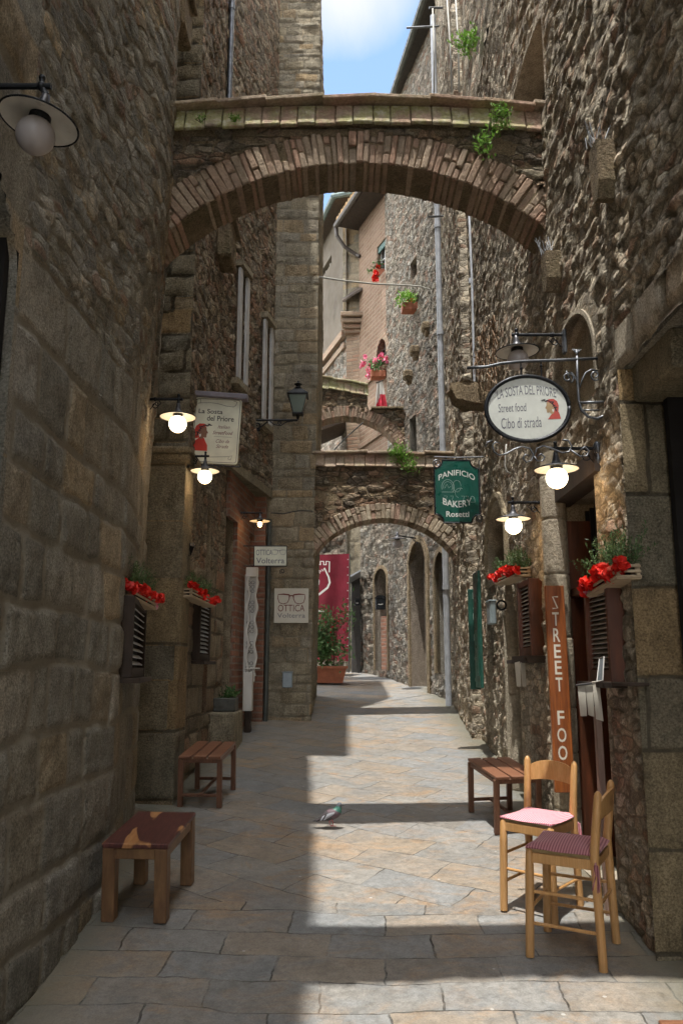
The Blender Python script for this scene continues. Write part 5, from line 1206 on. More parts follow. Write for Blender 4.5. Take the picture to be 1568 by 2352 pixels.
sg = thing('square_sign', 'square cream optician panel with dark glasses fixed to the tower', 'sign', pl(0, -HW))
mb = MB(); mb.cbox(pl(0, 0, -.012), (2 * HW, .022, 2 * HW)); mb.build('panel', plain('cream_panel', (.60, .57, .49), .45, 0, .06, 4, .02), sg)
specs(pl, 0, HW * .38, .33, M['inkbrown'], sg, .011); text('OTTICA', pl, 0, -HW * .34, .082, HW * 1.55, 'inkbrown', sg); text('Volterra', pl, 0, -HW * .70, .055, HW * 1.62, 'inkgrey', sg)
# ---------- varnished plank
SY = 4.93
P0 = atY(1250, 1345, SY); P1 = atY(1294, 1345, SY); P2 = atY(1274, 1821, SY - .02); W_ = (P0 - P2).normalized(); U_ = V(1, 0, 0); U_ = (U_ - W_ * U_.dot(W_)).normalized()
PWd = (P1 - P0).length; PHt = (P0 - P2).length
pl = Plane((P0 + P1) / 2, U_, W_, W_.cross(U_) * -1 if (W_.cross(U_)).y > 0 else W_.cross(U_))
pk = thing('plank_sign', 'tall varnished orange wood plank with white vertical lettering leaning by the doorway', 'sign', pl(0, -PHt))
mb = MB(); mb.cbox(pl(0, -PHt / 2, -.014), (PWd, .028, PHt), (pl.U, -pl.n, pl.W), .004); mb.build('plank', M['plank'], pk)
mb = MB()
kpx = PHt / (1821 - 1345)
for ch, yb in zip('TREETFOOD', (1441, 1479, 1517, 1555, 1594, 1670, 1709, 1749, 1787)):
    text(ch, pl, -.002, -(yb - 1345) * kpx, 32 * kpx, (.040 if ch != 'O' else .052), 'ivory', pk, mb=mb, d=.0025, bold=.012)
wv = -(1402 - 1345) * kpx; ribbon(pl, [(.018, wv + 30 * kpx), (-.014, wv + 30 * kpx), (.012, wv + 3 * kpx), (-.018, wv + 2 * kpx)], .008, .0025, mb)
mb.build('lettering', M['ivory'], pk, fix=False)
# ---------- menu cards, blackboard, post, column and doorway on the right
hdr = V(0, 0, 0)
cdn = thing('menu_cards', 'three curled cream menu cards hanging beside the doorway on the right', 'menu', atY(1355, 1566, 4.15))
def card(quad, Y0, Y1, name='card'):
    "curled sheet from four photo corners"
    mb = MB(); n = 8; a, b, c, d = quad; vs = []
    for i in range(n + 1):
        t = i / n
        for (p, q, Yy) in ((a, d, Y0), (b, c, Y1)):
            vs.append(atY(p[0] + (q[0] - p[0]) * t, p[1] + (q[1] - p[1]) * t, Yy - .012 * math.sin(t * 3.0)))
    m_ = len(vs); vs2 = [v + V(0, .0015, 0) for v in vs]
    mb.add(vs + vs2, [(2 * i, 2 * i + 1, 2 * i + 3, 2 * i + 2) for i in range(n)] + [(m_ + 2 * i, m_ + 2 * i + 2, m_ + 2 * i + 3, m_ + 2 * i + 1) for i in range(n)])
    mb.tube([vs[0], vs[1]], .004, 6)
    return mb.build(name, M['paper'], cdn, smooth=False, fix=False)
card(((1325, 1573), (1343, 1572), (1347, 1645), (1332, 1645)), 4.22, 4.18); card(((1343, 1571), (1360, 1568), (1364, 1647), (1350, 1642)), 4.18, 4.14); card(((1359, 1567), (1375, 1565), (1385, 1657), (1368, 1652)), 4.12, 4.08)
mb = MB(); mb.tube([atY(1322, 1574, 4.22), atY(1380, 1566, 4.08)], .005); mb.build('rail', M['irongrey'], cdn)
c2_ = thing('menu_cards', 'pair of narrow folded cards hanging under the shelf behind the plank', 'menu', atY(1190, 1520, 5.8))
mb = MB()
for x0, x1 in ((1181, 1193), (1194, 1205)):
    a, b, c, d = atY(x0, 1522, 5.8), atY(x1, 1519, 5.75), atY(x1 + 3, 1577, 5.75), atY(x0 + 5, 1577, 5.8)
    mb.add([a, b, c, d] + [p + V(0, .003, 0) for p in (a, b, c, d)], [(0, 1, 2, 3), (4, 7, 6, 5), (0, 4, 5, 1), (2, 6, 7, 3), (1, 5, 6, 2), (0, 3, 7, 4)])
mb.build('card', M['paper'], c2_)
bb = thing('chalkboard', 'small slate menu board with a pale rim standing on the window sill', 'chalkboard', atY(1374, 1566, 4.05))
a, b, c, d = atY(1370, 1565, 4.06), atY(1383, 1563, 4.0), atY(1386, 1508, 4.02), atY(1376, 1512, 4.08)
mb = MB(); mb.add([a, b, c, d] + [p + V(.004, .012, 0) for p in (a, b, c, d)], [(0, 1, 2, 3), (4, 7, 6, 5), (0, 4, 5, 1), (1, 5, 6, 2), (2, 6, 7, 3), (3, 7, 4, 0)]); mb.build('slate', M['greycloth'], bb)
mb = MB(); mb.tube([a, b, c, d, a], .003, 5); mb.build('rim', M['white'], bb)
mb = MB(); mb.cbox((1.32, 4.02, atY(1400, 1570, 4.02).z), (.10, .52, .016), ch=.003); tag(mb.build('sill_board', M['darkwood'], None, origin=(1.3, 4, 1.5)), 'dark sill board under the louvred window beside the portal', 'sill')
pb = atY(1372, 1655, 4.3)
mb = MB(); mb.cbox((pb.x, 4.3, (pb.z + gz(4.3)) / 2 + .02), (.035, .035, pb.z - gz(4.3) + .1), ch=.004); tag(mb.build('wooden_post', wood('grey_brown_post', (.20, .12, .09), (.30, .2, .15), (16, 16, 2)), None, origin=(pb.x, 4.3, gz(4.3))), 'slim weathered wooden post standing under the menu cards', 'post')
# half round pale column by the doorway
cc = atY(1277, 1345, 5.12)
colm = thing('stone_column', 'pale drum column at the far side of the dark doorway on the right', 'column', (1.36, 5.12, gz(5.1)))
def drums(x, y, r, z0, z1, hs, parent, seed):
    rr = random.Random(seed); z = z0; mb = MB()
    while z < z1:
        h = min(hs * rr.uniform(.75, 1.3), z1 - z)
        mb.lathe([(r * .90, .0), (r * .985, .008), (r, .018), (r * .995, h - .018), (r * .98, h - .008), (r * .90, h - .001)], (x + rr.uniform(-.003, .003), y, z), 28); z += h
    return mb.build('shaft', M['column'], parent, smooth='auto')
M['column'] = vmat('pale_travertine', [(.44, .38, .28), (.38, .33, .25), (.46, .40, .31)], 0)
drums(1.335, 5.12, .078, gz(5.1), atY(1277, 1020, 5.12).z, .33, colm, 4)
mb = MB(); zc = atY(1277, 1020, 5.12).z; mb.lathe([(.078, 0), (.095, .02), (.10, .04), (.085, .055), (.09, .11), (.10, .13), (.001, .131)], (1.335, 5.12, zc), 24); mb.build('capital', M['column'], colm, smooth='auto')
col2 = thing('stone_column', 'tall narrow half column left of the pointed window, beside the blue grey meter box', 'column', (1.38, 6.9, gz(6.9)))
drums(1.405, 6.75, .075, gz(6.75), atY(1150, 1345, 6.75).z, .40, col2, 9)
# door in the right doorway
dr = thing('dark_doorway', 'dark open doorway with red brown timber frame on the right', 'door', (1.6, 4.75, gz(4.75)))
uD0, uD1 = DOORR['u0'], DOORR['u1']; zD1 = DOORR['z1']; zD0 = DOORR['z0']
mb = MB(); strip(PRN, uD0 + .0, uD0 + .06, zD0, zD1 - .12, -.35, -.06, mb, 1); strip(PRN, uD1 - .045, uD1, zD0, zD1 - .12, -.30, -.06, mb, 1); strip(PRN, uD0, uD1, zD1 - .6, zD1 - .55, -.33, -.06, mb, 1); mb.build('frame', M['doorwood'], dr)
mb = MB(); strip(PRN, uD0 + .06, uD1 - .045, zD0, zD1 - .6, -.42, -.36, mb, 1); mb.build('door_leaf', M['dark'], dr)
mb = MB()
for k in range(9):
    x = k / 8; strip(PRN, uD0 + .03 + (uD1 - uD0 - .06) * x - .006, uD0 + .03 + (uD1 - uD0 - .06) * x + .006, zD1 - .55, zD1 - .05, -.22, -.19, mb, 1)
mb.build('fanlight_grille', M['iron'], dr)
# raised moulding round the doorway arch and pointed window
def arch_trim(path, h, wd, off, mat, parent, name='moulding', pointed=False, zlow=None):
    mb = MB(); u0, u1, z1 = h['u0'], h['u1'], h['z1']; r = h.get('arch', .01); mid = (u0 + u1) / 2; w2 = (u1 - u0) / 2
    pts = [(u0, zlow if zlow is not None else h['z0'])] + [(mid - w2 * math.cos(math.pi * k / 16), z1 - r + r * math.sin(math.pi * k / 16)) for k in range(17)] + [(u1, zlow if zlow is not None else h['z0'])]
    outp = [(u0 - wd, pts[0][1])] + [(mid - (w2 + wd) * math.cos(math.pi * k / 16), z1 - r + (r + wd) * math.sin(math.pi * k / 16)) for k in range(17)] + [(u1 + wd, pts[-1][1])]
    for i in range(len(pts) - 1):
        vs = []
        for (q, o_) in ((pts[i], off), (pts[i + 1], off), (outp[i + 1], off * .85), (outp[i], off * .85), (pts[i], -.05), (pts[i + 1], -.05), (outp[i + 1], -.05), (outp[i], -.05)):
            p, n = on_path(path, q[0], o_); 
            if i in () : pass
            p2, _ = on_path(path, max(0, q[0]), o_); vs.append((p2.x, p2.y, q[1]))
        mb.add(vs, [(0, 1, 2, 3), (0, 4, 5, 1), (2, 6, 7, 3), (4, 7, 6, 5)])
    return mb.build(name, mat, parent)
M['trim'] = vmat('cream_stone_trim', [(.44, .36, .24), (.38, .32, .22)], 0)
arch_trim(PRN, POINT, .045, .035, M['trim'], hR); mb = MB(); strip(PRN, DOORR['u0'] - .08, DOORR['u1'] + .12, DOORR['z1'] - .02, DOORR['z1'] + .10, -.1, .03, mb, 1); mb.build('door_beam', M['darkwood'], hR)
mb = MB(); strip(PRN, WIN_T['u0'] + .01, WIN_T['u1'] - .01, WIN_T['z0'], WIN_T['z1'] - .03, -.28, -.22, mb, 1); mb.build('opening_shade_panel', plain('opening_shade_stone', (.13, .115, .09), .9, 0, .3, 9, .4, .01), hR)  # dark panel puts the recess shade into the colour of its back
pw_ = thing('arched_window', 'tall arched window with cream stone surround and dark leaded glass on the right', 'window', (1.5, 6.6, POINT['z0']))
mb = MB(); strip(PRN, POINT['u0'] + .02, POINT['u1'] - .02, POINT['z0'] + .02, POINT['z1'] - .05, -.2, -.17, mb, 1); mb.build('glass', M['glass'], pw_)
mb = MB()
for k in range(9): z = POINT['z0'] + .05 + (POINT['z1'] - POINT['z0'] - .15) * k / 8; strip(PRN, POINT['u0'] + .02, POINT['u1'] - .02, z, z + .012, -.168, -.155, mb, 1)
mb.build('glazing_bars', M['iron'], pw_)
arch_trim(PRN, PLAQ, .025, .012, M['rubble'], hR, name='niche_surround'); arch_trim(PRF, AR1, .10, .03, M['archrub'], hF); arch_trim(PRF, AR2, .08, .03, M['archrub'], hF); arch_trim(PPB, AD, .06, .02, M['archrub'], hP)
arch_trim(PPB, G2, .12, .008, M['brickpale'], hP, zlow=G2['z1'] - .35)
# ---------- stools
def stool(label, TQ, h, style, lean_=0):
    "TQ: four plan corners FL, FR, BR, BL"
    c = sum((V(p[0], p[1], 0) for p in TQ), V(0, 0, 0)) / 4; c.z = gz(c.y)
    t = thing('wooden_stool', label, 'stool', c)
    FL, FR, BR, BL = [V(p[0], p[1], gz(p[1])) for p in TQ]; U = ((FR - FL) + (BR - BL)).normalized(); W = ((BL - FL) + (BR - FR)).normalized(); Z = U.cross(W).normalized(); W = Z.cross(U)
    wd = ((FR - FL).length + (BR - BL).length) / 2; dp = ((BL - FL).length + (BR - FR).length) / 2; o = c; ax = (U, W, Z)
    def at(u, w, z): return o + U * (u * wd / 2) + W * (w * dp / 2) + Z * z
    if style == 'solid':
        mb = MB(); mb.cbox(at(0, 0, h - .012), (wd, dp, .024), ax, .004); s = mb.build('seat', M['rosewood'], t)
        for u in (-1, 1):
            for w in (-1, 1):
                a = at(u, w, h - .024) - U * (u * .034) - W * (w * .034); b = at(u, w, 0) - U * (u * .034) - W * (w * .034); mb = MB(); mb.beam(b, a, .066, .062, U, .004); mb.build('leg', M['rosewood2'], t)
        mb = MB()
        for w in (-1, 1): mb.cbox(at(0, w, h - .05) - W * (w * .025), (wd - .12, .03, .05), ax, .003)
        for u in (-1, 1): mb.cbox(at(u, 0, h - .05) - U * (u * .025), (.03, dp - .12, .05), ax, .003)
        mb.build('apron', M['rosewood2'], t)
    else:
        for k in range(3):
            mb = MB(); mb.cbox(at(-1 + (2 * k + 1) / 3, 0, h - .010), (wd / 3 - .014, dp, .020), ax, .003); mb.build('seat_slat', M['redwood'], t)
        for u in (-1, 1):
            for w in (-1, 1):
                a = at(u, w, h - .022) - U * (u * .018) - W * (w * .03); b = at(u, w, 0) - U * (u * .018) - W * (w * .03); mb = MB(); mb.beam(b, a, .032, .036, U, .003); mb.build('leg', M['redwood2'], t)
        mb = MB()
        for w in (-1, 1): mb.cbox(at(0, w, h - .036) - W * (w * .03), (wd - .02, .022, .030), ax, .003)
        for u in (-1, 1): mb.cbox(at(u, 0, h - .036) - U * (u * .018), (.018, dp - .09, .028), ax, .003)
        mb.build('apron', M['redwood2'], t)
        mb = MB()
        for w in (-1, 1): mb.cbox(at(0, w, .085) - W * (w * .03), (wd - .05, .018, .022), ax, .003)
        mb.cbox(at(0, 0, .085), (.024, dp - .08, .018), ax, .003); mb.build('stretcher', M['redwood2'], t)
    return t
stool('low solid stool with two tone purple and tan plank seat on the near left', [(-1.135, 4.22), (-.815, 4.20), (-.80, 4.76), (-1.12, 4.78)], .365, 'solid')
stool('slatted red brown stool farther up beside the left pilaster', [(-1.17, 6.24), (-.85, 6.22), (-.84, 6.80), (-1.16, 6.82)], .365, 'slat')
stool('slatted red brown stool on the right behind the two chairs', [(.955, 5.58), (1.27, 5.63), (1.24, 6.22), (.925, 6.17)], .365, 'slat')
stool('dark red wooden stool of which only a corner shows at the lower right', [(.885, 2.0), (1.22, 2.0), (1.22, 2.60), (.885, 2.60)], .372, 'slat')
# ---------- chairs
def stripes(name, c1, c2, sc, ang):
    m, nt, b = nodes(name); N = NT(nt)
    tc = N.n('ShaderNodeTexCoord'); mp = N.n('ShaderNodeMapping'); mp.inputs['Rotation'].default_value = (0, 0, ang); N.l(tc.outputs['Object'], mp.inputs[0])
    sx = N.n('ShaderNodeSeparateXYZ'); N.l(mp.outputs[0], sx.inputs[0])
    f = N.math('GREATER_THAN', N.math('SINE', N.math('MULTIPLY', sx.outputs[0], sc)), .0)
    N.l(N.mix(c1, c2, f), b.inputs['Base Color']); b.inputs['Roughness'].default_value = .85; b.inputs['Sheen Weight'].default_value = .2
    N.l(N.bump(N.noise(N.pos(), 300, 2), .2, .001), b.inputs['Normal'])
    return m
def chair(label, c, f, cushion, h=.445, ht=.70, w=.255, d=.255):
    f = Vector((f[0], f[1])).normalized(); F_ = V(f.x, f.y, 0); S_ = V(f.y, -f.x, 0) * -1; c = V(c[0], c[1], gz(c[1])); up = V(0, -.1, 1).normalized() * 1.0; up = V(0, -.06, 1).normalized()
    t = thing('chair', label, 'chair', c, 'low backed beech chairs with striped cushions')
    def at(s, ff, z):
        p = c + S_ * (s * w / 2) + F_ * (ff * d / 2); p.z = gz(p.y) * .55 + c.z * .45 + z; return p
    def base(s, ff): p = c + S_ * (s * w / 2 * 1.06) + F_ * (ff * d / 2 * 1.10); p.z = gz(p.y) - .004; return p
    for s in (-1, 1):
        a = at(s, 1, h - .012); b = base(s, 1)
        mb = MB(); mb.tube([b, b.lerp(a, .3), b.lerp(a, .75), b.lerp(a, .97), b.lerp(a, 1.0)], [.0185, .0195, .0195, .017, .008], 12); mb.build('leg', M['ochwood'], t, smooth='auto')
        a = at(s, -1, h); b = base(s, -1); tp = at(s * 1.04, -1.22, ht)
        mb = MB(); mb.tube([b, b.lerp(a, .5), a, a.lerp(tp, .5), a.lerp(tp, .93), tp.lerp(a, .02), tp + V(0, 0, .006)], [.0185, .0195, .0205, .019, .0175, .014, .005], 12); mb.build('back_leg', M['ochwood'], t, smooth='auto')
    mb = MB()
    for (p, q) in (((-1, 1), (1, 1)), ((-1, -1), (1, -1)), ((-1, -1), (-1, 1)), ((1, -1), (1, 1))):
        mb.beam(at(p[0], p[1], h - .045), at(q[0], q[1], h - .045), .018, .042, None, .003)
    mb.build('seat_rail', M['ochwood'], t)
    mb = MB(); A = [at(-1, 1, h - .022), at(1, 1, h - .022), at(1, -1, h - .022), at(-1, -1, h - .022)]; B = [p + V(0, 0, .012) for p in A]; mb.add(A + B, [(0, 3, 2, 1), (4, 5, 6, 7), (0, 1, 5, 4), (1, 2, 6, 5), (2, 3, 7, 6), (3, 0, 4, 7)]); mb.build('seat', plain('straw_seat', (.35, .26, .12), .8), t)
    mb = MB()
    for (p, q, z) in (((-1, 1), (1, 1), .19), ((-1, -1), (1, -1), .23), ((-1, -1), (-1, 1), .13), ((1, -1), (1, 1), .13), ((-1, -1), (-1, 1), .26), ((1, -1), (1, 1), .26)):
        mb.tube([at(p[0] * 1.02, p[1] * 1.03, z), at(q[0] * 1.02, q[1] * 1.03, z)], .0075, 8)
    mb.build('stretcher', M['ochwood'], t, smooth='auto')
    # curved back slat
    mb = MB(); n = 14; vs = []
    for i in range(n + 1):
        x = -1 + 2 * i / n; bow = (1 - x * x); 
        for (zz, e) in ((ht - .115 + .012 * bow, 0), (ht - .03 + .022 * bow - .012 * (abs(x) ** 6), 0)):
            for th_ in (-.006, .006):
                p = at(x * .98, -1.17 - .16 * bow - th_ * 2 / d - (.07 if zz > ht - .06 else 0), zz); vs.append(p)
    fs = []
    for i in range(n):
        a = 4 * i; b = a + 4; fs += [(a, b, b + 2, a + 2), (a + 1, a + 3, b + 3, b + 1), (a + 2, b + 2, b + 3, a + 3), (a, a + 1, b + 1, b)]
    fs += [(0, 2, 3, 1), (4 * n, 4 * n + 1, 4 * n + 3, 4 * n + 2)]
    mb.add(vs, fs); mb.build('back_slat', M['ochwood'], t, smooth='auto')
    # cushion
    n = 12; vs = []; mb = MB()
    for lay in (0, 1):
        for i in range(n + 1):
            for j in range(n + 1):
                x = -1 + 2 * i / n; y = -1 + 2 * j / n; q = max(abs(x), abs(y)); e = 1 - q ** 4
                z = h - .006 + (.004 + .020 * e + .006 * math.sin(3 * x + 2) * math.cos(2.5 * y) if lay else -.0 + .002 * e)
                vs.append(at(x * 1.10, y * 1.10, z))
    m_ = (n + 1) ** 2
    for i in range(n):
        for j in range(n): a = i * (n + 1) + j; mb_f = (a, a + 1, a + n + 2, a + n + 1); mb.f.append(tuple(reversed(mb_f))); mb.f.append(tuple(k + m_ for k in mb_f)); mb.m += [0, 0]
    ring = [i * (n + 1) for i in range(n)] + [n * (n + 1) + j for j in range(n)] + [(n - i) * (n + 1) + n for i in range(n)] + [n - j for j in range(n)]
    for a, b in zip(ring, ring[1:] + ring[:1]): mb.f.append((a, b, b + m_, a + m_)); mb.m.append(0)
    mb.v = [tuple(v) for v in vs]; mb.build('cushion', cushion, t, smooth='auto')
    mb = MB(); rr = random.Random(2)
    for s in (-1, 1):
        p = at(s, -1.05, h - .01); mb.tube([p, p + S_ * (s * .024) + V(0, 0, -.03)], .004, 5)
        for k in range(7):
            q = p + S_ * (s * .022) + V(rr.uniform(-.008, .008), rr.uniform(-.008, .008), -.03); mb.tube([q, q + V(rr.uniform(-.006, .006), rr.uniform(-.006, .006), -.04), q + V(rr.uniform(-.014, .014), rr.uniform(-.014, .014), -rr.uniform(.08, .11))], .003, 5)
    mb.build('cushion_ties', cushion, t)
    return t
chair('beech chair with pale pink striped cushion standing in the sun nearer the alley', (.995, 4.40), (-.65, -.76), stripes('pink_stripes', (.72, .40, .43), (.62, .16, .21), 560, .9), h=.435, ht=.69)
chair('beech chair with dark plum striped cushion standing nearest the viewer', (1.02, 3.93), (-.88, .47), stripes('plum_stripes', (.42, .18, .20), (.20, .05, .065), 520, .45), w=.285, d=.28)
# ---------- pigeon
PG = V(-.085, 5.80, gz(5.80)); pg = thing('pigeon', 'grey pigeon with green neck standing on the sunlit paving', 'bird', PG)
k = .102
def pgp(x, z, y=0): return PG + V(x * k * .98 + .0, y * k, z * k * .72)
mb = MB(); prof = [(-1.05, .42, .02, .10), (-.75, .50, .07, .16), (-.45, .62, .15, .18), (-.2, .78, .27, .25), (.1, .95, .34, .30), (.35, 1.1, .33, .29), (.55, 1.3, .26, .22), (.64, 1.5, .17, .15), (.68, 1.68, .13, .12), (.72, 1.82, .135, .12), (.77, 1.92, .11, .10), (.82, 1.96, .06, .05), (.84, 1.97, .01, .01)]
n = 16
for i, (x, z, rz, ry) in enumerate(prof):
    a = prof[max(0, i - 1)]; b = prof[min(len(prof) - 1, i + 1)]; t = Vector((b[0] - a[0], b[1] - a[1])).normalized(); nx, nz_ = -t.y, t.x
    for j in range(n):
        q = 2 * math.pi * j / n; mb.v.append(tuple(pgp(x + nx * rz * 1.42 * math.cos(q), z + nz_ * rz * 1.42 * math.cos(q), ry * 1.2 * math.sin(q))))
for i in range(len(prof) - 1):
    for j in range(n): mb.f.append((i * n + j, i * n + (j + 1) % n, (i + 1) * n + (j + 1) % n, (i + 1) * n + j)); mb.m.append(0 if i < 4 else (1 if i < 6 else (2 if i < 8 else 3)))
bm_ = [plain('dark_grey_feathers', (.06, .052, .055), .7, 0, .3, 40), plain('mauve_breast_feathers', (.13, .085, .10), .6, 0, .3, 40), plain('green_neck_feathers', (.05, .17, .13), .4, 0, .3, 40), plain('slate_head_feathers', (.09, .10, .12), .6, 0, .2, 40)]
mb.build('body', bm_, pg, smooth=True)
for s in (-1, 1):
    mb = MB(); pts = []
    for i in range(9):
        x = .36 - 1.15 * i / 8; z = 1.10 - .62 * i / 8; hgt = .27 * math.sin(math.pi * (.12 + .80 * i / 8)) + .02
        pts.append((x, z, hgt))
    vs = []
    for (x, z, hh) in pts:
        for q in (-1, -.5, 0, .5, 1): vs.append(pgp(x + .42 * hh * q, z + hh * q * .95 + .03, s * (.345 + .03 * (1 - q * q)) * (1 if x > -.3 else .75)))
    mb.add(vs, [(i * 5 + j, i * 5 + j + 1, i * 5 + j + 6, i * 5 + j + 5) for i in range(8) for j in range(4)]); mb.m = [0 if (f // 4) < 4 else (1 if (f // 4) == 4 else (0 if (f // 4) == 5 else 2)) for f in range(32)]
    mb.build('wing', [plain('pale_wing_feathers', (.36, .37, .41), .6, 0, .15, 40), M['ink'], bm_[0]], pg, smooth=True, fix=False)
for s, fx in ((-1, .18), (1, -.05)):
    mb = MB(); mb.tube([pgp(.1 + fx * .3, .68, s * .13), pgp(.1 + fx, .36, s * .13), pgp(.12 + fx, .03, s * .13)], [.07 * k, .03 * k, .022 * k], 8)
    for a in (-.5, 0, .5, 3.14): mb.tube([pgp(.12 + fx, .03, s * .13), pgp(.12 + fx + .2 * math.cos(a), .015, s * .13 + .2 * math.sin(a))], [.022 * k, .012 * k], 6)
    mb.build('leg', plain('pink_leg', (.5, .12, .12), .6), pg)
mb = MB(); mb.tube([pgp(.80, 1.84), pgp(.98, 1.78), pgp(1.02, 1.74)], [.035 * k, .022 * k, .006 * k], 8); mb.build('beak', M['ink'], pg)
mb = MB(); mb.ball(pgp(.84, 1.88), .045 * k, 10, 6); mb.build('cere', M['white'], pg)
mb = MB(); [mb.ball(pgp(.75, 1.86, s * .115), .022 * k, 8, 6) for s in (-1, 1)]; mb.build('eye', plain('orange_eye', (.5, .12, .02), .3), pg)
# ---------- pipes and cables
def pipe(label, pts, r, mat, joints=(), cat='pipe', name='drainpipe', seg=8):
    t = thing(name, label, cat, pts[0]); mb = MB(); mb.tube(pts, r, 12); mb.build('pipe', mat, t, smooth='auto')
    if joints:
        for (p, q) in joints:
            c = Vector(pts[0]).lerp(Vector(pts[-1]), p); mb = MB(); d = (Vector(pts[-1]) - Vector(pts[0])).normalized()
            mb.tube([c - d * .03, c + d * .03], r * 1.22, 12); mb.build('collar', mat, t, smooth='auto')
    return t
pipe('tall pale grey drainpipe rising on the right beyond the nearest arch', [(1.42, 11.25, gz(11.3)), (1.42, 11.25, 4.3), (1.42, 11.2, 11.6)], .042, M['pipe'], [(.15, 0), (.33, 0), (.5, 0), (.66, 0), (.85, 0)])
pipe('thin grey conduit running up the right wall beside the stone slab corbel', [atY(1089, 880, 7.9), atY(1083, 640, 8.0), atY(1076, 475, 8.1), atY(1070, 430, 8.2)], .013, M['pipe'], [(.5, 0)], 'conduit', 'conduit')
pipe('dark drainpipe on the left between the brick shop and the tower', [V(-.895, 10.03, gz(9.95)), V(-.885, 10.03, 3.42)], .028, M['pipedark'], [(.3, 0), (.7, 0)])
pipe('grey drainpipe high on the left house above the nearest arch', [V(-1.22, 8.0, 7.2), V(-1.22, 8.0, 12.7)], .03, M['irongrey'], [(.3, 0)])
def cable(label, pts, r=.005, mat='cable'):
    mb = MB(); mb.tube(pts, r, 6); o = mb.build('cable', M[mat], None, smooth=True, origin=pts[0]); return tag(o, label, 'cable')
cable('white cable running down the near left wall', [onwall(PA0, x, y)[0] + V(.045, 0, 0) for x, y in ((444, -20), (436, 60), (431, 160), (427, 260), (421, 400), (413, 520), (404, 640), (398, 700), (392, 760))] if 0 else [onwall(PA0, x, y)[0] + V(.045, 0, 0) for x, y in ((361, 0), (356, 60), (352, 160), (348, 260), (344, 380), (338, 520), (330, 640), (325, 700))], .006)
cable('thin curved service cable strung across the alley from the tower to the right wall', [atY(733, 636, 10.2), atY(790, 645, 10.6), atY(860, 652, 11), atY(930, 655, 11.6), atY(965, 658, 12.0), atY(985, 664, 12.1), atY(988, 676, 12.1)], .012, 'cable')
cable('dark cable crossing the tower face above the square sign', [atY(622, 1178, 10.08), atY(650, 1180, 10.06), atY(690, 1172, 10.06), atY(718, 1174, 10.06)], .007, 'cabledark')
for i, (a, b) in enumerate((((993, 20), (996, 212)), ((1026, 0), (1037, 212)), ((1046, 0), (1054, 212)))):
    cable(('leftmost', 'middle', 'rightmost')[i] + ' of three pale cables hanging above the arch beside the grey drainpipe', [atY(*a, 8.4), atY((a[0] + b[0]) / 2 + 2, (a[1] + b[1]) / 2, 8.4), atY(*b, 8.4)], .010)
cable('pale cable looping down the right wall left of the oval sign', [atY(1162, 1020, 6.2), atY(1160, 1045, 6.2), atY(1159, 1070, 6.2), atY(1163, 1083, 6.2), atY(1172, 1088, 6.2)], .006)
for i, (x0, y0, x1, y1, Y_) in enumerate(((933, 64, 1010, 60, 10.8), (985, 18, 1062, 18, 10.2), (985, 498, 1020, 496, 10.6))):
    mb = MB(); mb.tube([atY(x0, y0, Y_), atY(x1, y1, Y_ + .1)], .016, 8); o = mb.build('iron_rod', M['irongrey'], None, origin=atY(x1, y1, Y_)); tag(o, ('long iron rod reaching out across the sky beside the eaves', 'square iron rod holding cables at the top right of the sky', 'short iron clamp rod on the drainpipe under the arch')[i], 'rod')
cable('dark power cable sagging from the pink house to the low roof', [atY(1020 / 1.2245 + 0, 1189 / 1.2245, 13.2), atY(800, 1000, 13.6), atY(770, 1030, 13.9), atY(745, 1062, 14.1)], .012, 'cabledark')
# ---------- boxes
def boxthing(name, label, cat, c, size, mat, lid=True):
    t = thing(name, label, cat, c); mb = MB(); mb.cbox(c, size, ch=.008); mb.build('case', mat, t)
    mb = MB(); mb.cbox(V(*c) + V(0, 0, size[2] / 2 + .004), (size[0] + .012, size[1] + .012, .012), ch=.003); mb.build('lid', mat, t); return t
boxthing('meter_box', 'small grey metal box low on the tower face', 'box', atY(660, 1562, 10.05), (.12, .06, .18), M['greycloth'])
boxthing('meter_box', 'blue grey metal box on the right wall beside the half column', 'box', atY(1128, 1408, 7.35), (.055, .16, .20), M['meterbox'])
mb = MB(); mb.lathe([(.036, -.01), (.044, 0), (.036, .01), (.028, 0), (.036, -.01)], atY(1151, 1390, 6.66), 20, (V(1, 0, 0), V(0, 0, 1), V(0, 1, 0))); tag(mb.build('iron_ring', M['iron'], None, origin=atY(1151, 1390, 6.66)), 'round iron ring fixed to the half column', 'ring')
# corbels with bird spikes
def corbel(label, px, py, Y_, sx, sz, spk):
    X = 1.30; c = atX(px, py, X); t = thing('stone_corbel', label, 'corbel', c)
    mb = MB(); mb.prism([(-.06, .12 * sz), (.06, .12 * sz), (.06, -.08 * sz), (.03, -.15 * sz), (-.03, -.16 * sz), (-.06, -.08 * sz)], V(1.262, c.y, c.z), V(0, 1, 0), V(0, 0, 1), V(.25, 0, 0)); mb.build('block', M['archrub'], t)
    if spk:
        mb = MB(); rr = random.Random(int(px))
        for i in range(14): p = V(1.24 + .006 * i, c.y + rr.uniform(-.05, .05), c.z + .115 * sz); mb.tube([p, p + V(rr.uniform(-.05, .04), rr.uniform(-.05, .05), rr.uniform(.08, .12))], .0018, 4)
        mb.build('bird_spikes', M['pipe'], t)
corbel('square stone corbel topped with bird spikes high on the right wall', 1380, 390, 4.9, 1, 1.1, True)
corbel('lower stone corbel with bird spikes where the nearest arch meets the right wall', 1262, 622, 4.9, 1, .9, True)
c = atY(1068, 905, 7.6); t = thing('stone_slab', 'rough projecting rock slab on the right wall left of the oval sign', 'stone slab', c)
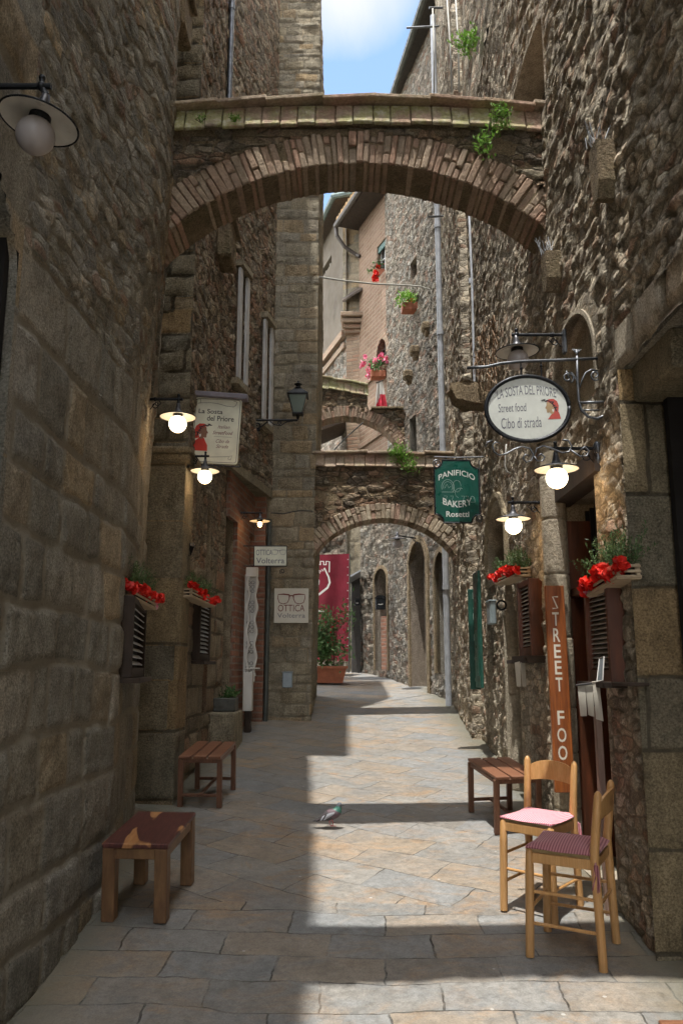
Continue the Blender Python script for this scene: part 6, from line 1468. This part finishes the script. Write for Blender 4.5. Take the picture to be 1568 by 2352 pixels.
mb = MB(); mb.prism([(-.17, .02), (-.14, .07), (-.05, .09), (.3, .10), (.3, -.15), (.0, -.12), (-.10, -.07)], c - V(0, .12, 0), V(1, .0, 0), V(0, 0, 1), V(0, .26, 0))
o = mb.build('slab', M['archrub'], t); 
bm = bmesh.new(); bm.from_mesh(o.data); bmesh.ops.subdivide_edges(bm, edges=bm.edges, cuts=5, use_grid_fill=True)
from mathutils import noise as mn
for v in bm.verts: v.co += mn.noise_vector(v.co * 9) * .03
bm.to_mesh(o.data); bm.free()
for i, (px, py) in enumerate(((1085 / 1, 0),)): pass
for i, (px, py, lb) in enumerate(((972, 752, 'upper'), (945, 806, 'middle'), (930, 862, 'lower'))):
    c = atY(px, py, 12.3); t = thing('stone_bracket', lb + ' of three small stone brackets stepping down the grey rubble wall', 'bracket', c); mb = MB(); mb.cbox(c + V(.04, 0, 0), (.15, .2, .14), ch=.03); mb.cbox(c + V(.06, 0, -.10), (.09, .16, .08), ch=.02); mb.build('block', M['archrub'], t)
# ---------- windows and shutters of the left house
for i, h in enumerate(UW[:2]):
    lb = ('long white shuttered window on the left house above the cream sign', 'long white shuttered window on the left house nearest the tower')[i]
    p, n = on_path(PBU, (h['u0'] + h['u1']) / 2, 0); t = thing('shuttered_window', lb, 'window', (p.x, p.y, h['z0']), 'white shuttered windows of the left house'); w2 = (h['u1'] - h['u0'])
    for a, b in ((h['u0'] - w2 * .28, h['u0'] + w2 * .10), (h['u1'] - w2 * .10, h['u1'] + w2 * .28)):
        mb = MB(); strip(PBU, a, b, h['z0'], h['z1'], .03, .06, mb, 1); mb.build('shutter', M['shutterw'], t)
    mb = MB(); strip(PBU, h['u0'], h['u1'], h['z0'], h['z1'], -.14, -.12, mb, 1); mb.build('glass', M['glass'], t)
    mb = MB(); um = (h['u0'] + h['u1']) / 2
    for u in (h['u0'], um - .02, h['u1'] - .04): strip(PBU, u, u + .04, h['z0'], h['z1'], -.12, -.08, mb, 1)
    mb.build('frame', M['shutterw'], t)
    mb = MB(); strip(PBU, h['u0'] - .08, h['u1'] + .08, h['z1'] + .02, h['z1'] + .09, -.02, .09, mb, 1); mb.build('lintel', M['ashlar'], t); mb = MB(); strip(PBU, h['u0'] - .08, h['u1'] + .08, h['z0'] - .08, h['z0'] - .01, -.02, .06, mb, 1); mb.build('sill', M['ashlar'], t)
for (x, y, Y_, s, lb) in ((412, 40, 6.1, (.16, .35, .40), 'dark square stone hood jutting from the top of the left wall'), (520, 565, 7.9, (.16, .40, .42), 'dark stone hood jutting from the left house behind the nearest arch')):
    q = atY(x, y, Y_); t = thing('stone_hood', lb, 'hood', q); mb = MB(); mb.cbox((q.x, q.y, q.z), s, ch=.02); mb.cbox((q.x + .02, q.y, q.z + s[2] / 2), (s[0] + .04, s[1] + .05, .05), ch=.01); mb.build('block', M['archrub'], t)
# iron bracket on left
t = thing('iron_bracket', 'old iron prop bracket above the second left window', 'bracket', atY(430, 1290, 6.9)); mb = MB()
mb.beam(atY(414, 1246, 6.75), atY(416, 1312, 6.75), .02, .02); mb.beam(atY(419, 1306, 6.8), atY(442, 1250, 6.5), .035, .035); mb.beam(atY(418, 1274, 6.8), atY(434, 1276, 6.5), .006, .006); mb.build('prop', M['iron'], t)
# doorway on the left with brass panel
t = thing('shop_door', 'dark timber shop doorway with an amber glass panel on the left', 'door', (-1.4, 8.9, gz(8.9))); u0, u1 = DOORB['u0'], DOORB['u1']
mb = MB(); strip(PB, u0 + .0, u1, DOORB['z0'], DOORB['z1'] - .8, -.30, -.27, mb, 1); mb.build('door_leaf', M['darkwood'], t)
mb = MB(); strip(PB, u1 - .30, u1 - .18, DOORB['z0'], DOORB['z1'] - .75, -.27, -.10, mb, 1); strip(PB, u0, u0 + .12, DOORB['z0'], DOORB['z1'] - .75, -.27, -.1, mb, 1); strip(PB, u0, u1, DOORB['z1'] - .80, DOORB['z1'] - .70, -.27, -.05, mb, 1); mb.build('frame', M['darkwood'], t)
mb = MB(); strip(PB, u0 + .05, u1 - .05, DOORB['z1'] - .68, DOORB['z1'] - .05, -.24, -.22, mb, 1); mb.build('amber_panel', plain('amber_glass', (.28, .17, .06), .3), t)
# optician display and pedestal
dx, dy = -.98, 9.55; Yd = 9.5
t = thing('glasses_display', 'white zigzag display stand with rows of dark glasses beside the narrow shop', 'display stand', atY(572, 1545, Yd))
Yd = 9.3; pld = px_plane((575, 1430), (590, 1430), (575, 1310), Yd); kk = (atY(590, 1430, Yd) - pld(0, 0)).length / 15
mb = MB()
for sg_, x0 in ((-1, -2), (1, 9)):
    pts = []
    for i in range(41):
        y = 105 - 225 * i / 40; tri = abs(((i / 40 * 4 + .25) % 1) * 2 - 1); pts.append((kk * (x0 + sg_ * 7 * (1 - tri)), kk * y))
    vs = []
    for (u, w) in pts: vs += [pld(u - .011, w, .03), pld(u + .011, w, .03), pld(u + .011, w, -.03), pld(u - .011, w, -.03)]
    mb.add(vs, [(4 * i + a, 4 * i + (a + 1) % 4, 4 * i + 4 + (a + 1) % 4, 4 * i + 4 + a) for i in range(40) for a in range(4)])
mb.build('zigzag_strip', M['white'], t)
mb = MB(); mb.box(pld(-.01, -.05, -.06), (.13, .02, 245 * kk)); mb.build('back_panel', M['white'], t)
for g in range(5):
    mb = MB()
    for k in range(3):
        for sx in (-1, 1): mb.lathe([(.016, -.004), (.020, 0), (.016, .004)], pld(sx * .021, kk * (92 - g * 46 - k * 10), .012), 10, (V(1, 0, 0), V(0, 0, 1), V(0, 1, 0)))
    mb.build('glasses', M['ink'], t)
mb = MB(); mb.cbox(pld(0.01, kk * 116, .0), (.135, .06, 22 * kk)); mb.build('header', M['white'], t)
c = atY(570, 1588, Yd); mb = MB(); mb.cbox(c, (.10, .14, 85 * kk), ch=.004); mb.build('pedestal', M['white'], t); mb = MB(); mb.cbox(V(c.x, c.y + .02, (c.z - 42 * kk + gz(Yd)) / 2), (.07, .10, c.z - 42 * kk - gz(Yd)), ch=.004); mb.build('foot', M['darkwood'], t)
mb = MB(); mb.cbox(atY(580, 1535, Yd - .03), (.16, .05, .015)); mb.build('tray', M['white'], t)
# planter with greens on stone step
c = atY(519, 1618, 8.45); t = thing('planter', 'low grey trough planter with green leaves on the step by the left doorway', 'planter', c)
mb = MB(); mb.cbox(c, (.22, .26, .13), ch=.008); mb.build('trough', plain('dark_grey_trough', (.10, .10, .09), .7), t); foliage('leaves', M['shrub'], t, c + V(0, 0, .10), (.10, .12, .05), 150, .05, .025, 31)
mb = MB(); zz0 = gz(8.4) - .03; zz1 = c.z - .067; mb.cbox((c.x - .02, c.y, (zz0 + zz1) / 2), (.30, .7, zz1 - zz0), ch=.012); tag(mb.build('stone_step', M['ashlar'], None, origin=(c.x, c.y, zz0)), 'worn stone step at the foot of the left shop doorway', 'step')
# green shutters right
for i, (xa, xb, ya, yb, Y_, wdt) in enumerate(((1079, 1099, 1355, 1580, 8.4, .03), (1098, 1108, 1312, 1585, 7.75, .03))):
    a = atX(xb if not i else 1102, (ya + yb) / 2, 1.33 if not i else 1.30)
    t = thing('green_door_leaf', ('worn green board with pale vertical lettering on the right wall', 'green door leaf opened edge on in front of the lettered green board')[i], 'shutter', a)
    if i == 0:
        pl = px_plane((1089, 1467), (1102, 1467), (1089, 1350), 8.3); wU = (atY(1101, 1467, 8.3) - pl(0, 0)).length; wH = (atY(1089, 1352, 8.3) - atY(1089, 1582, 8.3)).length / 2
        mb = MB(); mb.cbox(pl(0, 0, -.012), (2 * wU, .024, 2 * wH), ch=.003); mb.build('board', M['greendoor'], t)
        mb = MB()
        for k, ch in enumerate('PANIFICIO'): text(ch, pl, wU * .25, wH * (.80 - .21 * k), wH * .13, wU * .8 if ch != 'I' else wU * .2, 'paleline', t, mb=mb, d=.004)
        mb.build('lettering', M['paleline'], t, fix=False)
    else:
        p0, p1 = atY(1098, 1312, 7.9), atY(1098, 1580, 7.9); mb = MB(); mb.cbox(((p0.x + p1.x) / 2 + .01, 7.98, (p0.z + p1.z) / 2), (.03, .30, p0.z - p1.z), ch=.004); mb.build('leaf', M['greendoor'], t)
        mb = MB(); mb.cbox(((p0.x + p1.x) / 2 - .007, 7.98, (p0.z + p1.z) / 2), (.006, .22, (p0.z - p1.z) * .8), ch=.001); mb.build('inner_panel', M['green'], t)
# ---------- far house details
def framed(path, h, label, fm, name='window', shut=None, dep=-.12, grp=None):
    p, n = on_path(path, (h['u0'] + h['u1']) / 2, 0); t = thing(name, label, 'window', (p.x, p.y, h['z0']), grp)
    mb = MB(); strip(path, h['u0'], h['u1'], h['z0'], h['z1'], dep - .02, dep, mb, 1); mb.build('glass', M['glass'], t)
    mb = MB(); w = (h['u1'] - h['u0']) * .07; um = (h['u0'] + h['u1']) / 2
    for u in (h['u0'], um - w / 2, h['u1'] - w): strip(path, u, u + w, h['z0'], h['z1'], dep, dep + .04, mb, 1)
    strip(path, h['u0'] + w, h['u1'] - w, (h['z0'] * .45 + h['z1'] * .55), (h['z0'] * .45 + h['z1'] * .55) + w, dep, dep + .03, mb, 1)
    mb.build('frame', fm, t)
    return t
t = framed(PPB, G1, 'tall window with green blind on the pink brick house', M['shutterw'])
mb = MB(); strip(PPB, G1['u0'] + .01, G1['u1'] - .01, G1['z1'] - .13, G1['z1'] - .01, -.05, -.02, mb, 1); mb.build('green_blind', plain('green_blind', (.02, .09, .07), .5), t)
framed(PPB, G2, 'narrow arched window above the pink flower box', M['darkwood'])
framed(PPL, GP, 'white framed window of the plastered upper house', M['white'])
def planterbox(label, c, n_, mats, r, seed, green=True):
    t = thing('flower_pot', label, 'flower pot', c); mb = MB(); mb.cbox(V(*c), (.28, .22, .13), ch=.01); mb.build('box', M['terracotta'], t)
    foliage('leaves', M['shrub' if green else 'herb'], t, V(*c) + V(0, 0, .13), (.22, .2, .13), 260, .07, .035, seed)
    rr = random.Random(seed); petals('flowers', mats, t, [V(*c) + V(rr.uniform(-1, 1) * r[0], rr.uniform(-1, 1) * r[1], rr.uniform(-.2, 1) * r[2] + .1) for _ in range(n_)], .05, 4, seed); return t
p = on_path(PPB, .55, .2)[0]; planterbox('box of deep pink flowers under the narrow arched window', (atY(868, 862, 14.6)), 34, M['petalpink'], (.30, .24, .26), 51)
planterbox('pot of green leaves and a red bloom on the tall window ledge', atY(872, 630, 14.95), 4, M['petal'], (.14, .12, .12), 52)
mb = MB(); 
petals('red_flower', M['petal'], thing('hanging_bloom', 'bright red flower hanging outside the tall window of the pink house', 'flower', atY(861, 636, 14.6)), [atY(861, 628, 14.6), atY(861, 636, 14.6), atY(862, 644, 14.6)], .06, 6, 54)
t = planterbox('pot of bright green leaves with orange bloom on the grey rubble wall', atY(941, 708, 12.9), 3, M['petal'], (.12, .1, .1), 53, False)
# flag
t = thing('flag', 'red and white flag hanging under the pink flower box', 'flag', atY(868, 878, 14.5)); a = atY(864, 878, 14.5); mb = MB(); n = 12
def cloth(P00, P10, P01, P11, nu, nv, amp, fr, mb, mid=None, ph=0):
    vs = []
    for j in range(nv + 1):
        for i in range(nu + 1):
            u = i / nu; v = j / nv; p = P00.lerp(P10, u).lerp(P01.lerp(P11, u), v); vs.append(p + V(0, -1, 0) * (amp * math.sin(u * fr * 6.283 + ph + v * 1.3) * (.3 + .7 * v)))
    b = len(mb.v); mb.v += [tuple(v) for v in vs]
    for j in range(nv):
        for i in range(nu):
            q = b + j * (nu + 1) + i; mb.f.append((q, q + 1, q + nu + 2, q + nu + 1)); mb.m.append(mid(i / nu, j / nv) if mid else 0)
cloth(atY(866, 878, 14.5), atY(878, 875, 14.5), atY(861, 934, 14.5), atY(889, 936, 14.5), 12, 16, .03, 2, mb, lambda u, v: 1 if v > .45 - .0 * u and v > .95 - u * 1.1 else 0)
mb.build('cloth', [M['white'], plain('crimson_cloth', (.6, .03, .06), .7)], t, smooth=True, fix=False)
mb = MB(); mb.tube([atY(863, 880, 14.5), atY(880, 873, 14.5)], .015); mb.build('pole', M['darkwood'], t)
# banner
BY = 14.9; t = thing('banner', 'tall maroon cloth banner with white line drawing hung beyond the pale arch', 'banner', atY(760, 1518, BY))
mb = MB(); P00, P10, P01, P11 = atY(640, 1277, BY), atY(802, 1272, BY + .12), atY(640, 1512, BY), atY(801, 1519, BY + .12)
cloth(P00, P10, P01, P11, 60, 60, .022, 3.2, mb); mb.build('cloth', M['maroon'], t, smooth=True, fix=False)
pl = Plane(atY(784, 1400, BY - .045), V(1, .10, 0), V(0, 0, 1), V(.1, -1, 0)); f = lambda px, py: ((px - 784) * .0076, -(py - 1400) * .0079)
ro = lambda L: [f(*q) for q in L]
z3 = lambda L: [((860 + x / 3.267) / 1.2245, (1380 + y / 3.267) / 1.2245) for x, y in L]
mb = MB(); ribbon(pl, ro(z3([(68, 750), (70, 655), (104, 655), (104, 686), (126, 686), (126, 655), (156, 655), (158, 686), (180, 686), (180, 655), (212, 657), (210, 755)])), .022, 0, mb)
ribbon(pl, ro(z3([(165, 715), (185, 760), (205, 800), (215, 850), (195, 895), (150, 930), (105, 965), (75, 1010), (66, 1060), (85, 1095), (120, 1108), (165, 1112)])), lambda t_: .022 + .03 * t_ * (1 - t_) * 2, .0, mb)
ribbon(pl, ro(z3([(165, 715), (150, 745), (140, 728), (132, 752), (118, 735), (120, 765), (95, 770), (88, 785), (100, 795), (110, 785)])), .018, 0, mb); ribbon(pl, ro(z3([(88, 785), (104, 805), (115, 835), (112, 870)])), .014, 0, mb); mb.build('white_drawing', M['whitetext'], t, fix=False)
mb = MB()
for k in range(13): mb.lathe([(.006, -.003), (.011, 0), (.006, .003)], atY(798.5, 1285 + 18 * k, BY + .06), 8, (V(1, 0, 0), V(0, 0, 1), V(0, 1, 0)))
mb.build('eyelets', M['white'], t); mb = MB(); mb.tube([atY(803, 1272, BY + .1), atY(801, 1545, BY + .1)], .012); mb.build('cord', M['cabledark'], t)
# planter shrub
c = atY(745, 1536, 13.9); c.z = gz(13.9) + .13; t = thing('potted_shrub', 'leafy shrub in a long terracotta trough before the maroon banner', 'plant', (c.x, c.y, gz(13.9)))
mb = MB(); mb.add([(c.x + sx * w, c.y + sy * d, c.z + z) for (w, d, z) in ((.30, .15, -.13), (.36, .19, .10), (.385, .21, .10), (.385, .21, .14), (.345, .175, .14)) for sx, sy in ((-1, -1), (1, -1), (1, 1), (-1, 1))], [(4 * i + a, 4 * i + (a + 1) % 4, 4 * i + 4 + (a + 1) % 4, 4 * i + 4 + a) for i in range(4) for a in range(4)] + [(3, 2, 1, 0), (16, 17, 18, 19)]); mb.build('trough', M['terracotta'], t)
foliage('crown', M['shrub'], t, c + V(0, 0, .48), (.30, .24, .42), 1700, .075, .034, 61, .3, 22)
foliage('top_sprigs', M['shrub'], t, c + V(.0, 0, .86), (.22, .18, .22), 200, .07, .03, 62, .6, 8)
rr = random.Random(5); petals('red_buds', M['petal'], t, [c + V(rr.uniform(-.2, .35), -.2, rr.uniform(.4, .9)) for _ in range(9)], .014, 3, 63)
mb = MB(); [mb.tube([c + V(x, 0, .05), c + V(x * 1.4, rr.uniform(-.1, .1), .7), c + V(x * 2.0, rr.uniform(-.1, .1), .95)], [.014, .01, .004], 6) for x in (-.15, -.05, .05, .14)]; mb.build('stems', M['stem'], t)
# canopy door and mailbox
t = thing('canopy_door', 'dark door under a small sloping metal canopy beside the banner', 'door', (.22, 15.7, gz(15.7)))
mb = MB(); mb.cbox((.27, 15.74, gz(15.7) + .82), (.17, .10, 1.9), ch=.01); mb.build('door_leaf', plain('dark_grey_door', (.06, .055, .05), .6), t)
p4 = [atY(799, 1328, 15.3), atY(828, 1312, 15.2), atY(829, 1325, 15.7), atY(803, 1342, 15.75)]; mb = MB(); mb.add(p4 + [p + V(0, 0, .03) for p in p4], [(0, 1, 2, 3), (4, 5, 6, 7), (0, 1, 5, 4), (1, 2, 6, 5), (2, 3, 7, 6), (3, 0, 4, 7)]); mb.build('canopy', M['pipe'], t)
def mailbox(label, px, py, Y_, s):
    c = atY(px, py, Y_); t = thing('mailbox', label, 'mailbox', c); mb = MB(); mb.cbox(c, (s, .12, s * 1.15), ch=.01); mb.build('body', M['iron'], t)
    mb = MB(); mb.prism([(-s * .58, 0), (s * .58, 0), (s * .3, s * .25), (-s * .3, s * .25)], c + V(0, -.09, s * .57), V(1, 0, 0), V(0, 0, 1), V(0, .17, 0)); mb.build('lid', M['iron'], t)
    mb = MB(); mb.tube([c + V(-s * .25, -.065, -s * .05), c + V(0, -.068, -s * .1), c + V(s * .25, -.065, -s * .05)], .008); mb.build('slot_mark', M['white'], t)
mailbox('black mailbox hanging in the arched doorway of the far house', 873, 1387, 14.25, .17); mailbox('small black mailbox beside the canopy door', 820, 1385, 15.35, .09)
mb = MB(); strip(PPB, AD['u0'] + .03, AD['u1'] - .03, gz(15), gz(15) + 1.05, -.3, -.1, mb, 1); o = mb.build('brick_infill', M['brick'], hP)
# rocks at wall foot
t = thing('stone_bollards', 'rough boulders at the foot of the far rubble wall', 'boulder', ground(905, 1560)); t.name = 'boulder'
for k, (px, py, r_) in enumerate(((897, 1540, .12), (912, 1556, .10), (886, 1556, .07))):
    g_ = ground(px, py + 8); mb = MB(); mb.ball(g_ + V(0, 0, r_ * .5), r_, 12, 8, (1.1, .8, .9)); o = mb.build('rock', M['archrub'], t, smooth=True)
    for v in o.data.vertices: v.co += mn.noise_vector(v.co * 8 + V(k * 5, 0, 0)) * .025
# ---------- weeds on copings and vine
def weed(label, c, rad, n_, L, seed, name='weed_tuft', m='herb'):
    t = thing(name, label, 'weed', c, 'weeds growing on the arches'); foliage('leaves', M[m], t, c, rad, n_, L, L * .4, seed, .4, 5)
    mb = MB(); rr = random.Random(seed)
    for k in range(5): mb.tube([c + V(0, .02, -rad[2] * .5), c + V(rr.uniform(-1, 1) * rad[0], 0, rr.uniform(0, 1) * rad[2])], .0025, 5)
    mb.build('stems', M['stem'], t)
weed('bright green fern tuft on the mossy coping near the right end of the nearest arch', atY(1155, 262, Y1 - .10), (.085, .03, .05), 260, .028, 71)
weed('leafy weed hanging on the front of the nearest arch at the right', atY(1120, 318, Y1 - .06), (.07, .04, .13), 150, .038, 72)
weed('small moss tuft on the coping left of centre of the nearest arch', atY(541, 272, Y1 - .09), (.05, .02, .025), 110, .02, 73)
weed('tiny moss tuft at the left end of the nearest arch coping', atY(460, 274, Y1 - .09), (.045, .02, .02), 70, .018, 74)
weed('bushy green weed on the rosy coping of the pale arch', atY(933, 1056, Y2 - .10), (.19, .06, .15), 420, .045, 75)
weed('green plant sprouting from the right wall top above the nearest arch', atY(1076, 90, 7.4), (.12, .1, .2), 200, .06, 76)
rr = random.Random(9); mb = MB(); 
for k in range(34):
    x = 1098 + rr.uniform(-10, 45); y = 720 + rr.uniform(0, 120); p = [atX(x, y, 1.31)]; 
    for q in range(7): p.append(p[-1] + V(rr.uniform(-.02, .012), rr.uniform(-.09, .09), rr.uniform(-.10, .03)))
    mb.tube(p, .004, 4)
tag(mb.build('dry_vine', M['dryvine'], None, origin=atX(1120, 800, 1.31)), 'tangled dry brown vine clinging to the right wall', 'vine')

# ---------------------------------------------------------------- details ride on the part that carries them
SUBS = {'lettering': ('panel', 'plank', 'board'), 'rule': ('panel',), 'painted_scroll': ('panel',), 'painted_glasses': ('panel',), 'painted_baker_scene': ('panel',),
        'red_cap_and_cloak': ('panel',), 'face': ('panel',), 'wreath': ('panel',), 'white_band': ('panel',), 'shade_lining': ('lamp_shade',), 'rim': ('lamp_shade', 'slate'),
        'collar': ('lamp_shade', 'pipe'), 'scroll': ('arm',), 'soil': ('crate',), 'eyelets': ('cloth',), 'white_drawing': ('cloth',), 'slot_mark': ('body',), 'gutter': ('eaves', 'soffit'),
        'roof_tiles': ('eaves', 'soffit'), 'louvres': ('frame',), 'inner_panel': ('leaf',), 'cushion_ties': ('cushion',), 'cere': ('beak',), 'header': ('back_panel',), 'glasses': ('back_panel',)}
for root in [o for o in COL.objects if o.parent is None and len(o.children)]:
    kids = list(root.children); by = {}
    for c in kids: by.setdefault(c.name.split('.')[0], c)
    for c in kids:
        for tgt in SUBS.get(c.name.split('.')[0], ()):
            p = by.get(tgt)
            if p is not None and p is not c and c.parent == root: c.parent = p; break
